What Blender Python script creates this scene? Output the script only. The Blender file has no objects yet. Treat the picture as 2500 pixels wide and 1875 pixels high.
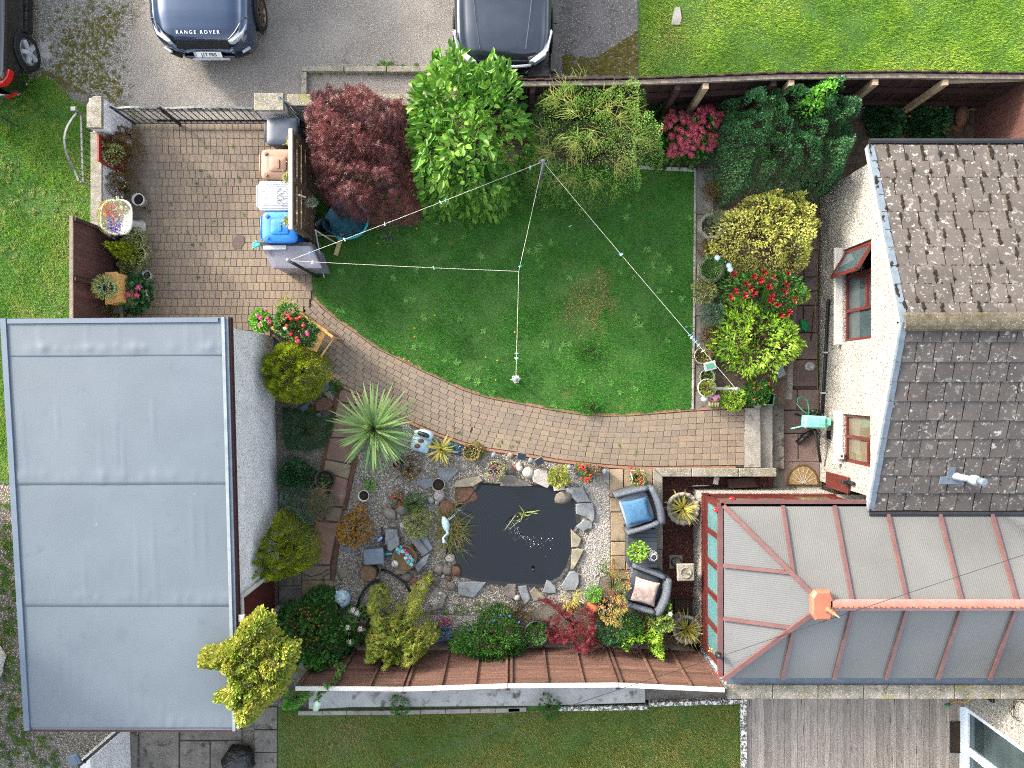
import bpy, bmesh, math, random
import numpy as np
from mathutils import Vector, Matrix
random.seed(7)
RNG = np.random.default_rng(7)
sc = bpy.context.scene
COL = sc.collection
H, F = 14.0, 1733.0          # camera height in metres, focal length in photograph pixels
cam = bpy.data.objects.new('camera', bpy.data.cameras.new('camera'))
COL.objects.link(cam)
cam.data.sensor_fit = 'HORIZONTAL'
cam.data.sensor_width = 36.0
cam.data.lens = 36.0 * F / 2500.0
cam.data.clip_start = 0.1
cam.data.clip_end = 2000.0
cam.location = (0, 0, H)
cam.rotation_euler = (0, 0, 0)
sc.camera = cam
SUN_EL = math.radians(21.0)
SUN_AZ = math.radians(-53.0)           # clockwise from +Y, so the sun stands beyond the upper left
w = bpy.data.worlds.new('World')
sc.world = w
w.use_nodes = True
wn = w.node_tree.nodes
wl = w.node_tree.links
bg = wn['Background']
sky = wn.new('ShaderNodeTexSky')
sky.sky_type = 'NISHITA'
sky.sun_disc = False
sky.sun_elevation = SUN_EL
sky.sun_rotation = SUN_AZ
sky.air_density = 1.0
sky.dust_density = 4.0
sky.ozone_density = 0.6
veil = wn.new('ShaderNodeHueSaturation')      # thin high cloud takes most of the blue out of the sky
veil.inputs['Saturation'].default_value = 0.55
wl.new(sky.outputs[0], veil.inputs['Color'])
wl.new(veil.outputs[0], bg.inputs['Color'])
bg.inputs['Strength'].default_value = 0.15
sun = bpy.data.objects.new('sun', bpy.data.lights.new('sun', 'SUN'))
COL.objects.link(sun)
sun.data.energy = 1.3
sun.data.angle = math.radians(6.0)
sun.data.color = (1.0, 0.94, 0.85)
_d = Vector((math.sin(SUN_AZ) * math.cos(SUN_EL), math.cos(SUN_AZ) * math.cos(SUN_EL), math.sin(SUN_EL)))
sun.rotation_euler = _d.to_track_quat('Z', 'Y').to_euler()
sc.view_settings.view_transform = 'Standard'
sc.view_settings.look = 'None'
sc.view_settings.gamma = 1.0
sc.view_settings.use_curve_mapping = False
sc.view_settings.exposure = 2.5
sc.cycles.max_bounces = 4
sc.cycles.diffuse_bounces = 2
sc.cycles.glossy_bounces = 2
sc.cycles.transmission_bounces = 2
sc.cycles.caustics_reflective = False
sc.cycles.caustics_refractive = False
sc.cycles.transparent_max_bounces = 6
sc.cycles.use_denoising = False
sc.cycles.filter_width = 1.1
COLX = (0, 620, 1240, 1850)
ROWY = (0, 450, 920, 1375)
def px(x, y, z=0.0):
 k = (H - z) / F
 return Vector(((x - 1250.0) * k, (937.5 - y) * k, z))
def q(r, c, x, y, z=0.0):
 return px(COLX[c] + x / 3.3185, ROWY[r] + y / 3.3185, z)
def qs(r, c, pts, z=0.0):
 return [q(r, c, a, b, z) for a, b in pts]
def pxs(pts, z=0.0):
 return [px(a, b, z) for a, b in pts]
def lin(h):
 h = h.lstrip('#')
 o = []
 for i in (0, 2, 4):
  c = int(h[i:i + 2], 16) / 255.0
  o.append(c / 12.92 if c <= 0.04045 else ((c + 0.055) / 1.055) ** 2.4)
 return (o[0], o[1], o[2], 1.0)
def M(name, c, c2=None, s=5.0, rough=0.8, bump=0.0, bs=80.0, var=0.0, lay=(), metal=0.0, spec=0.3,
      ramp=None, transl=0.0, stretch=None, rot=0.0, wave=None, detail=5.0, coat=0.0, dist=0.02, trans=0.0, objrand=True, lo=0.35, hi=0.65, stripe=None):
 m = bpy.data.materials.new(name)
 m.use_nodes = True
 nt = m.node_tree
 N, L = nt.nodes, nt.links
 bsdf = N['Principled BSDF']
 bsdf.inputs['Roughness'].default_value = rough
 bsdf.inputs['Metallic'].default_value = metal
 bsdf.inputs['Specular IOR Level'].default_value = spec
 bsdf.inputs['Coat Weight'].default_value = coat
 bsdf.inputs['Transmission Weight'].default_value = trans
 geo = N.new('ShaderNodeNewGeometry')
 mp = N.new('ShaderNodeMapping')
 L.new(geo.outputs['Position'], mp.inputs['Vector'])
 mp.inputs['Rotation'].default_value = (0, 0, rot)
 if stretch:
  mp.inputs['Scale'].default_value = stretch
 vec = mp.outputs['Vector']
 def noise(scale, det=detail, v=vec):
  n = N.new('ShaderNodeTexNoise')
  n.inputs['Scale'].default_value = scale
  n.inputs['Detail'].default_value = det
  n.inputs['Roughness'].default_value = 0.6
  L.new(v, n.inputs['Vector'])
  return n.outputs['Fac']
 def mixc(f, a, b, blend='MIX'):
  x = N.new('ShaderNodeMix')
  x.data_type = 'RGBA'
  x.blend_type = blend
  if hasattr(f, 'is_linked'):
   L.new(f, x.inputs[0])
  else:
   x.inputs[0].default_value = f
  for sock, val in ((x.inputs[6], a), (x.inputs[7], b)):
   if hasattr(val, 'is_linked'):
    L.new(val, sock)
   else:
    sock.default_value = val
  return x.outputs[2]
 def rng(f, a, b):
  r = N.new('ShaderNodeMapRange')
  r.inputs[1].default_value = a
  r.inputs[2].default_value = b
  L.new(f, r.inputs[0])
  return r.outputs[0]
 if ramp:
  at = N.new('ShaderNodeAttribute')
  at.attribute_name = 'v'
  f = at.outputs['Fac']
  if objrand:
   oi = N.new('ShaderNodeObjectInfo')
   ad = N.new('ShaderNodeMath'); ad.operation = 'ADD'
   L.new(f, ad.inputs[0]); L.new(oi.outputs['Random'], ad.inputs[1])
   fr = N.new('ShaderNodeMath'); fr.operation = 'FRACT'
   L.new(ad.outputs[0], fr.inputs[0])
   f = fr.outputs[0]
  cr = N.new('ShaderNodeValToRGB')
  els = cr.color_ramp.elements
  while len(els) < len(ramp):
   els.new(0.5)
  for i, h in enumerate(ramp):
   els[i].position = i / (len(ramp) - 1)
   els[i].color = lin(h)
  L.new(f, cr.inputs[0])
  col = cr.outputs[0]
  if c:
   col = mixc(rng(noise(s), 0.3, 0.75), col, lin(c))
 elif c2:
  col = mixc(rng(noise(s), lo, hi), lin(c), lin(c2))
 else:
  col = lin(c)
 for ly in lay:
  hx, scl, a, b = ly[:4]
  det = ly[4] if len(ly) > 4 else 3.0
  f = rng(noise(scl, det), a, b)
  col = mixc(f, col, lin(hx))
 if stripe:
  sv = N.new('ShaderNodeTexWave')
  sv.bands_direction = stripe[0]
  sv.inputs['Scale'].default_value = stripe[1]
  L.new(vec, sv.inputs['Vector'])
  col = mixc(rng(sv.outputs['Fac'], .5, 1.9), col, lin(stripe[2]))
 if var and not ramp:
  oi = N.new('ShaderNodeObjectInfo')
  hs = N.new('ShaderNodeHueSaturation')
  r = N.new('ShaderNodeMapRange')
  r.inputs[3].default_value = 1 - var
  r.inputs[4].default_value = 1 + var
  L.new(oi.outputs['Random'], r.inputs[0])
  L.new(r.outputs[0], hs.inputs['Value'])
  if hasattr(col, 'is_linked'):
   L.new(col, hs.inputs['Color'])
  else:
   hs.inputs['Color'].default_value = col
  col = hs.outputs[0]
 if hasattr(col, 'is_linked'):
  L.new(col, bsdf.inputs['Base Color'])
 else:
  bsdf.inputs['Base Color'].default_value = col
 hgt = None
 if bump:
  hgt = noise(bs, 3.0)
 if wave:
  wv = N.new('ShaderNodeTexWave')
  wv.bands_direction = wave[0]
  wv.inputs['Scale'].default_value = wave[1]
  wv.inputs['Distortion'].default_value = wave[3] if len(wave) > 3 else 0.0
  wv.inputs['Detail Scale'].default_value = wave[4] if len(wave) > 4 else 1.0
  L.new(vec, wv.inputs['Vector'])
  bump = wave[2]
  hgt = wv.outputs['Fac']
 if hgt is not None:
  bp = N.new('ShaderNodeBump')
  bp.inputs['Strength'].default_value = bump
  bp.inputs['Distance'].default_value = dist
  L.new(hgt, bp.inputs['Height'])
  L.new(bp.outputs[0], bsdf.inputs['Normal'])
 if transl:
  tr = N.new('ShaderNodeBsdfTranslucent')
  mx = N.new('ShaderNodeMixShader')
  mx.inputs[0].default_value = transl
  if hasattr(col, 'is_linked'):
   L.new(col, tr.inputs['Color'])
  else:
   tr.inputs['Color'].default_value = col
  L.new(bsdf.outputs[0], mx.inputs[1])
  L.new(tr.outputs[0], mx.inputs[2])
  L.new(mx.outputs[0], N['Material Output'].inputs['Surface'])
 return m
def tag(o, label=None, cat=None, group=None, kind=None):
 if label: o['label'] = label
 if cat: o['category'] = cat
 if group: o['group'] = group
 if kind: o['kind'] = kind
 return o
def worg(o):
 p = Vector((0, 0, 0))
 while o is not None:
  p = p + Vector(o.location)
  o = o.parent
 return p
def thing(name, label, cat, loc, group=None):
 o = bpy.data.objects.new(name, None)
 o.empty_display_size = 0.1
 COL.objects.link(o)
 o.location = loc
 return tag(o, label, cat, group)
def link(name, me, parent=None, loc=(0, 0, 0), rz=0.0, scale=None):
 o = bpy.data.objects.new(name, me)
 COL.objects.link(o)
 if parent is not None:
  o.parent = parent
  loc = Vector(loc) - worg(parent)
 o.location = loc
 o.rotation_euler = (0, 0, rz)
 if scale is not None:
  o.scale = scale
 return o
class MB:
 """collects simple solids in world coordinates and links them as one mesh"""
 def __init__(s):
  s.v = []; s.f = []
 def add(s, vs, fs):
  o = len(s.v)
  s.v += [tuple(v) for v in vs]
  s.f += [tuple(i + o for i in f) for f in fs]
  return s
 def prism(s, poly, z0, z1, bev=0.0):
  n = len(poly)
  P = [Vector((p[0], p[1], 0)) for p in poly]
  area = sum(P[i].x * P[(i + 1) % n].y - P[(i + 1) % n].x * P[i].y for i in range(n))
  if area < 0: P.reverse()
  vs = [(p.x, p.y, z0) for p in P]
  fs = [tuple(range(n - 1, -1, -1))]
  if bev:
   c = sum(P, Vector()) / n
   Q = [p + (c - p).normalized() * bev * 1.3 for p in P]
   vs += [(p.x, p.y, z1 - bev) for p in P] + [(p.x, p.y, z1) for p in Q]
   rings = 2
  else:
   vs += [(p.x, p.y, z1) for p in P]
   rings = 1
  for r in range(rings):
   a, b = r * n, (r + 1) * n
   for i in range(n):
    j = (i + 1) % n
    fs.append((a + i, a + j, b + j, b + i))
  fs.append(tuple(rings * n + i for i in range(n)))
  return s.add(vs, fs)
 def box(s, c, d, rz=0.0, rx=0.0, ry=0.0, bev=0.0):
  hx, hy, hz = d[0] / 2, d[1] / 2, d[2] / 2
  m = Matrix.Rotation(rz, 3, 'Z') @ Matrix.Rotation(ry, 3, 'Y') @ Matrix.Rotation(rx, 3, 'X')
  c = Vector(c)
  if not bev:
   vs = [c + m @ Vector((x * hx, y * hy, z * hz)) for z in (-1, 1) for x, y in ((-1, -1), (1, -1), (1, 1), (-1, 1))]
   fs = [(3, 2, 1, 0), (4, 5, 6, 7), (0, 1, 5, 4), (1, 2, 6, 5), (2, 3, 7, 6), (3, 0, 4, 7)]
   return s.add(vs, fs)
  b = bev
  rings = ((-hz, b), (-hz + b, 0), (hz - b, 0), (hz, b))
  vs = []
  for z, i in rings:
   X, Y = hx - i, hy - i
   k = b * 0.6 if i == 0 else b * 0.4
   for x, y in ((-X + k, -Y), (X - k, -Y), (X, -Y + k), (X, Y - k), (X - k, Y), (-X + k, Y), (-X, Y - k), (-X, -Y + k)):
    vs.append(c + m @ Vector((x, y, z)))
  fs = [tuple(range(7, -1, -1)), tuple(range(24, 32))]
  for r in range(3):
   for i in range(8):
    j = (i + 1) % 8
    fs.append((r * 8 + i, r * 8 + j, r * 8 + 8 + j, r * 8 + 8 + i))
  return s.add(vs, fs)
 def bar(s, p0, p1, wd, ht):
  """rectangular bar from p0 to p1, wd across (horizontal), ht upright"""
  p0, p1 = Vector(p0), Vector(p1)
  t = (p1 - p0).normalized()
  up = Vector((0, 0, 1)) if abs(t.z) < 0.95 else Vector((0, 1, 0))
  sd = t.cross(up).normalized()
  u = sd.cross(t)
  vs = [p + sd * (a * wd / 2) + u * (b * ht / 2) for p in (p0, p1) for a, b in ((-1, -1), (1, -1), (1, 1), (-1, 1))]
  return s.add(vs, [(0, 1, 2, 3), (7, 6, 5, 4), (0, 4, 5, 1), (1, 5, 6, 2), (2, 6, 7, 3), (3, 7, 4, 0)])
 def tube(s, pts, r, n=6, cap=True):
  pts = [Vector(p) for p in pts]
  rs = r if isinstance(r, (list, tuple)) else [r] * len(pts)
  vs, fs = [], []
  pu = None
  for i, p in enumerate(pts):
   t = (pts[min(i + 1, len(pts) - 1)] - pts[max(i - 1, 0)])
   t = t.normalized() if t.length > 1e-9 else Vector((0, 0, 1))
   if pu is None:
    pu = Vector((0, 0, 1)) if abs(t.z) < 0.9 else Vector((1, 0, 0))
   sd = t.cross(pu)
   if sd.length < 1e-6: sd = t.cross(Vector((0, 1, 0.1)))
   sd.normalize()
   pu = sd.cross(t).normalized()
   for k in range(n):
    a = 2 * math.pi * k / n
    vs.append(p + (sd * math.cos(a) + pu * math.sin(a)) * rs[i])
  for i in range(len(pts) - 1):
   for k in range(n):
    j = (k + 1) % n
    fs.append((i * n + k, i * n + j, i * n + n + j, i * n + n + k))
  if cap:
   fs.append(tuple(range(n - 1, -1, -1)))
   fs.append(tuple((len(pts) - 1) * n + k for k in range(n)))
  return s.add(vs, fs)
 def cyl(s, p0, p1, r0, r1=None, n=10):
  return s.tube([p0, p1], [r0, r0 if r1 is None else r1], n)
 def lathe(s, c, prof, n=20, sx=1.0, sy=1.0, sq=0.0, rz=0.0, rot=None, cap=True):
  """revolve (radius, z) pairs; sq > 0 squares the circle"""
  c = Vector(c)
  vs, fs = [], []
  for r, z in prof:
   for k in range(n):
    a = 2 * math.pi * (k + 0.5) / n
    x, y = math.cos(a), math.sin(a)
    if sq:
     e = 2.0 / (2.0 + sq)
     x = math.copysign(abs(x) ** e, x); y = math.copysign(abs(y) ** e, y)
    x *= r * sx; y *= r * sy
    p = Vector((x * math.cos(rz) - y * math.sin(rz), x * math.sin(rz) + y * math.cos(rz), z))
    if rot is not None: p = rot @ p
    vs.append(c + p)
  m = len(prof)
  for i in range(m - 1):
   for k in range(n):
    j = (k + 1) % n
    fs.append((i * n + k, i * n + j, i * n + n + j, i * n + n + k))
  if cap:
   fs.append(tuple(range(n - 1, -1, -1)))
   fs.append(tuple((m - 1) * n + k for k in range(n)))
  return s.add(vs, fs)
 def ball(s, c, r, sc3=(1, 1, 1), n=8, jit=0.0, rz=0.0, rnd=random):
  c = Vector(c)
  m = max(3, n // 2 + 1)
  vs = [c + Vector((0, 0, -r * sc3[2]))]
  for i in range(1, m):
   ph = -math.pi / 2 + math.pi * i / m
   for k in range(n):
    a = 2 * math.pi * (k + 0.5 * (i % 2)) / n
    j = 1 + rnd.uniform(-jit, jit)
    x = math.cos(ph) * math.cos(a) * sc3[0] * r * j
    y = math.cos(ph) * math.sin(a) * sc3[1] * r * j
    vs.append(c + Vector((x * math.cos(rz) - y * math.sin(rz), x * math.sin(rz) + y * math.cos(rz), math.sin(ph) * r * sc3[2] * j)))
  vs.append(c + Vector((0, 0, r * sc3[2])))
  fs = []
  for k in range(n):
   fs.append((0, 1 + (k + 1) % n, 1 + k))
   fs.append((len(vs) - 1, 1 + (m - 2) * n + k, 1 + (m - 2) * n + (k + 1) % n))
  for i in range(m - 2):
   for k in range(n):
    j = (k + 1) % n
    fs.append((1 + i * n + k, 1 + i * n + j, 1 + i * n + n + j, 1 + i * n + n + k))
  return s.add(vs, fs)
 def mesh(s, name, mat, org=(0, 0, 0), smooth=False):
  me = bpy.data.meshes.new(name)
  o = Vector(org)
  me.from_pydata([tuple(Vector(v) - o) for v in s.v], [], s.f)
  me.materials.append(mat)
  if smooth:
   me.polygons.foreach_set('use_smooth', [True] * len(me.polygons))
  return me
 def build(s, name, mat, parent=None, smooth=False, **kw):
  if parent is not None:
   org = worg(parent)
  else:
   A = np.array(s.v)
   org = Vector((float(A[:, 0].mean()), float(A[:, 1].mean()), float(A[:, 2].min())))
  o = bpy.data.objects.new(name, s.mesh(name, mat, org, smooth))
  COL.objects.link(o)
  if parent is not None:
   o.parent = parent
  else:
   o.location = org
  return tag(o, **kw)
def soft(o, lv=2):
 m = o.modifiers.new('sub', 'SUBSURF')
 m.levels = lv
 m.render_levels = lv
 return o
def bevel(o, wd=0.01, seg=2):
 m = o.modifiers.new('bev', 'BEVEL')
 m.width = wd
 m.segments = seg
 m.limit_method = 'ANGLE'
 return o
def npmesh(name, V, Q, mat, parent=None, v=None, smooth=False, org=None):
 """mesh from numpy arrays: V (n,3), Q (m,k) faces; v = one value per face for the colour ramp"""
 me = bpy.data.meshes.new(name)
 if org is None:
  org = worg(parent) if parent is not None else Vector((float(V[:, 0].mean()), float(V[:, 1].mean()), float(V[:, 2].min())))
 V = V - np.array(org)
 k = Q.shape[1]
 me.vertices.add(len(V))
 me.vertices.foreach_set('co', V.astype(np.float32).ravel())
 me.loops.add(Q.size)
 me.loops.foreach_set('vertex_index', Q.astype(np.int32).ravel())
 me.polygons.add(len(Q))
 me.polygons.foreach_set('loop_start', np.arange(0, Q.size, k, dtype=np.int32))
 me.polygons.foreach_set('loop_total', np.full(len(Q), k, dtype=np.int32))
 me.polygons.foreach_set('use_smooth', np.full(len(Q), bool(smooth)))
 me.update(calc_edges=True)
 if v is not None:
  a = me.attributes.new('v', 'FLOAT', 'FACE')
  a.data.foreach_set('value', np.asarray(v, dtype=np.float32))
 me.materials.append(mat)
 o = bpy.data.objects.new(name, me)
 COL.objects.link(o)
 if parent is not None:
  o.parent = parent
  o.location = Vector(org) - worg(parent)
 else:
  o.location = org
 return o
def poly_np(poly):
 return np.array([(p[0], p[1]) for p in poly], dtype=float)
def inside(pts, P):
 x, y = pts[:, 0], pts[:, 1]
 r = np.zeros(len(pts), bool)
 n = len(P)
 for i in range(n):
  x0, y0 = P[i]; x1, y1 = P[(i + 1) % n]
  c = ((y0 > y) != (y1 > y))
  with np.errstate(divide='ignore', invalid='ignore'):
   xi = (x1 - x0) * (y - y0) / (y1 - y0) + x0
  r ^= c & (x < xi)
 return r
def edge_dist(pts, P):
 d = np.full(len(pts), 1e9)
 n = len(P)
 for i in range(n):
  a = P[i]; b = P[(i + 1) % n]
  ab = b - a
  L2 = max(1e-12, float(ab @ ab))
  t = np.clip(((pts - a) @ ab) / L2, 0, 1)
  d = np.minimum(d, np.linalg.norm(pts - (a + t[:, None] * ab), axis=1))
 return d
def scatter(poly, n, holes=()):
 P = poly_np(poly) if not isinstance(poly, np.ndarray) else poly
 lo, hi = P.min(0), P.max(0)
 out = []
 got = 0
 area = (hi - lo).prod()
 while got < n:
  c = lo + RNG.random((int(n * 1.6) + 16, 2)) * (hi - lo)
  c = c[inside(c, P)]
  for h in holes:
   c = c[~inside(c, poly_np(h))]
  out.append(c); got += len(c)
  if len(c) == 0: break
 return np.concatenate(out)[:n]
def unit(a):
 return a / np.maximum(1e-9, np.linalg.norm(a, axis=1, keepdims=True))
def fnoise(p, scale, seed=0, oct=3):
 """cheap smooth pseudo-noise in 0..1 from sums of sines (2-D points)"""
 r = np.random.default_rng(seed)
 s = np.zeros(len(p)); amp = 1.0; tot = 0
 for o in range(oct):
  for k in range(4):
   a = r.random() * 6.283; f = scale * (1.9 ** o) * (0.7 + 0.6 * r.random())
   s += amp * np.sin((p[:, 0] * math.cos(a) + p[:, 1] * math.sin(a)) * f + r.random() * 6.283)
  tot += amp * 1.6; amp *= 0.55
 return np.clip(0.5 + 0.5 * s / tot, 0, 1)
LEAF = np.array([(0, 0, 0), (.28, -.42, .10), (.68, -.40, .08), (1, 0, -.06), (.68, .40, .08), (.28, .42, .10)])
LEAF_Q = np.array([(0, 1, 2, 3), (0, 3, 4, 5)])
DIA = np.array([(0, 0, 0), (.5, -.5, .08), (1, 0, 0), (.5, .5, .08)])
DIA_Q = np.array([(0, 1, 2, 3)])
def leaf_arrays(P, A, L, W, tmpl=DIA, tq=DIA_Q, up=None):
 n = len(P)
 A = unit(A)
 if up is None:
  up = np.tile((0, 0, 1.0), (n, 1)) + RNG.normal(0, .45, (n, 3))
 S = unit(np.cross(A, up))
 Nn = np.cross(S, A)
 L = np.broadcast_to(L, (n,)); W = np.broadcast_to(W, (n,))
 T = tmpl
 V = (P[:, None, :] + A[:, None, :] * (T[None, :, 0:1] * L[:, None, None])
         + S[:, None, :] * (T[None, :, 1:2] * W[:, None, None]) + Nn[:, None, :] * (T[None, :, 2:3] * L[:, None, None]))
 Q = (np.arange(n)[:, None, None] * len(T) + tq[None]).reshape(-1, tq.shape[1])
 return V.reshape(-1, 3), Q
def leaves(name, P, A, L, W, mat, parent, v, kind='dia', up=None):
 if kind == 'leaf':
  V, Q = leaf_arrays(P, A, L, W, LEAF, LEAF_Q, up)
  v = np.repeat(v, 2)
 elif kind == 'star':
  n = len(P)
  A = unit(A)
  u = np.tile((0, 0, 1.0), (n, 1)) + RNG.normal(0, .4, (n, 3))
  S = unit(np.cross(A, u))
  aa, PP, vv, ll = [], [], [], []
  for ang, f in ((-75, .7), (-38, .9), (0, 1), (38, .9), (75, .7)):
   t = math.radians(ang)
   aa.append(A * math.cos(t) + S * math.sin(t)); PP.append(P); vv.append(v); ll.append(np.broadcast_to(L, (n,)) * f)
  uu = np.tile(np.cross(S, A), (5, 1))
  V, Q = leaf_arrays(np.concatenate(PP), np.concatenate(aa), np.concatenate(ll), np.concatenate([np.broadcast_to(W, (n,))] * 5), up=uu)
  v = np.concatenate(vv)
 else:
  V, Q = leaf_arrays(P, A, L, W, up=up)
 return npmesh(name, V, Q, mat, parent, v)
def blades(name, P, A, L, W, mat, parent, v, droop=0.4, seg=4, kind=None):
 """long strap leaves: curved strips from P along A drooping at the tip"""
 n = len(P)
 A = unit(A)
 S = unit(np.cross(A, np.tile((0, 0, 1.0), (n, 1)) + RNG.normal(0, .05, (n, 3))))
 L = np.broadcast_to(L, (n,)); W = np.broadcast_to(W, (n,)); D = np.broadcast_to(droop, (n,))
 V = np.zeros((n, (seg + 1) * 2, 3))
 for i in range(seg + 1):
  t = i / seg
  c = P + A * (L * t)[:, None]
  c[:, 2] -= D * L * t * t
  hw = W * (0.55 + 0.45 * min(1, t * 4)) * (1 - t ** 2.2) * 0.5 + 0.0008
  V[:, 2 * i] = c - S * hw[:, None]
  V[:, 2 * i + 1] = c + S * hw[:, None]
  V[:, 2 * i, 2] += hw * .5; V[:, 2 * i + 1, 2] += hw * .5
 tq = np.array([(2 * i, 2 * i + 1, 2 * i + 3, 2 * i + 2) for i in range(seg)])
 Q = (np.arange(n)[:, None, None] * ((seg + 1) * 2) + tq[None]).reshape(-1, 4)
 return npmesh(name, V.reshape(-1, 3), Q, mat, parent, np.repeat(v, seg))
def dome(poly, h, zb, n, clumps, depth=0.12, seed=1, flat=0.75, bump=0.35, rc=0.16):
 """points spread through a bushy dome over an outline; gives positions, outward axes, clump ids and clump centres"""
 r = np.random.default_rng(seed)
 P = poly_np(poly)
 pts = scatter(P, n)
 d = edge_dist(pts, P)
 R = max(0.05, np.percentile(d, 98))
 t = np.clip(d / (R * flat), 0, 1)
 prof = np.sqrt(np.maximum(0, 1 - (1 - t) ** 2))
 cc = scatter(P, clumps)
 size = math.sqrt(max(1e-6, abs(np.ptp(P[:, 0]) * np.ptp(P[:, 1]))))
 D2 = ((pts[:, None, :] - cc[None]) ** 2).sum(2)
 ci = D2.argmin(1)
 rr = (size * rc) * (0.6 + 0.8 * r.random(clumps))
 b = np.exp(-D2[np.arange(n), ci] / (rr[ci] ** 2))
 hk = 0.82 + 0.36 * r.random(clumps)
 top = zb + (h - zb) * prof * ((1 - bump) + bump * b) * hk[ci]
 z = top - np.abs(r.normal(0, depth, n)) * (0.3 + 0.7 * prof) * (h - zb)
 low = r.random(n) < 0.12
 z[low] = zb + (top[low] - zb) * r.random(low.sum())
 z = np.maximum(z, zb + 0.01)
 ctr = P.mean(0)
 out = np.zeros((n, 3))
 out[:, :2] = (pts - cc[ci]) / size * 3.0 + (pts - ctr) / size * (1.4 - t)[:, None]
 out[:, 2] = 0.15 + 0.35 * t
 out = unit(out) + r.normal(0, .38, (n, 3))
 return np.column_stack([pts, z]), out, ci, cc
def shrub(name, label, cat, poly, h, n, L, W, mat, zb=0.0, clumps=24, kind='dia', seed=1, depth=0.10, trunk=None,
          group=None, droop=0.0, bump=0.35, rc=0.16, vspread=0.35, flat=0.75, vmid=0.5, root=None, upb=0.0):
 """a bush: trunk with limbs, crown of leaf faces"""
 P, A, ci, cc = dome(poly, h, zb, n, clumps, depth, seed, flat, bump, rc)
 r = np.random.default_rng(seed + 99)
 base = P[:, :2].mean(0) if root is None else np.array((root[0], root[1]))
 t = thing(name, label, cat, (float(base[0]), float(base[1]), zb), group)
 mb = MB()
 b = Vector((float(base[0]), float(base[1]), zb))
 for k in range(min(clumps, 14)):
  e = Vector((float(cc[k, 0]), float(cc[k, 1]), zb + (h - zb) * 0.62))
  m = b.lerp(e, 0.45) + Vector((0, 0, (h - zb) * 0.12))
  mb.tube([b, m, e], [0.012 + 0.012 * h, 0.008 + .006 * h, 0.004], 5)
 mb.build('trunk', trunk or MAT['bark'], t)
 A = A + np.array((0, 0, upb - droop))
 v = np.clip(vmid + (r.random(clumps)[ci] - .5) * vspread + (r.random(n) - .5) * vspread * 1.3, 0.01, 0.99)
 leaves('crown', P, A, L * (0.7 + 0.6 * r.random(n)), W * (0.75 + 0.5 * r.random(n)), mat, t, v, kind)
 return t
def heads(name, P, r, mat, parent, n=40, pl=0.02, seed=3, vs=0.5, flat=0.6):
 """flower heads: little domes of petals at P"""
 g = np.random.default_rng(seed)
 P = np.asarray(P, float)
 k = len(P)
 d = unit(g.normal(0, 1, (k * n, 3)) + np.array((0, 0, .9)))
 rr = np.broadcast_to(r, (k,))
 C = np.repeat(P, n, 0) + d * np.repeat(rr, n)[:, None] * np.array((1, 1, flat)) * (0.75 + .3 * g.random((k * n, 1)))
 ax = unit(np.cross(d, g.normal(0, 1, (k * n, 3))))
 v = np.clip(np.repeat(g.random(k), n) * vs + (g.random(k * n)) * (1 - vs), .01, .99)
 return leaves(name, C - ax * pl / 2, ax, pl * (0.7 + .6 * g.random(k * n)), pl * .8, mat, parent, v, up=d)
def grass(name, poly, n, L, W, mat, label, z=0.0, seed=1, holes=(), vfun=None, lean=0.55, wind=(0.3, -0.2)):
 r = np.random.default_rng(seed)
 p = scatter(poly, n, holes)
 n = len(p)
 a = r.random(n) * 6.283
 l = L * (0.5 + 0.9 * r.random(n)) * (0.6 + 0.9 * fnoise(p, 5.0, seed + 5))
 w2 = W * (0.7 + 0.6 * r.random(n))
 ld = np.column_stack([np.cos(a), np.sin(a)]) * (lean * r.random(n))[:, None] + np.array(wind) * r.random((n, 1))
 sd = np.column_stack([-np.sin(a), np.cos(a)])
 V = np.zeros((n, 3, 3))
 V[:, 0, :2] = p - sd * w2[:, None]; V[:, 1, :2] = p + sd * w2[:, None]
 V[:, 2, :2] = p + ld * l[:, None] * 1.4
 V[:, :2, 2] = z
 V[:, 2, 2] = z + l * np.clip(1 - .5 * np.linalg.norm(ld, axis=1), .25, 1)
 Q = np.arange(n * 3).reshape(-1, 3)
 v = 0.5 * fnoise(p, 2.2, seed) + 0.2 * fnoise(p, 9.0, seed + 1) + 0.3 * r.random(n)
 if vfun is not None:
  v = vfun(p, v)
 o = npmesh(name, V.reshape(-1, 3), Q, mat, None, np.clip(v, .01, .99))
 return tag(o, label, 'grass', kind='stuff')
PEB = np.array([(1, 0, 0), (.31, .95, 0), (-.81, .59, 0), (-.81, -.59, 0), (.31, -.95, 0), (0, 0, .62)])
PEB_F = np.array([(0, 1, 5), (1, 2, 5), (2, 3, 5), (3, 4, 5), (4, 0, 5)])
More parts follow.
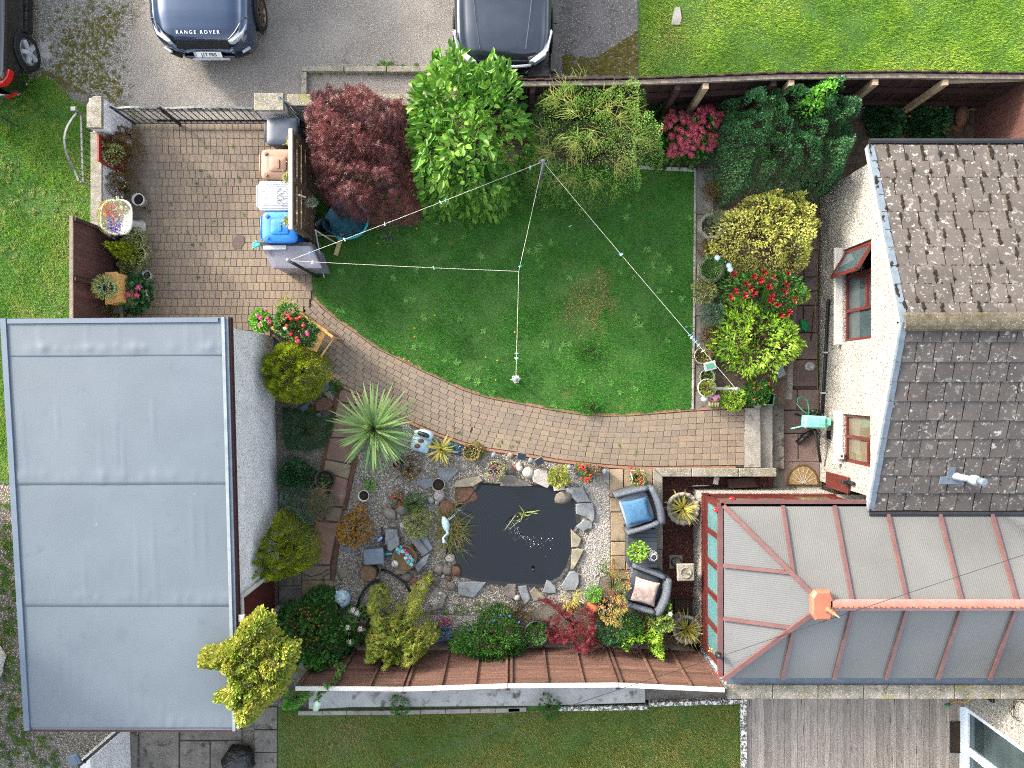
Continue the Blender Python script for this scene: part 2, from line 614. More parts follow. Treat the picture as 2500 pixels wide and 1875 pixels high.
def pebbles(name, poly, n, rmin, rmax, mat, label, z=-0.03, holes=(), seed=1, parent=None, kind='stuff', flat=0.9):
 r = np.random.default_rng(seed)
 p = scatter(poly, n, holes)
 n = len(p)
 a = r.random(n) * 6.283
 s = rmin + (rmax - rmin) * r.random(n) ** 1.7
 T = PEB[None] * (0.75 + .5 * r.random((n, 6, 1)))
 x = T[..., 0] * s[:, None]; y = T[..., 1] * (s * (0.6 + .4 * r.random(n)))[:, None]
 V = np.zeros((n, 6, 3))
 V[..., 0] = p[:, 0:1] + x * np.cos(a)[:, None] - y * np.sin(a)[:, None]
 V[..., 1] = p[:, 1:2] + x * np.sin(a)[:, None] + y * np.cos(a)[:, None]
 V[..., 2] = z + T[..., 2] * s[:, None] * flat + (r.random(n) * 0.35 * s)[:, None]
 Q = (np.arange(n)[:, None, None] * 6 + PEB_F[None]).reshape(-1, 3)
 v = np.repeat(r.random(n), 5)
 o = npmesh(name, V.reshape(-1, 3), Q, mat, parent, v)
 if kind == 'stuff' and parent is None:
  tag(o, label, 'gravel', kind='stuff')
 elif parent is not None:
  o['kind'] = 'stuff'
 return o
# ==== materials
MAT = {}
def mk(key, *a, **k):
 MAT[key] = M(key, *a, **k)
mk('bark', '4a3a2c', '2e241b', s=20, bump=.5, bs=60)
mk('earth', '54473b', '3a3028', s=6, bump=.8, bs=45, lay=(('6b5c4d', 30, .58, .7),))
mk('field', '4f5f2c', '3c4a20', s=1.2, bump=.4, bs=30)
mk('lawn_base', '3a5a22', '2c4a18', s=3, bump=.6, bs=60, lay=(('5a5a2c', 1.3, .62, .8),))
mk('asphalt', '78736d', '67625d', s=1.1, rough=.92, bump=.8, bs=90, dist=.015,
   lay=(('98938b', 55, .54, .62, 3), ('4a4643', 40, .60, .68, 3), ('4a4644', 1.6, .62, .75, 5)))
mk('chip_stone', None, ramp=['8a857e', 'a8a39b', '77726c', 'b9b4ab', '635f5a'], rough=.9)
mk('asphalt_old', '605c5a', '4f4b49', s=2, rough=.92, bump=.7, bs=100, dist=.01,
   lay=(('8f8a84', 95, .58, .66, 2), ('3d3a20', 2.2, .56, .68, 5), ('2f2c22', 7, .62, .74, 4)))
mk('weedy', '5f5a50', '4a4538', s=3, bump=.8, bs=60, lay=(('8b877e', 40, .55, .64, 2), ('4c5420', 2.4, .54, .66, 5), ('3a3115', 4.5, .58, .7, 4)))
mk('sand_joint', '4a4032', '3a3227', s=12, bump=.4, bs=90, lay=(('45512a', 3.0, .56, .68),))
PAVE = ['655b50', '736558', '7c6c5c', '75685a', '6c6156', '81715e', '7a6d5f', '706358', '675e54', '857460']
mk('paver', '706456', ramp=PAVE, s=70, rough=.9, bump=.5, bs=120, dist=.006)
mk('edging', '8d6652', '7a5a4a', s=14, rough=.9, bump=.4, bs=90)
mk('concrete', '8d8880', '736e66', s=3, rough=.92, bump=.5, bs=90, dist=.008, lay=(('5c574c', 9, .58, .72), ('a8a49c', 60, .6, .7, 2)))
mk('concrete_dark', '6f6a63', '57524b', s=4, rough=.92, bump=.5, bs=90, dist=.008, lay=(('3d3a30', 6, .56, .7), ('99958c', 55, .62, .7, 2)))
mk('coping', '7f7a70', '625e52', s=5, rough=.95, bump=.8, bs=70, dist=.012, lay=(('55523f', 8, .56, .7), ('a19c91', 45, .58, .66, 2), ('76713f', 3.5, .6, .74)))
mk('flag_red', '6b5249', '7d6353', s=2.2, rough=.85, bump=.35, bs=30, var=.16, lay=(('55483c', 5, .56, .72), ('857660', 2.6, .58, .74)))
mk('flag_buff', '857560', '6f6250', s=2.2, rough=.85, bump=.35, bs=30, var=.16, lay=(('5a5644', 4, .56, .72),))
mk('flag_pink', '75625a', '665650', s=2.4, rough=.85, bump=.35, bs=30, var=.14, lay=(('564a44', 5, .58, .74),))
mk('slate', '73777a', '5f6264', s=4, rough=.7, bump=.3, bs=25, var=.16, lay=(('8b8d84', 3, .58, .74), ('565144', 8, .62, .76)))
mk('slate_buff', '857d69', '6a6456', s=4, rough=.8, bump=.3, bs=25, var=.15, lay=(('a19a84', 5, .58, .74),))
mk('rock', '6f675e', '55504a', s=7, rough=.85, bump=.5, bs=40, var=.28, lay=(('8d867b', 18, .6, .72), ('4b4632', 6, .6, .75)))
mk('rock_pale', 'a39d92', '85807a', s=7, rough=.85, bump=.5, bs=40, var=.15)
mk('rock_brown', '6d4f3e', '57402f', s=10, rough=.9, bump=.7, bs=60, var=.15)
mk('gravel_fine', None, ramp=['686259', '8c857a', 'a0998d', '807a70', 'ada79d', '746c62', '968b7c', 'bdb8ae'], rough=.9)
mk('gravel_pale', None, ramp=['6a6661', '87837d', '7a756f', '96918b', '5f5b57', 'a39f98', '75716c', 'b3afa8'], rough=.85)
mk('gravel_drive', None, ramp=['6a665f', '8d8980', '56524b', 'a19d95', '7a766e'], rough=.9)
mk('red_chip', None, ramp=['3f2420', '573029', '2f1d1b', '6a3f35', '4a2c27', '7c5a4f'], rough=.9)
mk('gravel_base', '6a645a', '575146', s=12, bump=.8, bs=70, lay=(('45413a', 3.0, .58, .72), ('55583a', 2.0, .62, .76)))
mk('redchip_base', '3f2622', '301d1a', s=30, bump=.8, bs=90)
G1 = ['16300c', '1f4210', '2b5414', '386618', '4a7420', '66803a']
mk('grass_dark', None, ramp=['155409', '1f6e0e', '2c8214', '40901e', '6c8c3a', '9c9058'], rough=.6, transl=.3, objrand=False)
mk('grass_bright', None, ramp=['466c18', '5e881c', '78a024', '8eae30', 'a2b448', 'b0aa64'], rough=.6, transl=.35, objrand=False)
mk('grass_green', None, ramp=['34541a', '457018', '5a8a22', '70982e', '8a9a44', '9a965c'], rough=.6, transl=.35, objrand=False)
mk('grass_dry', None, ramp=['5f662a', '737832', '86863c', '959048', 'a39758', 'ab986a'], rough=.6, transl=.3, objrand=False)
mk('weed', None, ramp=['2a4712', '3b6017', '4f7820', '6c8a2a', '8a8a3a'], rough=.6, transl=.35)
mk('moss', '4b4a18', '34330f', s=12, rough=1, bump=.8, bs=70)
mk('dry_leaf', None, ramp=['5a4526', '76603a', '8c7a4a', '6b5a3a', '4c4a2c'], rough=.8, transl=.2)
def ground_piece(name, poly, z, mat, z0=-0.5):
 return MB().prism(poly, z0, z).build(name, MAT[mat], kind='structure')
# ==== the ground, one sheet to the horizon
g = MB().add([(-300, -300, -.5), (300, -300, -.5), (300, 300, -.5), (-300, 300, -.5)], [(0, 1, 2, 3)])
g.build('ground', MAT['field'], kind='structure')
XR = px(1558, 0).x
rj = random.Random(9)
LE = [px(a + rj.uniform(-16, 16), b) for a, b in [(318, 262 - 9 * i) for i in range(7)] + [(300 + (i % 3) * 9, 196 - 10 * i) for i in range(10)] + [(308 + i * 7, 92 - 14 * i) for i in range(9)]]
MB().prism([(-7.2, 5.22), (0.62, 5.2), (0.62, 16), (-6.6, 16)] + LE[::-1], -.5, -.002).build('road', MAT['asphalt'], kind='structure')
MB().prism([(0.62, 5.2), (XR, 5.2), (XR, 16), (0.62, 16)], -.5, -.004).build('road_verge', MAT['asphalt_old'], kind='structure')
ground_piece('parking_ground', [(-22, 3.2), (-7.0, 3.2), (-7.0, 5.2), (-6.95, 7), (-7.4, 16), (-22, 16)], -.006, 'weedy')
LAWN_W = pxs([(-900, 262), (-300, 255), (0, 222), (60, 200), (100, 185), (145, 205), (170, 240), (212, 262), (222, 300), (224, 560), (190, 600), (186, 800), (30, 800), (46, 1180), (-900, 1180)])
ground_piece('lawn_west', LAWN_W, .004, 'lawn_base')
ground_piece('lawn_north', [(XR, 5.5), (22, 5.5), (22, 16), (XR, 16)], .004, 'lawn_base')
ground_piece('yard_ground', [(-22, -12), (-3.75, -12), (-3.75, 1.3), (-22, 1.3)], -.02, 'weedy')
UP = [(768, 727), (789, 751), (831, 784), (876, 815), (921, 848), (982, 878), (1042, 908), (1102, 935), (1132, 950), (1193, 969), (1240, 978),
      (1285, 986), (1345, 998), (1421, 1010), (1481, 1013), (1541, 1012), (1602, 1007), (1689, 1000), (1817, 993)]
LO = [(690, 800), (740, 860), (790, 905), (828, 938), (876, 962), (940, 1000), (1012, 1037), (1072, 1062), (1132, 1083), (1192, 1098), (1240, 1104),
      (1300, 1114), (1360, 1125), (1421, 1132), (1481, 1138), (1541, 1142), (1596, 1143), (1700, 1142), (1817, 1141)]
LAWN = pxs([(700, 560), (690, 380), (1000, 400), (1560, 408), (1694, 416), (1689, 1000)] + UP[-3::-1] + [(765, 700), (762, 679), (790, 640)])
ground_piece('lawn', LAWN, .002, 'lawn_base')
ground_piece('soil_bed', [(-4.15, 3.35), (3.4, 3.35), (3.4, 4.0), (9.2, 4.0), (9.2, 5.48), (-4.15, 5.25)], -.004, 'earth')
ground_piece('border_bed', pxs([(1738, 410), (1938, 410), (1942, 720), (1916, 985), (1817, 994), (1738, 1000)]), .000, 'earth')
GRAVEL = pxs([(690, 800), (828, 938), (940, 1000), (1072, 1062), (1240, 1104), (1421, 1132), (1596, 1143), (1596, 1610), (560, 1610), (590, 1100)])
ground_piece('gravel_garden', GRAVEL, -.03, 'gravel_base')
ground_piece('bed_soil', pxs([(790, 1520), (1200, 1530), (1500, 1540), (1600, 1530), (1700, 1590), (1700, 1612), (560, 1612), (560, 1500)]), -.018, 'earth')
ground_piece('house_terrace', [(3.3, -5.3), (7.0, -5.3), (7.0, 5.2), (5.3, 5.2), (5.3, .1), (4.55, .1), (4.55, -1.6), (3.3, -1.6)], -.40, 'earth')
ground_piece('lawn_south', [(-4.62, -12), (4.5, -12), (4.5, -6.30), (-4.62, -6.40)], -.002, 'lawn_base')
# ==== block paved driveway and garden path
def paver_mesh(a, b, name='paver'):
 m = MB().prism([(-a / 2, -b / 2), (a / 2, -b / 2), (a / 2, b / 2), (-a / 2, b / 2)], -.045, 0, bev=.007)
 return m.mesh(name, MAT['paver'])
def lay_pavers(parent, specs, mat, n_parts=300):
 """specs: (x, y, rz, length, width). The nearest become parts of their own, the rest one joined part."""
 specs.sort(key=lambda s: s[0] ** 2 + s[1] ** 2)
 base = paver_mesh(1, 1)
 bases = []
 for k in range(5):
  m = MB()
  r = random.Random(k)
  j = lambda: r.uniform(-.02, .02)
  cs = [(-.5 + j(), -.5 + j()), (.5 + j(), -.5 + j()), (.5 + j(), .5 + j()), (-.5 + j(), .5 + j())]
  vs = [(x, y, -.045) for x, y in cs] + [(x, y, -.005) for x, y in cs] + [(x * .945, y * .935, 0) for x, y in cs]
  fs = [(0, 1, 5, 4), (1, 2, 6, 5), (2, 3, 7, 6), (3, 0, 4, 7), (4, 5, 9, 8), (5, 6, 10, 9), (6, 7, 11, 10), (7, 4, 8, 11), (8, 9, 10, 11)]
  bases.append((m.add(vs, fs).mesh('paver', mat), np.array(vs), np.array(fs)))
 for i, (x, y, rz, a, b) in enumerate(specs[:n_parts]):
  link('paver', bases[i % 5][0], parent, (x, y, random.uniform(-.003, .003)), rz, (a, b, 1))
 rest = specs[n_parts:]
 if rest:
  Vs, Qs, vv = [], [], []
  for i, (x, y, rz, a, b) in enumerate(rest):
   _, v0, f0 = bases[i % 5]
   c, s = math.cos(rz), math.sin(rz)
   X = v0[:, 0] * a; Y = v0[:, 1] * b
   Vs.append(np.column_stack([x + X * c - Y * s, y + X * s + Y * c, v0[:, 2] + random.uniform(-.003, .003)]))
   Qs.append(f0 + 12 * i)
   vv += [random.random()] * len(f0)
  o = npmesh('paving_blocks', np.concatenate(Vs), np.concatenate(Qs), mat, parent, vv)
  o['kind'] = 'stuff'
DRIVE = pxs([(322, 296), (700, 296), (712, 420), (770, 600), (763, 650), (768, 727), (738, 760), (690, 800), (640, 830), (300, 830), (300, 560), (305, 330)])
dw = ground_piece('driveway', DRIVE, -.014, 'sand_joint')
DP = poly_np(DRIVE)
specs = []
y = DP[:, 1].max() - .10
row = 0
while y > DP[:, 1].min():
 x = -7.75 + random.random() * .1
 hh = .158
 while x < -3.6:
  wd = random.choice((.118, .118, .118, .123, .113))
  cx, cy = x + wd / 2, y - (x + 5.6) * .004
  c = np.array([(cx - .03, cy - .05), (cx + .03, cy + .05)])
  if inside(c, DP).all():
   specs.append((cx, cy, random.uniform(-.012, .012), wd - .005, hh - .006))
  x += wd
 y -= hh
 row += 1
lay_pavers(dw, specs, MAT['paver'])
def resample(pts, n):
 P = np.array([(p.x, p.y) for p in pts])
 s = np.concatenate([[0], np.cumsum(np.linalg.norm(np.diff(P, axis=0), axis=1))])
 t = np.linspace(0, s[-1], n)
 return np.column_stack([np.interp(t, s, P[:, 0]), np.interp(t, s, P[:, 1])]), s[-1]
NS = 400
cu, lu = resample(pxs(UP), NS)
cl, ll = resample(pxs(LO), NS)
PATH = [Vector((a[0], a[1], 0)) for a in cu] + [Vector((a[0], a[1], 0)) for a in cl[::-1]]
pth = ground_piece('garden_path', [PATH[i] for i in range(0, 2 * NS, 8)], -.013, 'sand_joint')
NC = 9
specs = []
for c in range(NC):
 f0 = .035 + .93 * (c + .5) / NC
 line = cl + (cu - cl) * f0
 seg = np.linalg.norm(np.diff(line, axis=0), axis=1)
 s = np.concatenate([[0], np.cumsum(seg)])
 pos = (0.08 if c % 2 else 0.0) + .01
 LM_ = (lu + ll) / 2
 k_r = round(LM_ * .56 / .16)
 k_i = 0
 while k_i < k_r:
  if pos < s[-1] * .44 - .05:
   ln = min(.168, s[-1] * .44 - pos)
   mid = pos + ln / 2
  else:
   ln = s[-1] * .56 / k_r
   mid = s[-1] * .44 + (k_i + .5) * ln
   k_i += 1
  x = np.interp(mid, s, line[:, 0]); yy = np.interp(mid, s, line[:, 1])
  x2 = np.interp(mid + .05, s, line[:, 0]); y2 = np.interp(mid + .05, s, line[:, 1])
  x1 = np.interp(mid - .05, s, line[:, 0]); y1 = np.interp(mid - .05, s, line[:, 1])
  i = int(min(NS - 1, max(0, mid / s[-1] * NS)))
  wid = np.linalg.norm(cu[i] - cl[i]) * .93 / NC
  specs.append((x, yy, math.atan2(y2 - y1, x2 - x1) + random.uniform(-.012, .012), ln * random.uniform(.955, .97), min(.16, wid) * random.uniform(.945, .965)))
  pos += ln
lay_pavers(pth, specs, MAT['paver'])
for nm, cv, sg in (('path_edging', cu, 1), ('path_edging', cl, -1)):
 t = np.gradient(cv, axis=0); t /= np.linalg.norm(t, axis=1)[:, None]
 nrm = np.column_stack([-t[:, 1], t[:, 0]]) * sg
 a = cv + nrm * .028; b = cv - nrm * .022
 mb = MB()
 for i in range(0, NS - 8, 8):
  mb.prism([a[i], a[i + 8], b[i + 8], b[i]], -.3, .004 + .003 * math.sin(i))
 mb.build(nm, MAT['edging'], kind='structure')
# ==== grass
def lawn_v(p, v):
 v = .02 + v * .75 + .10 * (fnoise(p, 6, 14) - .5)
 for (x, y, rx, ry, k) in ((1445, 725, 75, 60, .55), (1400, 690, 130, 110, .22), (1420, 775, 60, 45, .3), (1080, 735, 45, 30, .3), (1330, 1005, 60, 16, .35), (1440, 685, 14, 12, .5)):
  c = px(x, y)
  d = ((p[:, 0] - c.x) / (rx / 124)) ** 2 + ((p[:, 1] - c.y) / (ry / 124)) ** 2
  v = v + k * np.exp(-d) * (.35 + fnoise(p, 14, 4))
 return v
grass('lawn_grass', LAWN, 150000, .045, .0032, MAT['grass_dark'], 'dark green garden lawn grass inside the curved block path', .0, 3, vfun=lawn_v)
grass('north_grass', [(XR + .02, 5.52), (10.3, 5.6), (10.3, 7.75), (XR + .02, 7.75)], 72000, .055, .0036, MAT['grass_bright'], 'bright sunlit grass beyond the dark brown board fence', .0, 5,
      vfun=lambda p, v: v * .9 + .25 * np.exp(-((p[:, 0] - 3.3) ** 2 + (p[:, 1] - 7.0) ** 2) / .5), lean=.9, wind=(.5, -.35))
grass('west_grass', pxs([(-40, 250), (0, 222), (60, 200), (100, 185), (145, 205), (170, 240), (212, 262), (222, 300), (224, 560), (190, 600), (186, 790), (30, 790), (44, 1170), (-40, 1170)]), 58000, .06, .0038, MAT['grass_green'],
      'patchy green grass beside the pebbledash wall and brown fence', .0, 7, lean=.8, vfun=lambda p, v: v * .7 + .45 * fnoise(p, 3.2, 8) ** 2)
grass('south_grass', [(-4.6, -7.7), (4.46, -7.7), (4.46, -6.32), (2.6, -6.4), (-3.0, -6.5), (-4.6, -6.46)], 60000, .045, .0034, MAT['grass_dry'], 'olive lawn grass below the concrete kerb stones', .0, 9, vfun=lambda p, v: .15 + .8 * v + .35 * np.exp(-((p[:, 0] + 3.2) ** 2 + (p[:, 1] + 7.4) ** 2) / .5))
def rosettes(name, poly, k, mat, label, seed, rad=(.05, .13), nb=26, z=0.0, holes=()):
 r = np.random.default_rng(seed)
 c = scatter(poly, k, holes)
 k = len(c)
 R = rad[0] + (rad[1] - rad[0]) * r.random(k)
 a = r.random(k * nb) * 6.283
 P = np.column_stack([np.repeat(c, nb, 0), np.full(k * nb, z + .01)])
 P[:, :2] += r.normal(0, .015, (k * nb, 2))
 A = np.column_stack([np.cos(a), np.sin(a), .5 + .5 * r.random(k * nb)])
 o = blades(name, P, A, np.repeat(R, nb) * (.5 + .7 * r.random(k * nb)), .010, mat, None, np.repeat(r.random(k), nb) * .6 + .4 * r.random(k * nb), .6, 2)
 return tag(o, label, 'weeds', kind='stuff')
mk('weed_olive', None, ramp=['4a4a1c', '5c5a24', '4f5a20', '6a6430'], rough=.8, transl=.2)
mk('weed_pale', None, ramp=['467a2c', '568a38', '669446', '4c8030'], rough=.6, transl=.3)
rosettes('lawn_weeds', LAWN, 70, MAT['weed_pale'], 'paler weed rosettes dotted over the dark lawn', 11, (.06, .15), 34)
rosettes('west_weeds', pxs([(0, 230), (110, 200), (215, 280), (215, 560), (180, 780), (0, 780)]), 260, MAT['weed'], 'broad leafy weeds in the patchy grass by the wall', 12, (.05, .11))
rosettes('parking_weeds', pxs([(130, 0), (300, 0), (310, 120), (300, 250), (215, 240), (120, 165)]), 130, MAT['weed_olive'], 'weeds and moss tufts in the loose gravel by the parked cars', 13, (.015, .05), 20)
rosettes('yard_weeds', pxs([(0, 1200), (30, 1200), (62, 1790), (140, 1800), (140, 1875), (0, 1875)]), 150, MAT['weed'], 'weeds in the dirt beside the grey flat roof', 14, (.05, .12))
pebbles('parking_gravel', pxs([(85, 0), (320, 0), (325, 130), (310, 250), (230, 235), (150, 190), (95, 165)]), 16000, .007, .018, MAT['gravel_drive'], 'loose pale gravel between the two dark cars', -.006, seed=21)
pebbles('yard_gravel', pxs([(-20, 1150), (60, 1150), (70, 1770), (340, 1780), (340, 1900), (-20, 1900)]), 9000, .008, .018, MAT['gravel_fine'], 'brownish stony dirt around the flat roofed garage', -.02, seed=22)
pebbles('tarmac_chips', pxs([(300, -20), (1110, -20), (1110, 175), (760, 235), (320, 255)]), 15000, .005, .013, MAT['chip_stone'], 'pale stone chips set in the worn tarmac', -.012, seed=23, flat=.5)
pebbles('verge_chips', pxs([(1362, -20), (1556, -20), (1556, 180), (1362, 180)]), 3500, .004, .011, MAT['chip_stone'], 'pale chips in the old tarmac strip beside the north lawn', -.006, seed=24, flat=.5)
mk('moss_lump', '5a5418', '3f3a10', s=9, rough=1, bump=.8, bs=70)
pebbles('tarmac_moss', qs(0, 2, [(440, 450), (700, 470), (830, 400), (1050, 240), (1060, 610), (440, 600)]), 1500, .010, .035, MAT['moss_lump'], 'yellow green moss on the tarmac strip by the fence', -.005, seed=25, flat=.35)
pebbles('gravel_moss', qs(0, 0, [(480, 250), (700, 180), (900, 100), (1050, 30), (1000, 120), (880, 420), (800, 520), (1000, 700), (950, 850), (830, 760), (550, 740), (340, 700), (330, 600), (520, 480)]), 1500, .010, .035, MAT['moss_lump'], 'mossy patches in the parking gravel beside the black car', -.004, seed=26, flat=.35)
mk('yellow_petal', None, ramp=['d9a213', 'e8b81e', 'd08a10'], rough=.6)
dl = []
for x, y, r_ in ((1017, 558, 1), (922, 594, 1), (986, 877, 1), (998, 881, 1), (1185, 872, 1), (1214, 880, 1), (1012, 822, 1), (1210, 928, 1), (1264, 755, 1), (1257, 811, 1), (1573, 667, 1), (1641, 712, 1), (1012, 801, 1), (1062, 770, 1), (1462, 664, 1), (20, 1593, 1), (30, 1659, 1), (28, 1673, 1), (23, 1690, 1), (42, 1701, 1)):
 dl.append(px(x, y, .05))
tag(heads('dandelions', dl, .013, MAT['yellow_petal'], None, 22, .018), 'yellow dandelion heads scattered in the grass', 'flowers', kind='stuff')
mk('pale_patch', '9d9a94', '86827b', s=8, rough=.9, bump=.3, bs=60)
MB().prism(qs(0, 0, [(320, 345), (400, 335), (430, 390), (420, 470), (350, 475), (310, 420)]), -.02, .001).build('concrete_patch', MAT['pale_patch'], kind='structure')
MB().prism(qs(0, 2, [(1330, 150), (1350, 70), (1390, 60), (1405, 150), (1390, 205), (1320, 205)]), -.02, .03).build('half_buried_stone', MAT['pale_patch'], label='pale flat stone showing through the bright north lawn', cat='stone')
# ==== building materials
mk('harl_white', '8e8b83', '7f7c75', s=2.5, rough=.95, bump=1.0, bs=34, dist=.03, lay=(('4a4640', 26, .57, .63, 2), ('a29f96', 24, .58, .64, 2), ('77716a', 1.1, .66, .9)))
mk('harl_grey', 'cdcac8', 'bcb9b7', s=3, rough=.95, bump=1.0, bs=34, dist=.03, lay=(('86837e', 30, .58, .66, 2), ('e2e0de', 27, .58, .66, 2)))
mk('roof_tile', '504a46', '433f3c', s=2.5, rough=.9, bump=.5, bs=60, var=.10, dist=.006,
   lay=(('4a4644', 14, .58, .70, 4), ('75726d', 9, .58, .66, 6), ('8f8c86', 13, .61, .65, 5), ('332f27', 9, .64, .72, 6)))
mk('ridge_tile', '575145', '413d33', s=8, rough=.95, bump=.7, bs=60, lay=(('3f3620', 6, .52, .66, 5), ('7d7667', 30, .6, .7)))
mk('moss_brown', '231c10', '19140b', s=20, rough=1, bump=.9, bs=80, lay=(('332813', 10, .56, .7),))
mk('lead', '5a646e', '4e5862', s=6, rough=.55, bump=.2, bs=30, spec=.4)
mk('verge_metal', '7a8489', '697277', s=5, rough=.6, spec=.4)
mk('felt_grey', '555e66', '4f5860', s=.9, rough=.5, spec=.35, bump=.05, bs=40, lay=(('49545d', 2.3, .62, .78, 4), ('626d77', 5, .70, .78, 4)))
mk('felt_blue', '54606e', '4d5966', s=2, rough=.55, spec=.35)
mk('maroon', '3b1c1f', '2d1517', s=10, rough=.6)
mk('upvc_brown', '4f201d', '431b18', s=3, rough=.4, spec=.45, stretch=(8, 8, 1))
mk('upvc_rose', '5c403d', '513735', s=4, rough=.4, spec=.45)
mk('upvc_pink', '9a756d', '8c6861', s=4, rough=.4, spec=.45)
mk('terracotta_plastic', '8f5844', '82503d', s=4, rough=.45, spec=.4)
mk('white_paint', 'b3b1ab', 'a3a098', s=6, rough=.6, lay=(('a8a49a', 9, .62, .75),))
mk('upvc_white', 'c9d2da', rough=.35, spec=.45, c2='bcc6cf')
mk('glass', '2a3436', '39474a', s=1.5, rough=.04, spec=.8)
mk('glass_teal', '3f6265', '4d7073', s=1.2, rough=.06, spec=.7)
mk('glass_buff', '5f5a4a', '4a463a', s=1.5, rough=.06, spec=.7)
mk('polycarb_x', '7c7c7a', '6f6f6d', s=.6, rough=.3, spec=.5, transl=.4, wave=('X', 9.0, .2), dist=.006, var=.07, stripe=('X', 9.0, '565552'))
mk('polycarb_y', '767879', '6c6e6f', s=.6, rough=.3, spec=.5, transl=.4, wave=('Y', 9.0, .2), dist=.006, var=.05, stripe=('Y', 9.0, '505152'))
mk('black_plastic', '17181a', '1f2022', s=8, rough=.45, spec=.4)
mk('room_dark', '4b463d', '3c3830', s=2, rough=.9)
mk('ceramic', 'a8a6a0', rough=.2, spec=.5, c2='9e9b94')
mk('steel', '9a9fa3', '868b90', s=6, rough=.3, metal=.8)
mk('fence_dark', '3b2622', '2c1c19', s=4, rough=.85, bump=.3, bs=20, var=.16, stretch=(1, 1, .15))
mk('fence_brown', '5a4036', '48332b', s=3, rough=.85, bump=.4, bs=24, var=.24, stretch=(.25, 3, 6), lay=(('35241d', 9, .56, .68, 5), ('6e5042', 14, .60, .70)))
mk('fence_left', '50342e', '412a25', s=4, rough=.85, bump=.3, bs=20, var=.12, stretch=(4, 4, .3))
mk('wood_grey', '7b6f63', '5f564c', s=6, rough=.9, bump=.4, bs=50, stretch=(3, 3, .4))
mk('wood_pale', '9a8870', '837159', s=5, rough=.8, bump=.3, bs=30)
mk('wood_light', 'b98f58', 'a87e4a', s=5, rough=.7, bump=.2, bs=30, stretch=(1, 6, 6))
mk('deck', '8f877e', '776e65', s=5, rough=.85, stretch=(14, .6, 1), var=.22, bump=.5, bs=9, lay=(('3a342f', 2.6, .60, .68, 5), ('9a9289', 6, .6, .72)))
ZT = -.36
# ==== the house with the tiled roof
XW, XV = 6.23, 6.10
YN, YR, YS = 4.09, .97, -2.165
ZE, ZR = 1.88, 2.92
YWN, YWS = 3.86, -1.96
def zr(y):
 return ZR - (ZR - ZE) * ((y - YR) / (YN - YR) if y > YR else (YR - y) / (YR - YS))
house = thing('house', 'white pebbledash house with grey lichened tile roof beside the garden', 'house', (XW, 1.0, ZT))
WIN = [(.79, 2.52, .62, 1.69), (-1.46, -.56, .62, 1.66)]
mb = MB()
TH = .30
cuts = sorted({YWS, YWN, YR} | {a for w_ in WIN for a in w_[:2]})
def wall_piece(y0, y1, lo, hi):
 """piece of the gable wall: lo/hi are heights or the roof line when None"""
 za, zb_ = (zr(y0) - .07, zr(y1) - .07) if hi is None else (hi, hi)
 vs = [(x, yy, z) for x in (XW, XW + TH) for yy, z in ((y0, lo), (y1, lo), (y1, zb_), (y0, za))]
 mb.add(vs, [(3, 2, 1, 0), (4, 5, 6, 7), (0, 1, 5, 4), (1, 2, 6, 5), (2, 3, 7, 6), (3, 0, 4, 7)])
for y0, y1 in zip(cuts[:-1], cuts[1:]):
 wn_ = [w_ for w_ in WIN if w_[0] <= y0 + 1e-6 and w_[1] >= y1 - 1e-6]
 if wn_:
  wall_piece(y0, y1, ZT - .1, wn_[0][2]); wall_piece(y0, y1, wn_[0][3], None)
 else:
  wall_piece(y0, y1, ZT - .1, None)
mb.box((XW + 3.4, YWN - .15, .68), (6.2, .3, 2.2)); mb.box((XW + 3.4, YWS + .15, .68), (6.2, .3, 2.2))
mb.build('wall', MAT['harl_white'], house)
mb = MB()
mb.box((XW + 1.3, .9, .2), (.06, 5.4, 3.6)); mb.box((XW + .8, .9, .1), (1.0, 5.4, .06))
mb.build('room_lining', MAT['room_dark'], house)
def house_window(y0, y1, z0, z1, mulls, pane_mat):
 f = MB()
 X = XW + .09
 t = .055
 for yy in [y0 + t / 2, y1 - t / 2] + list(mulls):
  f.box((X, yy, (z0 + z1) / 2), (.07, t, z1 - z0 - .004))
 for zz in (z0 + t / 2, z1 - t / 2):
  f.box((X, (y0 + y1) / 2, zz), (.066, y1 - y0 - .004, t))
 win = f.build('window', MAT['upvc_brown'], house)
 s_ = MB().box((XW - .01, (y0 + y1) / 2, z0 - .035), (.26, y1 - y0 + .10, .06), bev=.008).build('sill', MAT['white_paint'], win)
 return win
win1 = house_window(*WIN[0], (2.0, 1.36), None)
edges = (.845, 1.33, 1.39, 1.97)
for a, b in ((.845, 1.335), (1.39, 1.97)):
 MB().box((XW + .10, (a + b) / 2, 1.155), (.012, b - a, .93)).build('pane', MAT['glass'], win1)
MB().box((XW + .07, 1.66, 1.42), (.05, .56, .05)).box((XW + .07, 1.94, 1.2), (.05, .05, .45)).build('fanlight_bar', MAT['upvc_brown'], win1)
hy, hx = 2.46, XW + .05
ca = math.radians(31)
du = Vector((-math.sin(ca), -math.cos(ca), 0))
f = MB()
pz0, pz1 = .68, 1.64
h0 = Vector((hx, hy, 0))
def sash_pt(u, z): return h0 + du * u + Vector((0, 0, z))
for a, b in (((.0, pz0), (.53, pz0)), ((.0, pz1), (.53, pz1)), ((.0, pz0), (.0, pz1)), ((.53, pz0), (.53, pz1))):
 f.bar(sash_pt(*a), sash_pt(*b), .055, .06)
sash = f.build('open_casement', MAT['upvc_brown'], win1)
f = MB()
p = [sash_pt(.03, pz0 + .03), sash_pt(.5, pz0 + .03), sash_pt(.5, pz1 - .03), sash_pt(.03, pz1 - .03)]
nn = Vector((du.y, -du.x, 0)) * .006
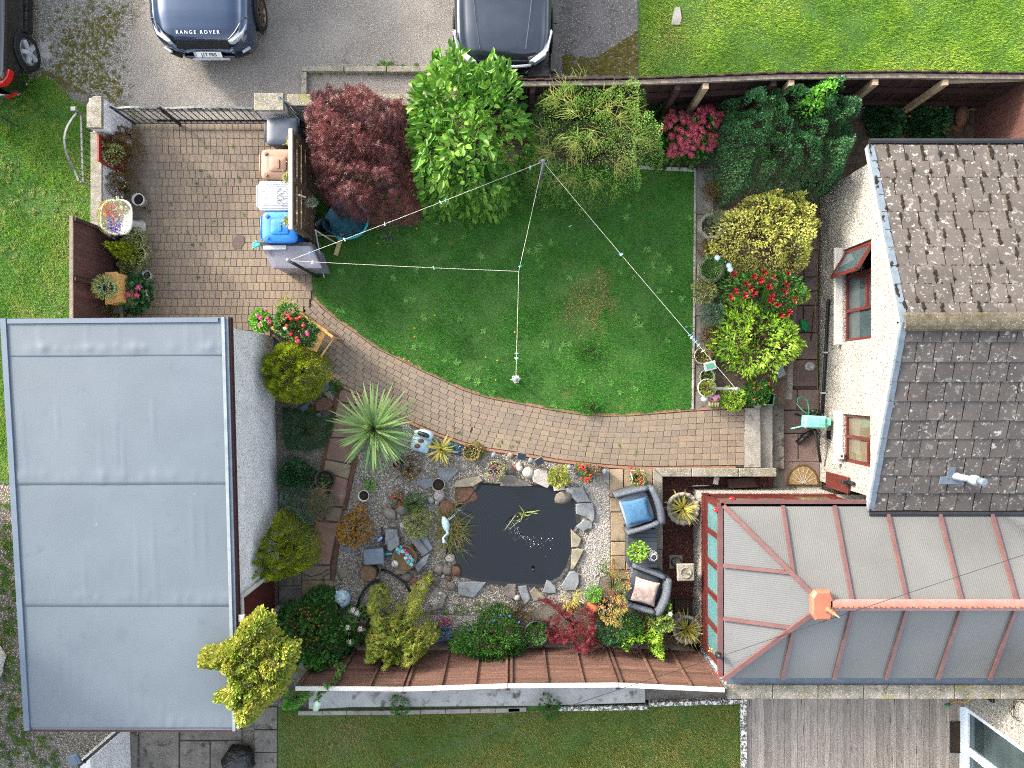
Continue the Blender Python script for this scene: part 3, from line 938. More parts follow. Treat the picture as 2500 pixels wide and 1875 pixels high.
f.add([a + nn for a in p] + [a - nn for a in p], [(0, 1, 2, 3), (7, 6, 5, 4), (0, 4, 5, 1), (1, 5, 6, 2), (2, 6, 7, 3), (3, 7, 4, 0)])
f.build('pane', MAT['glass'], sash)
win2 = house_window(*WIN[1], (-.98,), None)
for a, b in ((-1.40, -1.01), (-.95, -.62)):
 MB().box((XW + .10, (a + b) / 2, 1.14), (.012, b - a, .92)).build('pane', MAT['glass_buff'], win2)
MB().box((XW + .075, -1.22, 1.46), (.05, .36, .05)).build('fanlight_bar', MAT['upvc_brown'], win2)
def crock(name, label, prof, y, x=XW + .25, z=.66, mat='ceramic', cat='crockery'):
 MB().lathe((x, y, z), prof, 16).build(name, MAT[mat], None, True, label=label, cat=cat)
MB().box((XW + .27, 1.65, .63), (.26, 1.68, .04)).build('inner_sill', MAT['white_paint'], win1)
crock('bowl', 'white bowl on the sill nearest the open kitchen casement', [(.03, 0), (.06, .03), (.085, .08), (.08, .085), (.05, .03), (0.01, .02)], 2.2)
crock('jug', 'tall white jug behind the middle kitchen window pane', [(.05, 0), (.07, .06), (.05, .16), (.06, .22), (.05, .22), (.035, .14)], 1.8)
crock('plate', 'round white plate lying behind the middle kitchen window pane', [(.02, 0), (.09, .02), (.10, .03), (.06, .015)], 1.52)
crock('teapot', 'round white teapot behind the lower kitchen window pane', [(.05, 0), (.09, .05), (.09, .1), (.05, .15), (.02, .17), (.02, .19)], 1.2)
crock('pan_lid', 'dark pan on the sill behind the lower kitchen window pane', [(.08, 0), (.08, .08), (.075, .08), (.07, .02)], 1.02, mat='black_plastic', cat='pan')
mb = MB()
for y0, y1 in ((YN - .02, YR), (YS + .02, YR)):
 za, zb_ = zr(y0) - .05, ZR - .05
 mb.add([(XV + .05, y0, za), (13, y0, za), (13, y1, zb_), (XV + .05, y1, zb_), (XV + .05, y0, za - .06), (13, y0, za - .06), (13, y1, zb_ - .06), (XV + .05, y1, zb_ - .06)],
           [(0, 1, 2, 3), (7, 6, 5, 4), (0, 4, 5, 1), (1, 5, 6, 2), (2, 6, 7, 3), (3, 7, 4, 0)])
mk('underfelt', '1c1916', '26211b', s=9, rough=1)
roof = mb.build('roof', MAT['underfelt'], house)
NROW = 10
TWD = .292
rest = {1: [], -1: []}
for sgn, ye in ((1, YN), (-1, YS)):
 sp = math.atan2(ZR - ZE, abs(ye - YR))
 pitch = abs(ye - YR) / NROW
 ln = pitch / math.cos(sp) + .045
 tilt = sp - .05
 mb = MB()
 c, s_ = math.cos(tilt), math.sin(tilt)
 wd, th = TWD - .018, .030
 vs = []
 for zz in (0, th):
  for x, u in ((-wd / 2, 0), (wd / 2, 0), (wd / 2, ln), (-wd / 2, ln)):
   uu = u + (.006 if zz and u == 0 else 0)
   vs.append((x, -sgn * uu * c, uu * s_ + zz))
 fs = [(3, 2, 1, 0), (4, 5, 6, 7), (0, 1, 5, 4), (1, 2, 6, 5), (2, 3, 7, 6), (3, 0, 4, 7)]
 tm = mb.add(vs, fs).mesh('tile', MAT['roof_tile'])
 V0, F0 = np.array(vs), np.array(fs)
 for r_ in range(NROW):
  yy = ye - sgn * pitch * r_
  zz = zr(yy) - .02 + (.006 if r_ else 0)
  x = XV + .07 + (TWD / 2 if r_ % 2 else TWD * .25)
  k = 0
  while x < 12.8:
   lx = x + random.uniform(-.004, .004)
   if x < 8.95:
    link('tile', tm, roof, (lx, yy + random.uniform(-.006, .006), zz + random.uniform(-.003, .003)), random.uniform(-.008, .008))
   else:
    rest[sgn].append((lx, yy, zz, V0))
   x += TWD
  y2 = yy - sgn * pitch
  v = MB()
  a0, a1 = Vector((XV - .015, yy, zz + .012)), Vector((XV - .015, y2, zr(y2) + .012))
  wv = .085
  P4 = [a0, a0 + Vector((wv, 0, .006)), a1 + Vector((wv, 0, .004)), a1]
  v.add([p + Vector((0, 0, .012)) for p in P4] + [p - Vector((0, 0, .05)) for p in P4], [(0, 1, 2, 3), (7, 6, 5, 4), (0, 4, 5, 1), (1, 5, 6, 2), (2, 6, 7, 3), (3, 7, 4, 0)])
  v.build('verge_cap', MAT['lead'], roof)
Vs, Qs = [], []
i = 0
for sgn in (1, -1):
 for lx, yy, zz, V0 in rest[sgn]:
  Vs.append(V0 + np.array((lx, yy, zz))); Qs.append(F0 + 8 * i); i += 1
o = npmesh('far_tiles', np.concatenate(Vs), np.concatenate(Qs), MAT['roof_tile'], roof); o['kind'] = 'stuff'
x = XV + .02
while x < 12.6:
 mb = MB()
 for k in range(9):
  a = math.pi * k / 8
  pass
 n = 9
 vs = []
 for xx in (x, x + .44):
  for k in range(n):
   a = -0.15 + (math.pi + .3) * k / (n - 1)
   vs.append((xx, YR + math.cos(a) * .15, ZR + .005 + math.sin(a) * .055))
 fs = [(k, k + 1, n + k + 1, n + k) for k in range(n - 1)] + [tuple(range(n)), tuple(range(2 * n - 1, n - 1, -1))]
 mb.add(vs, fs).build('ridge_tile', MAT['ridge_tile'], roof)
 x += .4415
mb = MB()
for y0, y1 in ((YN, YR), (YS, YR)):
 mb.bar((XV + .03, y0, zr(y0) - .11), (XV + .03, y1, ZR - .11), .05, .13)
mb.build('barge_board', MAT['verge_metal'], house)
mb = MB()
mb.tube([(XV + .02, YN + .06, ZE - .03), (13, YN + .06, ZE - .03)], .055, 8)
mb.build('gutter', MAT['black_plastic'], house)
MB().tube([(XV + .02, YS - .05, ZE - .05), (13, YS - .05, ZE - .05)], .055, 8).build('gutter', MAT['black_plastic'], house)
r = np.random.default_rng(5)
mb = MB()
pitch = (YN - YR) / NROW
for r_ in range(NROW):
 x = XV + .07 + (TWD / 2 if r_ % 2 else TWD * .25) - TWD / 2
 while x < 8.9:
  m = r.random()
  if m < .94:
   f0, f1 = sorted((r.random(), r.random()))
   if r.random() < .6: f0 = 0
   amp = .55 + .8 * r.random()
   for k in range(int(6 + 24 * (f1 - f0))):
    yy = YN - pitch * (r_ + f0 + (f1 - f0) * r.random())
    s_ = (.008 + .020 * r.random() ** 1.5) * amp
    mb.ball((x + r.normal(0, .008), yy, zr(yy) + .012), s_, (.9, 1.6, .55), 6, .25)
  if r.random() < .8:
   for k in range(int(3 + 6 * r.random())):
    yy = YN - pitch * r_ - .006 + r.normal(0, .005)
    mb.ball((x + TWD * r.random(), yy, zr(yy) + .008), .006 + .014 * r.random() ** 2, (1.4, 1, .6), 6, .2)
  x += TWD
o = mb.build('moss', MAT['moss_brown'], roof); o['kind'] = 'stuff'
mb = MB()
pitch = (YR - YS) / NROW
for r_ in range(NROW):
 x = XV + .07 + (TWD / 2 if r_ % 2 else TWD * .25) - TWD / 2
 while x < 8.9:
  for k in range(int(5 * r.random())):
   yy = YS + pitch * (r_ + r.random())
   mb.ball((x + r.normal(0, .01), yy, zr(yy) + .008), .005 + .012 * r.random() ** 2, (1, 1.2, .6), 6, .2)
  x += TWD
o = mb.build('moss', MAT['moss_brown'], roof); o['kind'] = 'stuff'
fb = q(2, 3, 1600, 800, 2.3)
zf = zr(fb.y)
fb = q(2, 3, 1600, 805, zf)
fl = MB().box((fb.x - .06, fb.y - .07, zr(fb.y - .07) + .035), (.40, .14, .012), rx=.32).box((fb.x - .10, fb.y + .06, zr(fb.y + .06) + .04), (.12, .2, .012), rx=.32).build('lead_flashing', MAT['lead'], house)
fb.z = zf
MB().lathe((fb.x, fb.y, zf), [(.085, 0), (.06, .08), (.055, .30), (.055, .42), (.08, .44), (.085, .50), (.08, .56), (.055, .58), (.05, .62)], 18).build('flue_pipe', MAT['verge_metal'], house, True)
MB().lathe((fb.x, fb.y, zf + .62), [(.06, 0), (.062, .12), (.05, .13), (.02, .13)], 18).build('flue_cap', MAT['lead'], house, True)
mb = MB().tube([(XW - .05, 1.66, .15), (XW - .05, 1.6, .12), (XW - .05, .5, -.01), (XW - .05, -.58, -.16), (XW - .05, -.62, -.36)], .028, 8)
wp = mb.build('waste_pipe', MAT['black_plastic'], house, True)
for yy, zz in ((.62, .0), (-.18, -.1)):
 MB().box((XW - .05, yy, zz), (.075, .03, .075)).build('pipe_clip', MAT['white_paint'], wp)
MB().box((XW - .004, -1.0, .05), (.02, .16, .16)).build('air_brick', MAT['black_plastic'], house)
mb_ = q(2, 3, 730, 640, .66)
MB().box((XW - .06, mb_.y, .66), (.10, .13, .13), bev=.01).build('alarm_box', MAT['ceramic'], house)
MB().box((XW - .065, mb_.y, .728), (.04, .035, .004)).build('alarm_badge', MAT['black_plastic'], house)
MB().box((XW - .04, -1.87, .5), (.05, .30, .9), bev=.005).build('trim_board', MAT['upvc_brown'], house)
MB().box((XW - .13, -1.80, .98), (.12, .07, .07), bev=.01).box((XW - .05, -1.80, 1.05), (.06, .06, .2), bev=.01).build('security_light', MAT['black_plastic'], house)
# ==== conservatory
CX, CYN, CYS, CZE, CZR, CXR = 3.65, -2.11, -5.06, 1.78, 2.45, 5.05
CYR = (CYN + CYS) / 2
con = thing('conservatory', 'conservatory with brown frames and grey ribbed polycarbonate hipped roof', 'conservatory', (CX, CYR, ZT))
mb = MB()
mb.box((CX + .10, CYR, -.03), (.2, CYN - CYS, .66)); mb.box(((CX + 6.2) / 2 + .1, CYN - .1, -.03), (6.2 - CX - .2, .2, .66))
mb.build('dwarf_wall', MAT['harl_white'], con)
zg0, zg1 = .52, 1.62
mb = MB()
mb.box((CX + .07, CYR, .40), (.13, CYN - CYS + .02, .20)); mb.box((CX + 1.3, CYN - .07, .40), (2.45, .13, .20))
mb.box((CX + .07, CYR, 1.685), (.13, CYN - CYS + .02, .13)); mb.box((CX + 1.3, CYN - .07, 1.685), (2.45, .13, .13))
mb.build('frame_rail', MAT['upvc_brown'], con)
ys = np.linspace(CYN - .06, CYS + .06, 6)
for yy in ys:
 MB().box((CX + .07, yy, (zg0 + zg1) / 2 - .01), (.11, .09, zg1 - zg0 - .02)).build('mullion', MAT['upvc_brown'], con)
for a, b in zip(ys[:-1], ys[1:]):
 w_ = MB()
 w_.box((CX + .06, (a + b) / 2, zg0 + .03), (.07, abs(a - b) - .1, .05)); w_.box((CX + .06, (a + b) / 2, zg1 - .03), (.07, abs(a - b) - .1, .05))
 wo = w_.build('window', MAT['upvc_brown'], con)
 MB().box((CX + .06, (a + b) / 2, (zg0 + zg1) / 2), (.015, abs(a - b) - .09, zg1 - zg0 - .1)).build('pane', MAT['glass_teal'], wo)
xs = [CX + .18, CX + .85, CX + 1.5, CX + 2.45]
for xx in xs[1:]:
 MB().box((xx, CYN - .07, (zg0 + zg1) / 2 - .01), (.09, .11, zg1 - zg0 - .02)).build('mullion', MAT['upvc_brown'], con)
for a, b in ((xs[0], xs[1]), (xs[1], xs[2])):
 wo = MB().box(((a + b) / 2, CYN - .06, zg0 + .03), (b - a - .1, .07, .05)).box(((a + b) / 2, CYN - .06, zg1 - .03), (b - a - .1, .07, .05)).build('window', MAT['upvc_brown'], con)
 MB().box(((a + b) / 2, CYN - .06, (zg0 + zg1) / 2), (b - a - .09, .015, zg1 - zg0 - .1)).build('pane', MAT['glass_buff'], wo)
dr = MB()
a, b = xs[2] + .06, xs[3] - .06
dr.box((a + .05, CYN - .04, .66), (.10, .06, 1.94)); dr.box((b - .05, CYN - .04, .66), (.10, .06, 1.94)); dr.box(((a + b) / 2, CYN - .04, 1.56), (b - a - .2, .06, .12)); dr.box(((a + b) / 2, CYN - .04, 0.1), (b - a - .2, .05, .7))
door = dr.build('door', MAT['upvc_brown'], con)
MB().box(((a + b) / 2, CYN - .04, 1.0), (b - a - .2, .015, 1.0)).build('pane', MAT['glass_buff'], door)
mk('brass', 'b38b3a', 'a07a2c', s=8, rough=.3, metal=.8)
MB().tube([(a + .06, CYN + .0, 1.2), (a + .06, CYN + .06, 1.2), (a + .17, CYN + .06, 1.2)], .012, 6).build('handle', MAT['brass'], door)
MB().box((CX + 2.6, CYR, -.34), (5.0, 2.7, .04)).build('floor', MAT['white_paint'], con)
mb = MB()
mb.bar((CX - .05, CYN + .06, CZE - .03), (CX - .05, CYS + .02, CZE - .03), .10, .06); mb.bar((CX - .05, CYN + .06, CZE - .03), (XW + .3, CYN + .06, CZE - .03), .10, .06)
mb.build('gutter_rail', MAT['upvc_rose'], con)
mb = MB()
mb.bar((CX + .02, CYN - .02, CZE - .01), (CX + .02, CYS + .02, CZE - .01), .07, .02); mb.bar((CX + .0, CYN + .01, CZE - .01), (XW + .3, CYN + .01, CZE - .01), .07, .02)
mb.build('gutter_channel', MAT['black_plastic'], con)
def panel(pts, mat):
 n = len(pts)
 P = [Vector(p) for p in pts]
 m_ = MB().add([p for p in P] + [p - Vector((0, 0, .02)) for p in P], [tuple(range(n)), tuple(range(2 * n - 1, n - 1, -1))] + [(i, i + n, (i + 1) % n + n, (i + 1) % n) for i in range(n)])
 return m_.build('roof_panel', MAT[mat], con)
def rpt(x, y):
 """height of the conservatory roof"""
 zs = CZE + (CZR - CZE) * min((CYN - y) / (CYN - CYR), (y - CYS) / (CYR - CYS), (x - CX) / (CXR - CX))
 return Vector((x, y, zs))
XB = [CX + .02, 4.65, 5.54, 6.43, 7.32, 8.21, 9.10, 9.99]
def hipx(x, sgn):   # y of the hip line at x
 f_ = min(1, (x - CX) / (CXR - CX))
 ye = CYN if sgn > 0 else CYS
 return ye + (CYR - ye) * f_
for sgn, ye in ((1, CYN), (-1, CYS)):
 for a, b in zip(XB[:-1], XB[1:]):
  if b <= CXR or a < CXR < b:
   top = [rpt(b, hipx(b, sgn))] + ([rpt(CXR, CYR)] if a < CXR < b else []) + [rpt(a, hipx(a, sgn))]
  else:
   top = [rpt(b, CYR), rpt(a, CYR)]
  pts = [Vector((a, ye, CZE)), Vector((b, ye, CZE))] + top
  if (pts[-1] - pts[0]).length < .05: pts = pts[:-1]
  panel(pts, 'polycarb_x')
YB = [CYN, -3.12, -4.03, CYS]
def hipy(y):
 return CX + (CXR - CX) * (1 - abs(y - CYR) / (CYN - CYR))
for a, b in zip(YB[:-1], YB[1:]):
 pts = [Vector((CX, a, CZE)), Vector((CX, b, CZE)), rpt(hipy(b), b)] + ([rpt(CXR, CYR)] if a > CYR > b else []) + [rpt(hipy(a), a)]
 if a == CYN: pts = pts[:-1]
 if b == CYS: pts = pts[:2] + pts[3:]
 panel(pts, 'polycarb_y')
up = Vector((0, 0, .025))
for sgn, ye in ((1, CYN), (-1, CYS)):
 for xx in XB[1:]:
  MB().bar(Vector((xx, ye + sgn * .02, CZE)) + up, rpt(xx, hipx(xx, sgn)) + up, .055, .035).build('glazing_bar', MAT['upvc_rose'], con)
 MB().bar(Vector((CX - .02, ye + sgn * .02, CZE)) + up, rpt(CXR, CYR) + up * 1.4, .075, .05).build('hip_bar', MAT['upvc_rose'], con)
for yy in YB[1:3]:
 MB().bar(Vector((CX - .02, yy, CZE)) + up, rpt(hipy(yy), yy) + up, .055, .035).build('glazing_bar', MAT['upvc_rose'], con)
rb = MB()
rb.bar((CXR + .1, CYR + .03, CZR + .06), (12, CYR + .03, CZR + .06), .10, .06); rb.bar((CXR + .1, CYR, CZR + .035), (12, CYR, CZR + .035), .17, .04)
ridge = rb.build('ridge_capping', MAT['upvc_pink'], con)
cr = MB()
x = CXR + .2
while x < 9.6:
 cr.box((x, CYR + .0, CZR + .14), (.03, .012, .12)); cr.box((x + .05, CYR, CZR + .12), (.06, .012, .05), ry=.6); cr.box((x - .05, CYR, CZR + .12), (.06, .012, .05), ry=-.6)
 cr.box((x + .13, CYR, CZR + .11), (.06, .012, .06), ry=.78)
 x += .26
cr.build('ridge_cresting', MAT['terracotta_plastic'], ridge)
fn = MB().prism([(CXR - .2, CYR - .15), (CXR - .14, CYR - .24), (CXR + .1, CYR - .24), (CXR + .16, CYR - .1), (CXR + .16, CYR + .1), (CXR + .1, CYR + .24), (CXR - .14, CYR + .24), (CXR - .2, CYR + .15)], CZR - .02, CZR + .09, bev=.03).build('ridge_end', MAT['terracotta_plastic'], con)
MB().lathe((CXR + .06, CYR - .06, CZR + .08), [(.07, 0), (.035, .04), (.03, .10), (.045, .12), (.03, .14), (.03, .2), (.04, .22), (.02, .25), (.005, .40)], 14).build('finial', MAT['terracotta_plastic'], fn, True)
pw = thing('parapet_wall', 'concrete coped parapet wall along the conservatory and timber deck', 'wall', (6, -5.4, ZT))
MB().box((7.9, -5.40, .48), (8.2, .20, 1.9)).build('wall', MAT['harl_grey'], pw)
MB().box((7.9, -5.19, 1.50), (8.24, .20, .03), rx=.15).build('flashing', MAT['lead'], pw)
x = 3.78
while x < 10:
 MB().box((x + .40, -5.41, 1.50), (.79, .25, .08), bev=.012).build('coping_stone', MAT['coping'], pw)
 x += .80
# ==== flat roofed garage
GZ = 2.5
RC = pxs([(3, 778), (550, 774), (577, 1783), (62, 1782)], GZ)      # roof corners: north-west, north-east, south-east, south-west
gar = thing('garage', 'flat roofed pebbledash garage with pale grey sheet roof', 'garage', (-6.3, -2.3, -.02))
ctr = sum(RC, Vector()) / 4
WC = [c + (ctr - c).normalized() * .16 for c in RC]
mb = MB()
def wallseg(a, b, z0, z1, th=.2):
 a = Vector((a.x, a.y, 0)); b = Vector((b.x, b.y, 0))
 n = Vector(((b - a).y, -(b - a).x, 0)).normalized()
 if n.dot(ctr - a) < 0: n = -n
 n = n * th
 mb.prism([a, b, b + n, a + n], z0, z1)
ne, se = WC[1], WC[2]
def along(t): return ne.lerp(se, t)
td0 = (px(0, 1405).y * 1.0 - ne.y) / (se.y - ne.y)
wallseg(ne, along(.70), -.1, GZ - .09); wallseg(along(.70), along(.84), 2.05, GZ - .09); wallseg(along(.84), se, -.1, GZ - .09)
wallseg(WC[0], WC[1], -.1, GZ - .10); wallseg(WC[3], WC[0], -.1, GZ - .11); wallseg(WC[2], WC[3], -.1, GZ - .12)
mb.build('wall', MAT['harl_grey'], gar)
a, b = along(.70), along(.84)
f = MB()
nn = Vector((-.02, 0, 0))
f.bar((a.x, a.y - .04, 0), (a.x, a.y - .04, 2.05), .10, .08); f.bar((b.x, b.y + .04, 0), (b.x, b.y + .04, 2.05), .10, .08); f.bar((a.x - .01, a.y - .08, 2.01), (b.x - .01, b.y + .08, 2.01), .12, .09)
f.build('door_frame', MAT['white_paint'], gar)
MB().box(((a.x + b.x) / 2 - .12, (a.y + b.y) / 2, .98), (.05, abs(a.y - b.y) - .16, 1.94), rz=.03).build('door', MAT['upvc_brown'], gar)
def rp(u, v):   # u west->east, v north->south
 t = RC[0].lerp(RC[1], u); bt = RC[3].lerp(RC[2], u)
 return t.lerp(bt, v)
seams = [0.0, .0825, .398, .697, 1.0]
for i, (v0, v1) in enumerate(zip(seams[:-1], seams[1:])):
 nu, nv = 90, max(14, int(70 * (v1 - v0) + 12))
 V = []
 rr_ = np.random.default_rng(30 + i)
 bub = [(rr_.random(), v1 - .008 - .012 * rr_.random(), .010 + .014 * rr_.random()) for _ in range(26)]
 fold = [(rr_.random(), v0 + (v1 - v0) * (.3 + .6 * rr_.random()), .03 + .06 * rr_.random()) for _ in range(7)]
 for jv in range(nv + 1):
  for ju in range(nu + 1):
   u, v = ju / nu, v0 + (v1 + .006 - v0) * jv / nv
   v = min(v, 1)
   p = rp(.012 + .976 * u, .006 + .988 * v)
   z = GZ + .004 + .002 * (jv / nv)
   for bu, bv, br in bub:
    z += .005 * math.exp(-((u - bu) / br) ** 2 - ((v - bv) / (br * .6)) ** 2)
   for bu, bv, bl in fold:
    z += .004 * math.exp(-((u - bu) / .006) ** 2 - ((v - bv) / bl) ** 2)
   z += .002 * math.sin(u * 9 + i) * math.sin(v * 14)
   V.append((p.x, p.y, z))
 base = len(V)
 for ju in range(nu + 1):
  p = V[nv * (nu + 1) + ju]
  V.append((p[0], p[1] - .002, p[2] - .004))
 Q = [(j * (nu + 1) + k + (nu + 1), j * (nu + 1) + k + (nu + 1) + 1, j * (nu + 1) + k + 1, j * (nu + 1) + k) for j in range(nv + 1) for k in range(nu)]
 npmesh('roof_sheet', np.array(V), np.array(Q), MAT['felt_grey'], gar, smooth=True)
mb = MB().prism(RC, GZ - .10, GZ - .006)
mb.build('roof_deck', MAT['felt_grey'], gar)
def kerb(u0, v0, u1, v1, wd, mat, zt=.03, nm='roof_kerb', inset=0):
 a, b = rp(u0, v0), rp(u1, v1)
 a.z = b.z = GZ + zt - .05
 return MB().bar(a, b, wd, .10).build(nm, MAT[mat], gar)
kerb(.012, 0, .012 + .0, 1, .09, 'felt_blue'); kerb(0.03, .007, .97, .007, .07, 'felt_blue', .028)
kerb(.992, 0, .992, 1, .05, 'verge_metal', .034); kerb(1.006, 0, 1.006, 1, .05, 'lead', .012); kerb(1.017, 0, 1.017, 1, .035, 'maroon', -.02, 'fascia'); kerb(0, 1.002, 1.0, 1.002, .03, 'maroon', .0, 'fascia')
# ==== fences
FT = pxs([(1130, 199), (1330, 196), (1560, 193), (1700, 188), (1900, 180), (2200, 177), (2560, 181)], 1.6)
fn_ = thing('north_fence', 'dark brown vertical board fence behind the shrubs and bright lawn', 'fence', (3, 5.4, 0))
P = np.array([(p.x, p.y) for p in FT])
s = np.concatenate([[0], np.cumsum(np.linalg.norm(np.diff(P, axis=0), axis=1))])
bm_ = MB().box((0, 0, .80), (.146, .022, 1.6)).mesh('board', MAT['fence_dark'])
t = 0.0
k = 0
while t < s[-1]:
 x, y = np.interp(t, s, P[:, 0]), np.interp(t, s, P[:, 1])
 x2, y2 = np.interp(t + .1, s, P[:, 0]), np.interp(t + .1, s, P[:, 1])
 link('board', bm_, fn_, (x, y + .02 + (.012 if k % 2 else 0), random.uniform(-.01, .012)), math.atan2(y2 - y, x2 - x) if t + .1 < s[-1] else 0)
 t += .150; k += 1
for zz, mt in ((1.53, 'wood_grey'), (.95, 'fence_dark'), (.35, 'fence_dark')):
 for a, b in zip(FT[:-1], FT[1:]):
  MB().bar((a.x, a.y - .035, zz), (b.x, b.y - .035, zz), .075, .06).build('rail', MAT[mt], fn_)
for x_ in (1300, 1440, 1655, 1890, 2035):
 p = px(x_, 195, 1.5)
 yy = float(np.interp(p.x, P[:, 0], P[:, 1]))
 MB().box((p.x, yy - .12, .74), (.09, .09, 1.5)).build('post', MAT['fence_dark'], fn_)
for top, bot in (((1723, 210), (1690, 262)), ((1932, 196), (1905, 222)), ((2137, 194), (2066, 263)), ((2308, 193), (2198, 275))):
 p = px(*top, 1.52)
 yy = float(np.interp(p.x, P[:, 0], P[:, 1]))
 MB().box((p.x, yy - .13, .76), (.10, .10, 1.53)).build('post', MAT['wood_pale'], fn_)
a = px(2312, 199, 1.5)
MB().bar((a.x, 5.34, 1.44), (9.05, 5.38, 1.44), .04, .05).build('rail', MAT['wood_pale'], fn_)
ef = thing('east_fence', 'brown board fence running down to the tiled roof', 'fence', (9.12, 4.4, 0))
bm_ = MB().box((0, 0, .80), (.022, .17, 1.6)).mesh('board', MAT['fence_left'])
y = 5.3
while y > 2.2:
 link('board', bm_, ef, (9.12 + (.01 if int(y * 10) % 2 else 0), y, 0), 0); y -= .175
lf = thing('west_fence', 'brown stained close board fence panel beside the garage roof', 'fence', (-7.74, 2, 0))
bm_ = MB().box((0, 0, .76), (.02, .118, 1.5)).mesh('board', MAT['fence_left'])
y = 2.83
while y > .9:
 link('board', bm_, lf, (-7.74, y, 0), 0); y -= .121
for yy in (2.9, 1.85, 1.05):
 MB().box((-7.69, yy, .77), (.07, .06, 1.54)).build('post', MAT['fence_dark'], lf)
MB().box((-7.735, 1.9, 1.535), (.06, 2.1, .03)).build('capping', MAT['wood_grey'], lf)
sf = thing('south_fence', 'reddish brown overlapped panel fence with white capping below the pond', 'fence', (0, -5.26, 0))
tops = [px(722, 1680, 1.75), px(985, 1682, 1.75), px(1240, 1674, 1.75), px(1510, 1672, 1.75), px(1770, 1684, 1.75)]
for i in range(4):
 a, b = tops[i], tops[i + 1]
 L_ = (b - a).length
 rz = math.atan2(b.y - a.y, b.x - a.x)
 sm = MB()
 vs = []
 for xx in (0, L_ - .02):
  for yy, zz in ((.018, .0), (.006, .142), (-.004, .142), (.006, .0)):
   vs.append((xx, yy, zz))
 sm.add(vs, [(0, 1, 5, 4), (1, 2, 6, 5), (2, 3, 7, 6), (3, 0, 4, 7), (3, 2, 1, 0), (4, 5, 6, 7)])
 me = sm.mesh('slat', MAT['fence_brown'])
 for k in range(13):
  link('slat', me, sf, (a.x, a.y, .03 + k * .13), rz + random.uniform(-.0015, .0015))
 for j in range(4):
  c = a.lerp(b, (j * .62 + .06) / 1.9 if j < 3 else .985)
  MB().box((c.x, c.y + .042, .87), (.042, .03, 1.70), rz=rz).build('batten', MAT['fence_brown'], sf)
 MB().bar((a.x, a.y, 1.755), (b.x - .01, b.y, 1.755), .07, .03).build('capping', MAT['white_paint'], sf)
for p in tops:
 MB().box((p.x, p.y - .06, .86), (.08, .07, 1.72)).build('post', MAT['fence_left'], sf)
mk('painted_concrete', 'a3a29e', '8d8c88', s=2, rough=.9, bump=.4, bs=60, lay=(('6f6d66', 5, .56, .66, 6), ('56544b', 2.2, .60, .66, 7)))
MB().prism([(-4.0, -6.40), (-3.2, -6.36), (0.5, -6.33), (2.62, -6.27), (2.62, -5.4), (-4.0, -5.4)], -.5, .03).build('concrete_strip', MAT['painted_concrete'], kind='structure')
MB().prism([(2.62, -6.24), (4.4, -6.20), (4.4, -5.4), (2.62, -5.4)], -.5, -.02).build('damp_strip', MAT['concrete_dark'], kind='structure')
ks = thing('south_kerb', 'weathered concrete kerb stones edging the lawn below the fence', 'kerb', (0, -6, 0))
mk('kerb_lichen', '5f5b55', '4a4640', s=6, rough=.95, bump=.6, bs=70, lay=(('d0cdc6', 16, .50, .56, 5), ('c5c2ba', 40, .55, .62)))
def krow(pts, mat, z=.06, wd=.085, parent=None, step=.46):
 for a, b in zip(pts[:-1], pts[1:]):
  L_ = (b - a).length
  n = max(1, round(L_ / step))
  for k in range(n):
   p0, p1 = a.lerp(b, (k + .01) / n), a.lerp(b, (k + .99) / n)
   rz = math.atan2(p1.y - p0.y, p1.x - p0.x)
   MB().box(((p0.x + p1.x) / 2, (p0.y + p1.y) / 2, z / 2 - .05), ((p1 - p0).length, wd, z + .1), rz=rz + random.uniform(-.01, .01), bev=.008).build('kerb_stone', MAT[mat], parent)
krow(qs(3, 1, [(362, 1205), (1150, 1200), (2157, 1180)]) , 'concrete', parent=ks)
krow(qs(3, 2, [(0, 1180), (150, 1175)]), 'concrete', parent=ks)
krow(qs(3, 2, [(405, 1172), (1135, 1162)]), 'kerb_lichen', parent=ks)
krow(qs(3, 2, [(1140, 1128), (1925, 1105)]), 'kerb_lichen', parent=ks, z=.10)
krow(qs(3, 2, [(1900, 1125), (1908, 1900)]), 'kerb_lichen', parent=ks, z=.08, wd=.11)
# ==== walls, pillars and kerbs by the parking
ww = thing('west_wall', 'low pebbledash wall with concrete coping and end pillar', 'wall', (-7.7, 4, 0))
MB().box((-7.73, 3.85, .37), (.16, 1.9, .76)).build('wall', MAT['harl_grey'], ww)
MB().box((-7.735, 3.80, .775), (.21, 1.78, .05), bev=.008).build('coping_stone', MAT['coping'], ww)
MB().box((-7.63, 4.97, .49), (.26, .55, .98)).build('pillar', MAT['harl_grey'], ww)
MB().prism(qs(0, 0, [(700, 850), (750, 778), (822, 778), (822, 1035), (700, 1035)], 1.05), .98, 1.05, bev=.01).build('pillar_cap', MAT['coping'], ww)
nw = thing('gate_pillar_wall', 'concrete capped gate pillar with low wall beside the wheelie bins', 'wall', (-3.5, 5.2, 0))
MB().box((-4.42, 5.13, .52), (.46, .26, 1.04)).build('pillar', MAT['harl_grey'], nw)
MB().box((-4.42, 5.13, 1.07), (.54, .32, .07), bev=.012).build('pillar_cap', MAT['coping'], nw)
MB().box((-2.9, 5.28, .38), (2.5, .16, .76)).build('wall', MAT['harl_grey'], nw)
MB().box((-2.9, 5.28, .785), (2.55, .22, .05), bev=.008).build('coping_stone', MAT['coping'], nw)
kb = thing('parking_kerb', 'mossy concrete kerb stones boxing off a tarmac strip by the wall', 'kerb', (-2.5, 6, 0))
krow(qs(0, 1, [(385, 553), (1420, 562)], .1), 'coping', z=.11, wd=.11, parent=kb, step=.9)
krow(qs(0, 1, [(404, 580), (402, 775)], .1), 'coping', z=.10, wd=.11, parent=kb, step=.9)
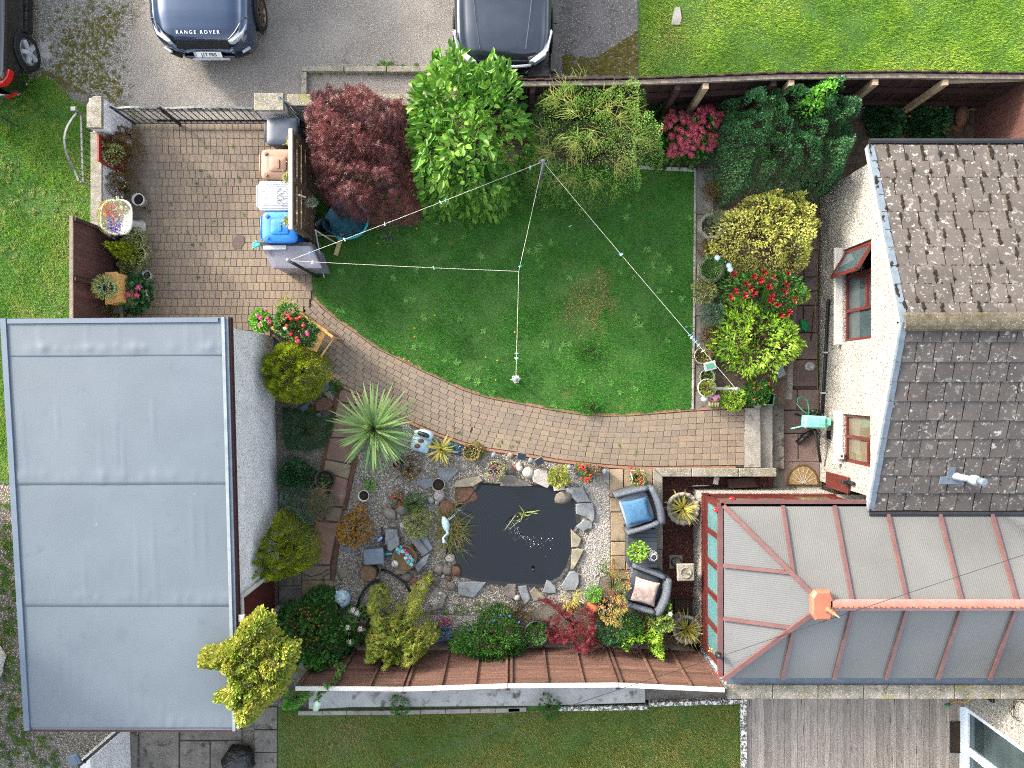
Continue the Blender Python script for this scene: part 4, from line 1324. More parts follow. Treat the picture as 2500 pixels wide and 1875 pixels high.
krow([px(1352, 175, .1), px(1354, -60, .1)], 'concrete_dark', z=.10, wd=.13, parent=kb, step=.9)
krow([px(1262, 180, .05), px(1345, 178, .05)], 'concrete_dark', z=.06, wd=.13, parent=kb, step=.9)
rosettes('kerb_weeds', qs(0, 1, [(900, 500), (1380, 510), (1380, 600), (440, 600), (440, 575), (900, 540)]), 60, MAT['weed'], 'mossy weeds along the parking kerb stones', 31, (.02, .06))
# ==== iron gates
mk('iron', '1c1d1f', '26282a', s=10, rough=.5, spec=.4)
mk('iron_worn', '5f6664', '3a3f3e', s=14, rough=.5, spec=.4)
ga = thing('iron_gate', 'black wrought iron double gate across the block driveway', 'gate', (-6.1, 5.12, 0))
gy = 5.12
for x0, x1 in ((-7.42, -6.55), (-6.52, -4.70)):
 lf_ = MB()
 for zz in (.08, .72):
  lf_.bar((x0, gy, zz), (x1, gy, zz), .03, .03)
 for xx in (x0, x1):
  lf_.bar((xx, gy, .03), (xx, gy, .9), .03, .03)
 leaf = lf_.build('gate_leaf', MAT['iron'], ga)
 tr = MB()
 n = 12
 mid = (x0 + x1) / 2
 pts = [(x0 + (x1 - x0) * i / n, gy, .80 + .08 * abs(math.sin(math.pi * (i / n - .0)))) for i in range(n + 1)]
 for a, b in zip(pts[:-1], pts[1:]): tr.bar(a, b, .035, .014)
 tr.build('top_rail', MAT['iron_worn'], leaf)
 k = int((x1 - x0) / .115)
 for i in range(1, k):
  xx = x0 + (x1 - x0) * i / k
  MB().bar((xx, gy, .08), (xx, gy, .83), .013, .013).build('gate_bar', MAT['iron'], leaf)
 sc_ = MB()
 for cx_ in np.arange(x0 + .22, x1 - .1, .44):
  for sg in (-1, 1):
   pts = [(cx_ + sg * (.02 + .09 * a_ / 9) * math.cos(a_ * .75) + sg * .07, gy, .80 + (.015 + .05 * a_ / 9) * math.sin(a_ * .75)) for a_ in range(10)]
   sc_.tube(pts, .009, 5)
 sc_.build('scroll', MAT['iron'], leaf)
MB().bar((-6.53, gy - .03, .0), (-6.53, gy - .03, .82), .03, .03).build('drop_bolt', MAT['iron'], ga)
ag = thing('arched_gate_leaf', 'grey arched metal gate leaf standing in the grass behind the wall', 'gate', (-8.1, 4.2, 0))
p0 = q(0, 0, 608, 890, .8); p1 = q(0, 0, 690, 1490, .45)
n = 14
arch, straight = MB(), MB()
apts = []
for i in range(n + 1):
 t = i / n
 b = p0.lerp(p1, t)
 apts.append((b.x - .14 * math.sin(math.pi * t), b.y, .62 + .26 * math.sin(math.pi * min(1, t + .12) * .95)))
for a, b in zip(apts[:-1], apts[1:]): arch.bar(a, b, .035, .02)
fr = arch.build('top_rail', MAT['iron_worn'], ag)
bx = p0.x + .08
straight.bar((p0.x, p0.y, .62), (p1.x + .02, p1.y, .55), .03, .02); straight.bar((p0.x + .02, p0.y, .08), (p1.x + .06, p1.y, .08), .03, .03)
straight.bar((p0.x, p0.y, .0), (p0.x, p0.y, .85), .04, .04); straight.bar((p1.x, p1.y, .0), (p1.x, p1.y, .6), .03, .03)
straight.build('frame_rail', MAT['iron_worn'], ag)
for i in range(1, 11):
 b = p0.lerp(p1, i / 11)
 MB().bar((b.x + .02, b.y, .08), (b.x, b.y, .62), .012, .012).build('gate_bar', MAT['iron'], ag)
MB().box((p0.x, p0.y, .84), (.10, .09, .05), bev=.01).build('post_cap', MAT['iron_worn'], ag)
ir = thing('iron_rail', 'black iron rail end lying in the west grass', 'railing', (-9.5, 5, 0))
MB().tube([q(0, 0, 135, 1020, .2), q(0, 0, 0, 945, .5)], .015, 6).tube([q(0, 0, 135, 1020, .2), q(0, 0, 135, 1020, 0)], .015, 6).tube([q(0, 0, 5, 945, .5), q(0, 0, 5, 945, 0)], .015, 6).build('rail', MAT['iron'], ir)
# ==== paving flags, steps, retaining wall
def flag(parent, pts, mat, z=0.0, th=.05, name='flag'):
 return MB().prism(pts, z - th, z + random.uniform(-.004, .004), bev=.008).build(name, MAT[mat], parent)
fp = MB().prism(qs(2, 1, [(690, 85), (905, 185), (850, 480), (820, 650), (735, 1055), (690, 1180), (625, 1530), (620, 1650), (380, 1650), (380, 1530), (480, 1240), (590, 1050), (560, 800), (610, 490)]), -.4, -.022).build('flagged_path', MAT['earth'], kind='structure')
for pts, m_ in (([(692, 88), (905, 187), (892, 233), (682, 195)], 'flag_red'), ([(678, 205), (783, 228), (765, 333), (656, 322)], 'flag_buff'), ([(790, 230), (900, 250), (880, 350), (772, 335)], 'flag_red'),
    ([(648, 330), (880, 360), (850, 490), (618, 488)], 'flag_red'), ([(612, 498), (825, 500), (797, 703), (582, 663)], 'flag_red'), ([(577, 675), (790, 715), (765, 828), (552, 763)], 'flag_buff'),
    ([(640, 800), (763, 837), (732, 1052), (592, 1045)], 'flag_red'), ([(587, 1056), (718, 1064), (690, 1175), (580, 1163)], 'flag_buff'), ([(500, 1172), (682, 1187), (612, 1523), (430, 1508)], 'flag_red'), ([(388, 1537), (615, 1532), (615, 1643), (388, 1643)], 'flag_buff')):
 flag(fp, qs(2, 1, pts), m_)
for pts, m_ in (([(388, 142), (640, 142), (640, 300), (388, 300)], 'flag_buff'), ([(200, 40), (380, 70), (380, 178), (200, 178)], 'concrete_dark'), ([(200, 186), (380, 186), (380, 355), (200, 355)], 'concrete_dark')):
 flag(fp, qs(3, 1, pts), m_, .002)
mk('sleeper', '5a4030', '46301f', s=6, rough=.9, bump=.4, bs=30)
te = thing('timber_edging', 'weathered brown timber edging between flagged path and gravel', 'edging', q(2, 1, 780, 760))
MB().bar(q(2, 1, 830, 640, .0), q(2, 1, 735, 1070, .0), .07, .06).build('board', MAT['sleeper'], te)
MB().bar(q(2, 1, 700, 1180, .0), q(2, 1, 640, 1640, .0), .06, .06).build('board', MAT['sleeper'], te)
MB().bar(q(2, 1, 690, 80, .0), q(2, 1, 548, 760, .0), .07, .05).build('board', MAT['sleeper'], te)
pt = MB().prism(qs(2, 2, [(822, 745), (1178, 745), (1190, 1640), (830, 1640)]), -.4, -.02).build('patio', MAT['earth'], kind='structure')
for pts in ([(826, 750), (935, 750), (930, 972), (826, 972)], [(945, 750), (1172, 750), (1172, 935), (945, 935)], [(830, 982), (955, 982), (955, 1092), (830, 1092)], [(945, 945), (1172, 945), (1172, 1092), (962, 1092)],
   [(834, 1100), (955, 1100), (955, 1330), (834, 1330)], [(962, 1100), (1175, 1100), (1175, 1330), (962, 1330)], [(836, 1340), (950, 1340), (950, 1448), (836, 1448)], [(836, 1456), (952, 1456), (952, 1562), (836, 1562)], [(958, 1340), (1178, 1340), (1178, 1562), (958, 1562)], [(836, 1570), (1178, 1570), (1178, 1638), (836, 1638)]):
 flag(pt, qs(2, 2, pts), 'flag_buff', .005)
ht = MB().prism([px(1912, 740, ZT), px(2004, 740, ZT), px(2004, 400, ZT), px(1912, 400, ZT)], -.45, -.385).build('house_paving', MAT['earth'], kind='structure')
rr2 = random.Random(4)
def strip(r, x0, xm, x1, ya, yb, step):
 y = ya
 while y < yb:
  h1 = rr2.choice(step)
  y2 = min(y + h1, yb)
  xs_ = xm + rr2.randint(-25, 25)
  if rr2.random() < .78:
   flag(ht, qs(r, 3, [(x0, y), (xs_, y), (xs_, y2 - 9), (x0, y2 - 9)], ZT), 'flag_pink', ZT); flag(ht, qs(r, 3, [(xs_ + 9, y), (x1, y), (x1, y2 - 9), (xs_ + 9, y2 - 9)], ZT), 'flag_pink', ZT)
  else:
   flag(ht, qs(r, 3, [(x0, y), (x1, y), (x1, y2 - 9), (x0, y2 - 9)], ZT), 'flag_pink', ZT)
  y = y2
strip(1, 262, 378, 488, -200, 1650, (115, 160, 220, 240))
strip(2, 208, 330, 500, 105, 890, (170, 190, 230))
MB().prism([px(1904, 1120, ZT), px(2006, 1120, ZT), px(2006, 1200, ZT), px(1885, 1200, ZT), px(1885, 1125, ZT)], -.45, -.37).build('threshold_slab', MAT['concrete_dark'], kind='structure')
st = thing('garden_steps', 'three concrete steps leading down from path to house paving', 'steps', px(1850, 1070))
MB().prism(pxs([(1818, 996), (1856, 995), (1857, 1142), (1818, 1142)]), -.4, .008, bev=.01).build('step', MAT['concrete'], st)
MB().prism(pxs([(1856, 985), (1886, 985), (1886, 1145), (1857, 1145)], -.12), -.4, -.12, bev=.01).build('step', MAT['concrete'], st)
MB().prism(pxs([(1884, 985), (1914, 985), (1914, 1145), (1885, 1145)], -.24), -.4, -.24, bev=.01).build('step', MAT['concrete_dark'], st)
bw = thing('border_wall', 'rough concrete retaining edge between flower border and house paving', 'wall', px(1930, 800))
MB().prism([px(1913, 975, -.02), px(1934, 975, -.02), px(1938, 860, -.02), px(1954, 600, -.02), px(1952, 420, -.02), px(1936, 420, -.02), px(1938, 600, -.02), px(1915, 870, -.02)], -.42, -.02).build('wall', MAT['concrete_dark'], bw)
rw = thing('retaining_wall', 'concrete coped L shaped low wall around the red chip bed', 'wall', px(1700, 1165))
for a, b in (((1180, 742), (1490, 742)), ((1490, 742), (1870, 742)), ((1870, 742), (2180, 742))):
 pts = qs(2, 2, [(a[0] + 2, 742), (b[0] - 2, 742), (b[0] - 2, 808), (a[0] + 2 + (70 if a[0] == 1180 else 0), 808)], .10)
 MB().prism(pts, .03, .10, bev=.01).build('coping_stone', MAT['coping'], rw)
for a, b in ((742, 1050), (1050, 1400), (1400, 1800)):
 pts = qs(2, 2, [(1180, a + 2), (1252, (a if a > 742 else 810) + 2), (1256, b - 2), (1184, b - 2)], .10)
 MB().prism(pts, .03, .10, bev=.01).build('coping_stone', MAT['coping'], rw)
mb = MB()
mb.prism(qs(2, 2, [(1188, 748), (2175, 748), (2175, 802), (1188, 802)], .03), -.42, .03); mb.prism(qs(2, 2, [(1190, 803), (1248, 803), (1252, 1900), (1196, 1900)], .03), -.42, .03)
mb.build('wall', MAT['concrete_dark'], rw)
RCB = qs(2, 2, [(1250, 800), (2150, 800), (2150, 900), (1500, 910), (1500, 1800), (1250, 1800)], -.28)
ground_piece('chip_bed', RCB, -.30, 'redchip_base')
pebbles('red_chippings', RCB, 9000, .008, .018, MAT['red_chip'], 'dark red stone chippings in the bed by the conservatory', -.30, seed=41)
# ==== timber deck, neighbour corner, slab paths
dk = MB().prism([px(1822, 1680), px(2560, 1680), px(2560, 1990), px(1822, 1990)], -.5, -.05).build('deck', MAT['earth'], kind='structure')
x = px(1826, 0).x
bme = MB()
wv = .128
vs = []
prof = [(-.062, -.03), (-.062, -.002)] + [(-.056 + .0112 * i, 0 if i % 2 == 0 else -.005) for i in range(11)] + [(.062, -.002), (.062, -.03)]
n = len(prof)
for yy in (0, -2.4):
 vs += [(a, yy, b) for a, b in prof]
bme.add(vs, [(i, i + 1, n + i + 1, n + i) for i in range(n - 1)] + [tuple(range(n))])
bmesh_ = bme.mesh('deck_board', MAT['deck'])
i = 0
while x < 10.4:
 link('deck_board', bmesh_, dk, (x, -5.52, .012 + random.uniform(-.002, .002)), 0, (1, 1, 1)); x += .130
nb = thing('neighbour_house', 'white rendered corner of the neighbouring house with glazed door', 'house', (8.2, -7, 0))
NX = px(2352, 1760).x      # foot of the wall
mb = MB()
mb.box((NX + .5, -5.95, 1.25), (1.0, .78, 2.5)); mb.box((NX + .5, -8.25, 1.25), (1.0, .6, 2.5)); mb.box((NX + .5, -7.15, 2.3), (1.0, 1.62, .4))
mb.build('wall', MAT['harl_white'], nb)
f = MB()
X = NX + .06
for yy in (-6.38, -7.13, -7.21, -7.91):
 f.box((X, yy, 1.05), (.08, .08, 2.1))
for zz in (.06, 2.06):
 f.box((X, -7.15, zz), (.078, 1.6, .10))
dor = f.build('patio_door', MAT['upvc_white'], nb)
for a, b in ((-7.09, -6.42), (-7.87, -7.25)):
 MB().box((X, (a + b) / 2, 1.05), (.012, b - a, 1.92)).build('pane', MAT['glass'], dor)
MB().box((NX + .0, -7.15, .02), (.16, 1.6, .05)).build('threshold', MAT['upvc_white'], dor)
mk('mat_brown', '3a2c22', '2a2019', s=30, rough=1, bump=.9, bs=90)
dm = MB().prism(qs(3, 3, [(1562, 1285), (1728, 1285), (1730, 1535), (1562, 1535)], .03), .016, .03).build('doormat', MAT['mat_brown'], label='brown coir doormat on the grey deck by the glazed door', cat='doormat')
MB().bar(q(3, 3, 1562, 1287, .034), q(3, 3, 1728, 1287, .034), .02, .012).bar(q(3, 3, 1562, 1532, .034), q(3, 3, 1728, 1532, .034), .02, .012).bar(q(3, 3, 1565, 1287, .034), q(3, 3, 1565, 1532, .034), .02, .012).bar(q(3, 3, 1725, 1287, .034), q(3, 3, 1725, 1532, .034), .02, .012).build('border', MAT['black_plastic'], dm)
hr = thing('wall_hose_reel', 'black hose bracket with yellow hose on the white corner wall', 'hose', q(3, 3, 1720, 1160, .3))
MB().box((NX - .03, -5.83, .75), (.05, .10, .35), bev=.01).build('bracket', MAT['black_plastic'], hr)
mk('hose_yellow', 'b08a2e', '9a7726', s=12, rough=.5)
mk('hose_green', '1f7a4f', '176240', s=12, rough=.45)
MB().tube([(NX - .06, -5.82, .6), q(3, 3, 1680, 1130, .4), q(3, 3, 1620, 1115, .15), q(3, 3, 1560, 1140, .04)], .012, 6).build('hose', MAT['hose_yellow'], hr, True)
MB().cyl(q(3, 3, 1560, 1142, .03), q(3, 3, 1520, 1155, .03), .022, .03, 8).build('nozzle', MAT['hose_green'], hr, True)
wb = thing('wire_basket', 'brown wire hanging basket on the white corner wall', 'basket', q(3, 3, 2110, 1210, 1.5))
bc = q(3, 3, 2130, 1200, 1.6)
mb = MB()
for i in range(10):
 a = 2 * math.pi * i / 10
 mb.tube([(bc.x + .17 * math.cos(a), bc.y + .17 * math.sin(a), bc.z), (bc.x + .13 * math.cos(a), bc.y + .13 * math.sin(a), bc.z - .12), (bc.x, bc.y, bc.z - .17)], .006, 4)
for rr_, zz in ((.17, 0), (.15, -.07)):
 mb.tube([(bc.x + rr_ * math.cos(a), bc.y + rr_ * math.sin(a), bc.z + zz) for a in np.linspace(0, 6.283, 17)], .006, 4)
mb.build('wire', MAT['mat_brown'], wb)
MB().tube([(bc.x, bc.y + .17, bc.z), (NX + .05, bc.y + .12, bc.z + .35)], .008, 5).build('bracket', MAT['iron'], wb)
sp_ = MB().prism(qs(3, 1, [(0, 1160), (190, 1160), (190, 2000), (0, 2000)]), -.5, -.015).build('slab_path', MAT['earth'], kind='structure')
for a in (1165, 1350, 1535, 1720):
 flag(sp_, qs(3, 1, [(4, a), (186, a), (186, a + 178), (4, a + 178)]), 'concrete_dark', .012)
MB().prism(qs(3, 0, [(1970, 1300), (2060, 1300), (2060, 1900), (1970, 1900)]), -.5, -.10).build('drain_channel', MAT['earth'], kind='structure')
yd = MB().prism(qs(3, 0, [(1120, 1300), (1960, 1300), (1960, 1900), (1120, 1900)]), -.5, -.012).build('concrete_yard', MAT['earth'], kind='structure')
for pts in ([(1130, 1310), (1448, 1310), (1448, 1890), (1130, 1890)], [(1460, 1310), (1955, 1310), (1955, 1430), (1460, 1430)], [(1460, 1440), (1700, 1440), (1700, 1890), (1460, 1890)], [(1708, 1440), (1955, 1440), (1955, 1890), (1708, 1890)]):
 flag(yd, qs(3, 0, pts), 'concrete_dark', .01)
yw = thing('yard_wall', 'short pale pebbledash wall with dark rail below the flat roof', 'wall', q(3, 0, 950, 1560))
MB().prism(qs(3, 0, [(1120, 1400), (1060, 1360), (1000, 1900), (1100, 1900)], .0), -.1, .05).build('footing', MAT['concrete_dark'], yw)
a, b = q(3, 0, 1060, 1300, 0), q(3, 0, 1080, 1900, 0)
MB().prism([(a.x - .0, a.y), (b.x, b.y), (b.x - .18, b.y), (a.x - .18, a.y)], -.1, 1.35).build('wall', MAT['harl_grey'], yw)
MB().bar(q(3, 0, 985, 1345, 1.9), q(3, 0, 640, 1640, 2.1), .05, .06).build('rail', MAT['iron'], yw)
fl_ = thing('floodlight', 'grey flood light on the dark rail below the flat roof', 'light', q(3, 0, 600, 1590, 2.1))
c = q(3, 0, 600, 1590, 2.2)
MB().box(c, (.19, .19, .07), rz=.3, rx=.2, bev=.015).build('housing', MAT['lead'], fl_)
MB().box(c + Vector((.0, .0, .037)), (.13, .13, .012), rz=.3, rx=.2).build('lens', MAT['felt_blue'], fl_)
MB().tube([c + Vector((.05, -.06, -.04)), c + Vector((.14, -.1, -.1))], .02, 6).build('bracket', MAT['iron'], fl_)
wp2 = MB().box(q(3, 0, 1955, 445, 2.45), (.12, .12, .06), bev=.01)
wp2.build('white_junction_box', MAT['ceramic'], label='small white box on the garage roof edge beside the climber', cat='box')
nh = thing('west_neighbour_house', 'neighbouring house west of the garage', 'house', (-13.6, -4.7, 0))
MB().box((-13.6, -4.75, 2.6), (4.8, 6.1, 5.2)).build('wall', MAT['harl_white'], nh)
mb = MB()
mb.add([(-16.2, -8.0, 5.2), (-11.1, -8.0, 5.2), (-11.1, -1.6, 5.2), (-16.2, -1.6, 5.2), (-13.6, -8.0, 6.6), (-13.6, -1.6, 6.6)], [(0, 1, 2, 3), (0, 4, 1), (2, 5, 3), (1, 4, 5, 2), (3, 5, 4, 0)])
mb.build('roof', MAT['roof_tile'], nh)
# ==== parked cars
mk('paint_blue_sky', '25364c', rough=.22, spec=.5, coat=1.0, c2='2a3c54', metal=.5)  # black-blue paint, base lightened to carry the sky's reflection on the bonnet
mk('paint_black', '0b0c0e', rough=.25, spec=.5, coat=1.0, c2='0d0e10')
mk('paint_grey', '2a303a', rough=.22, spec=.5, coat=1.0, c2='303742', metal=.4)
mk('car_glass', '0c1013', rough=.03, spec=.8, c2='10161a')
mk('rubber', '141414', '1e1e1e', s=20, rough=.85)
mk('alloy_dark', '3a3c3e', '2c2e30', s=10, rough=.4, metal=.5)
mk('alloy', 'b5b7b9', '9a9c9f', s=10, rough=.35, metal=.2)
mk('alloy_bronze', '7d6a58', '665545', s=10, rough=.35, metal=.7)
mk('lamp_clear', 'a9b0b2', '8a9397', s=30, rough=.08, spec=.8)
mk('lamp_red', '8e0f10', 'b01414', s=30, rough=.12, spec=.7)
mk('silver_trim', 'c3c7ca', 'aeb3b8', s=10, rough=.25, metal=.5)
mk('plate_white', 'd8d8d2', rough=.5, c2='cfcfc8')
mk('letter_dark', '101114', rough=.5, c2='131417')
mk('letter_light', 'd5d8da', rough=.3, c2='cdd0d2')
STN = np.array([  # y, half width, sill z, shoulder z, top z, half width of top
 (-.02, .50, .30, .52, .58, .40), (.02, .66, .28, .64, .72, .52), (.08, .80, .26, .78, .86, .62), (.20, .88, .25, .88, .95, .69), (.45, .925, .24, .95, 1.01, .73), (.95, .945, .24, .99, 1.07, .75),
 (1.32, .95, .24, 1.01, 1.11, .75), (1.50, .95, .24, 1.02, 1.24, .72), (1.95, .95, .24, 1.04, 1.54, .63), (2.5, .95, .24, 1.05, 1.61, .62), (3.4, .95, .24, 1.06, 1.57, .60), (3.9, .94, .25, 1.06, 1.44, .57),
 (4.18, .92, .28, 1.05, 1.15, .58), (4.30, .86, .32, .98, 1.04, .56), (4.36, .70, .36, .86, .92, .50)])
def car(name, label, front, rz, paint, rim_mat, w_scale=1.0, h_scale=1.0, steer=0.0):
 """front: world point under the middle of the front bumper; the car extends along local +y"""
 t = thing(name, label, 'car', front)
 t.rotation_euler = (0, 0, rz)
 ny = 56
 yy = np.concatenate([np.linspace(-.02, .5, 18), np.linspace(.56, 4.0, 26), np.linspace(4.05, 4.36, 12)])
 S = np.array([np.interp(yy, STN[:, 0], STN[:, k]) for k in range(1, 6)]).T
 for _ in range(2):
  S[1:-1] = (S[:-2] + 2 * S[1:-1] + S[2:]) / 4
 rows = []
 for y, (wd, zb, zs, zt, wt) in zip(yy, S):
  wd *= w_scale; wt *= w_scale
  half = [(wd * .86, zb), (wd * .97, zb + .05), (wd, (zb + zs) * .5), (wd * .985, zs - .12), (wd * .965, zs - .03), (wd * .90, zs + .01),
    (wt + (wd * .9 - wt) * .5, (zs + zt) / 2 + .01), (wt + .02, zt - .06), (wt - .05, zt - .012), (wt * .72, zt + .008), (wt * .35, zt + .022), (0, zt + .026)]
  row = [(-a, b) for a, b in half] + [(a, b) for a, b in half[-2::-1]]
  rows.append([(a, y, b * h_scale) for a, b in row])
 n = len(rows[0])
 V = np.array(rows).reshape(-1, 3)
 body, wind, side, rear = [], [], [], []
 for i in range(len(yy) - 1):
  ym = (yy[i] + yy[i + 1]) / 2
  for k in range(n - 1):
   kk = min(k, n - 2 - k)
   f = (i * n + k, i * n + k + 1, (i + 1) * n + k + 1, (i + 1) * n + k)
   if kk >= 7 and 1.36 < ym < 1.95: wind.append(f)
   elif kk >= 7 and 3.88 < ym < 4.15: rear.append(f)
   elif kk in (5, 6) and 1.6 < ym < 3.75: side.append(f)
   else: body.append(f)
 body.append(tuple(range(n))); body.append(tuple(range(len(V) - 1, len(V) - n - 1, -1)))
 def sub(nm, fs, mat, par):
  me = bpy.data.meshes.new(nm)
  idx = sorted({i for f in fs for i in f}); mp_ = {a: b for b, a in enumerate(idx)}
  me.from_pydata([tuple(V[i]) for i in idx], [], [tuple(mp_[i] for i in f)[::-1] for f in fs])
  me.materials.append(mat)
  me.polygons.foreach_set('use_smooth', [True] * len(me.polygons))
  o = bpy.data.objects.new(nm, me); COL.objects.link(o); o.parent = par
  return o
 bd = sub('body', body, MAT[paint], t)
 sub('windscreen', wind, MAT['car_glass'], bd); sub('rear_window', rear, MAT['car_glass'], bd); [sub('side_window', [f for f in side if V[f[0]][0] * g_ > 0], MAT['car_glass'], bd) for g_ in (-1, 1)]
 def lpart(nm, mb, mat, par=t, smooth=False):
  o = bpy.data.objects.new(nm, mb.mesh(nm, MAT[mat], (0, 0, 0), smooth)); COL.objects.link(o); o.parent = par
  return o
 R90 = Matrix.Rotation(math.pi / 2, 3, 'Y')
 for sx in (-1, 1):
  for wy in (.86, 3.52):
   c = Vector((sx * (.835 * w_scale), wy, .35))
   wh = lpart('wheel', MB().lathe(c, [(.245, -.10), (.265, -.125), (.335, -.12), (.352, -.08), (.352, .08), (.335, .12), (.265, .125), (.245, .10)], 28, rot=R90, cap=False), 'rubber', t, True)
   st = steer if wy < 2 else 0
   rm = MB().lathe(c + Vector((sx * .085, 0, 0)), [(.235, -.03), (.262, .03), (.225, .035), (.20, 0)], 28, rot=R90, cap=False)
   for k in range(5 if rim_mat == 'alloy' else 9):
    a = 2 * math.pi * k / (5 if rim_mat == 'alloy' else 9)
    rm.bar(c + Vector((sx * .105, 0, 0)), c + Vector((sx * .10, math.cos(a) * .22, math.sin(a) * .22)), .075 if rim_mat == 'alloy' else .026, .075 if rim_mat == 'alloy' else .035)
   rm.lathe(c + Vector((sx * .10, 0, 0)), [(.06, -.02), (.06, .022), (.01, .025)], 14, rot=R90)
   lpart('brake_disc', MB().cyl(c + Vector((sx * .02, 0, 0)), c + Vector((sx * .075, 0, 0)), .2, n=24), 'alloy_dark', wh)
   lpart('rim', rm, rim_mat, wh)
   ar = MB()
   pts = [c + Vector((sx * (.118 if w_scale > .97 else .112), math.cos(a) * .385, math.sin(a) * .385)) for a in np.linspace(-.15, math.pi + .15, 15)]
   ar.tube(pts, .028, 6)
   lpart('wheel_arch', ar, 'rubber')
  lpart('mirror', MB().ball((sx * (1.02 * w_scale), 1.62, 1.08), .11, (1, .6, .7), 10), paint, t, True)
  lpart('sill_strip', MB().bar((sx * .945 * w_scale, 1.3, .30), (sx * .945 * w_scale, 3.1, .30), .03, .10), 'rubber')
  lpart('door_handle', MB().bar((sx * .955 * w_scale, 2.45, .92), (sx * .955 * w_scale, 2.62, .92), .025, .03), 'silver_trim')
 return t, lpart
def car_text(parent, txt, loc, size, mat, rx=0.0, rz=0.0, spacing=1.0, nm='lettering', ext=.002):
 cu_ = bpy.data.curves.new(nm, 'FONT')
 cu_.body = txt; cu_.size = size; cu_.align_x = 'CENTER'; cu_.align_y = 'CENTER'; cu_.extrude = ext; cu_.space_character = spacing
 cu_.materials.append(MAT[mat])
 tmp = bpy.data.objects.new('text_source', cu_); COL.objects.link(tmp)
 bpy.context.view_layer.update()
 me = bpy.data.meshes.new_from_object(tmp.evaluated_get(bpy.context.evaluated_depsgraph_get()))
 bpy.data.objects.remove(tmp); bpy.data.curves.remove(cu_)
 me.name = nm
 me.materials.clear(); me.materials.append(MAT[mat])
 o = bpy.data.objects.new(nm, me); COL.objects.link(o); o.parent = parent
 o.location = loc; o.rotation_euler = (rx, 0, rz)
 return o
suv, lp = car('parked_suv', 'dark blue SUV with white lettering on the bonnet edge above the gate', (-5.77, 6.30, -.01), 0, 'paint_blue_sky', 'alloy_bronze')
car_text(suv, 'RANGE ROVER', (0, .155, .985), .085, 'letter_light', rx=.30, spacing=1.55)
lp('grille', MB().box((0, .035, .755), (.98, .05, .15), rx=-.42), 'rubber')
gb = MB()
for k in range(3): gb.box((0, .035 - .012 - .02 * (2 - k) * .2 + .02 * k, .70 + .05 * k), (.95, .03, .014), rx=-.42)
lp('grille_bar', gb, 'black_plastic')
for sx in (-1, 1):
 hl = MB()
 hl.prism([(sx * .52, .03), (sx * .60, .02), (sx * .80, .17), (sx * .89, .42), (sx * .84, .42), (sx * .66, .17)], .80, .905, bev=.012)
 lp('headlight', hl, 'lamp_clear')
 lp('lamp_rim', MB().tube([(sx * .53, .06, .90), (sx * .66, .18, .93), (sx * .83, .44, .955), (sx * .90, .44, .93)], .012, 5), 'black_plastic')
 lp('fog_light', MB().box((sx * .74, .035, .56), (.17, .05, .05), rz=sx * .55, rx=-.3, bev=.012), 'lamp_clear')
 lp('air_intake', MB().box((sx * .64, .005, .46), (.24, .05, .08), rz=sx * .4, rx=-.2), 'rubber')
lp('bumper_lip', MB().box((0, -.045, .36), (.72, .05, .05), rx=-.3, bev=.012), 'silver_trim')
lp('bumper_trim', MB().box((0, -.035, .43), (.95, .05, .05), rx=-.3, bev=.012), 'paint_grey')
pl_ = lp('number_plate', MB().box((0, -.045, .535), (.52, .012, .115), rx=-.55), 'plate_white')
car_text(pl_, 'J17 FRS', (.02, -.056, .538), .095, 'letter_dark', rx=math.pi / 2 - .55)
lp('plate_badge', MB().box((-.235, -.051, .536), (.04, .012, .11), rx=-.55), 'lamp_clear')
gs, lp = car('parked_crossover', 'dark grey car nosed in against the fence behind the laurel', (-.17, 5.93, -.01), .0, 'paint_grey', 'alloy', .965, 1.0)
for sx in (-1, 1):
 lp('headlight', MB().prism([(sx * .48, .02), (sx * .60, .0), (sx * .80, .14), (sx * .91, .62), (sx * .86, .60), (sx * .70, .18)], .80, .92, bev=.012), 'lamp_clear')
 lp('daytime_lamp', MB().tube([(sx * .50, .0, .82), (sx * .68, .08, .86), (sx * .82, .22, .92), (sx * .90, .55, .98)], .02, 6), 'silver_trim')
 lp('bonnet_crease', MB().tube([(sx * .42, .22, .985), (sx * .50, .8, 1.075), (sx * .55, 1.3, 1.125)], .008, 5), 'paint_grey')
lp('front_highlight', MB().tube([(-.52, .0, .80), (-.25, -.035, .82), (.25, -.035, .82), (.52, .0, .80)], .03, 8), 'silver_trim')  # silver bar modelled for the highlight along the car's front edge
lp('grille', MB().box((0, -.01, .68), (.8, .05, .16), rx=-.3), 'rubber')
lp('number_plate', MB().box((0, -.05, .5), (.52, .012, .115), rx=-.4), 'plate_white')
lp('wiper', MB().bar((-.6, 1.33, 1.13), (.1, 1.42, 1.2), .02, .02), 'rubber')
bc_, lp = car('parked_hatchback', 'black car showing its rear wheel and red tail light at the grass edge', (-10.22, 9.90, -.01), math.pi, 'paint_black', 'alloy', .97, .97)
for sx in (-1, 1):
 lp('tail_light', MB().prism([(sx * .90, 4.08), (sx * .93, 4.08), (sx * .90, 4.22), (sx * .80, 4.34), (sx * .62, 4.37), (sx * .62, 4.31), (sx * .78, 4.26)], .76, .90, bev=.012), 'lamp_red')
 lp('reflector', MB().box((sx * .66, 4.37, .42), (.24, .03, .04), rz=-sx * .5), 'lamp_red')
lp('number_plate', MB().box((0, 4.385, .62), (.52, .012, .115), rx=.3), 'plate_white')
lp('bumper_trim', MB().tube([(-.88, 4.1, .34), (-.70, 4.32, .33), (0, 4.39, .33), (.70, 4.32, .33), (.88, 4.1, .34)], .03, 6), 'paint_grey')
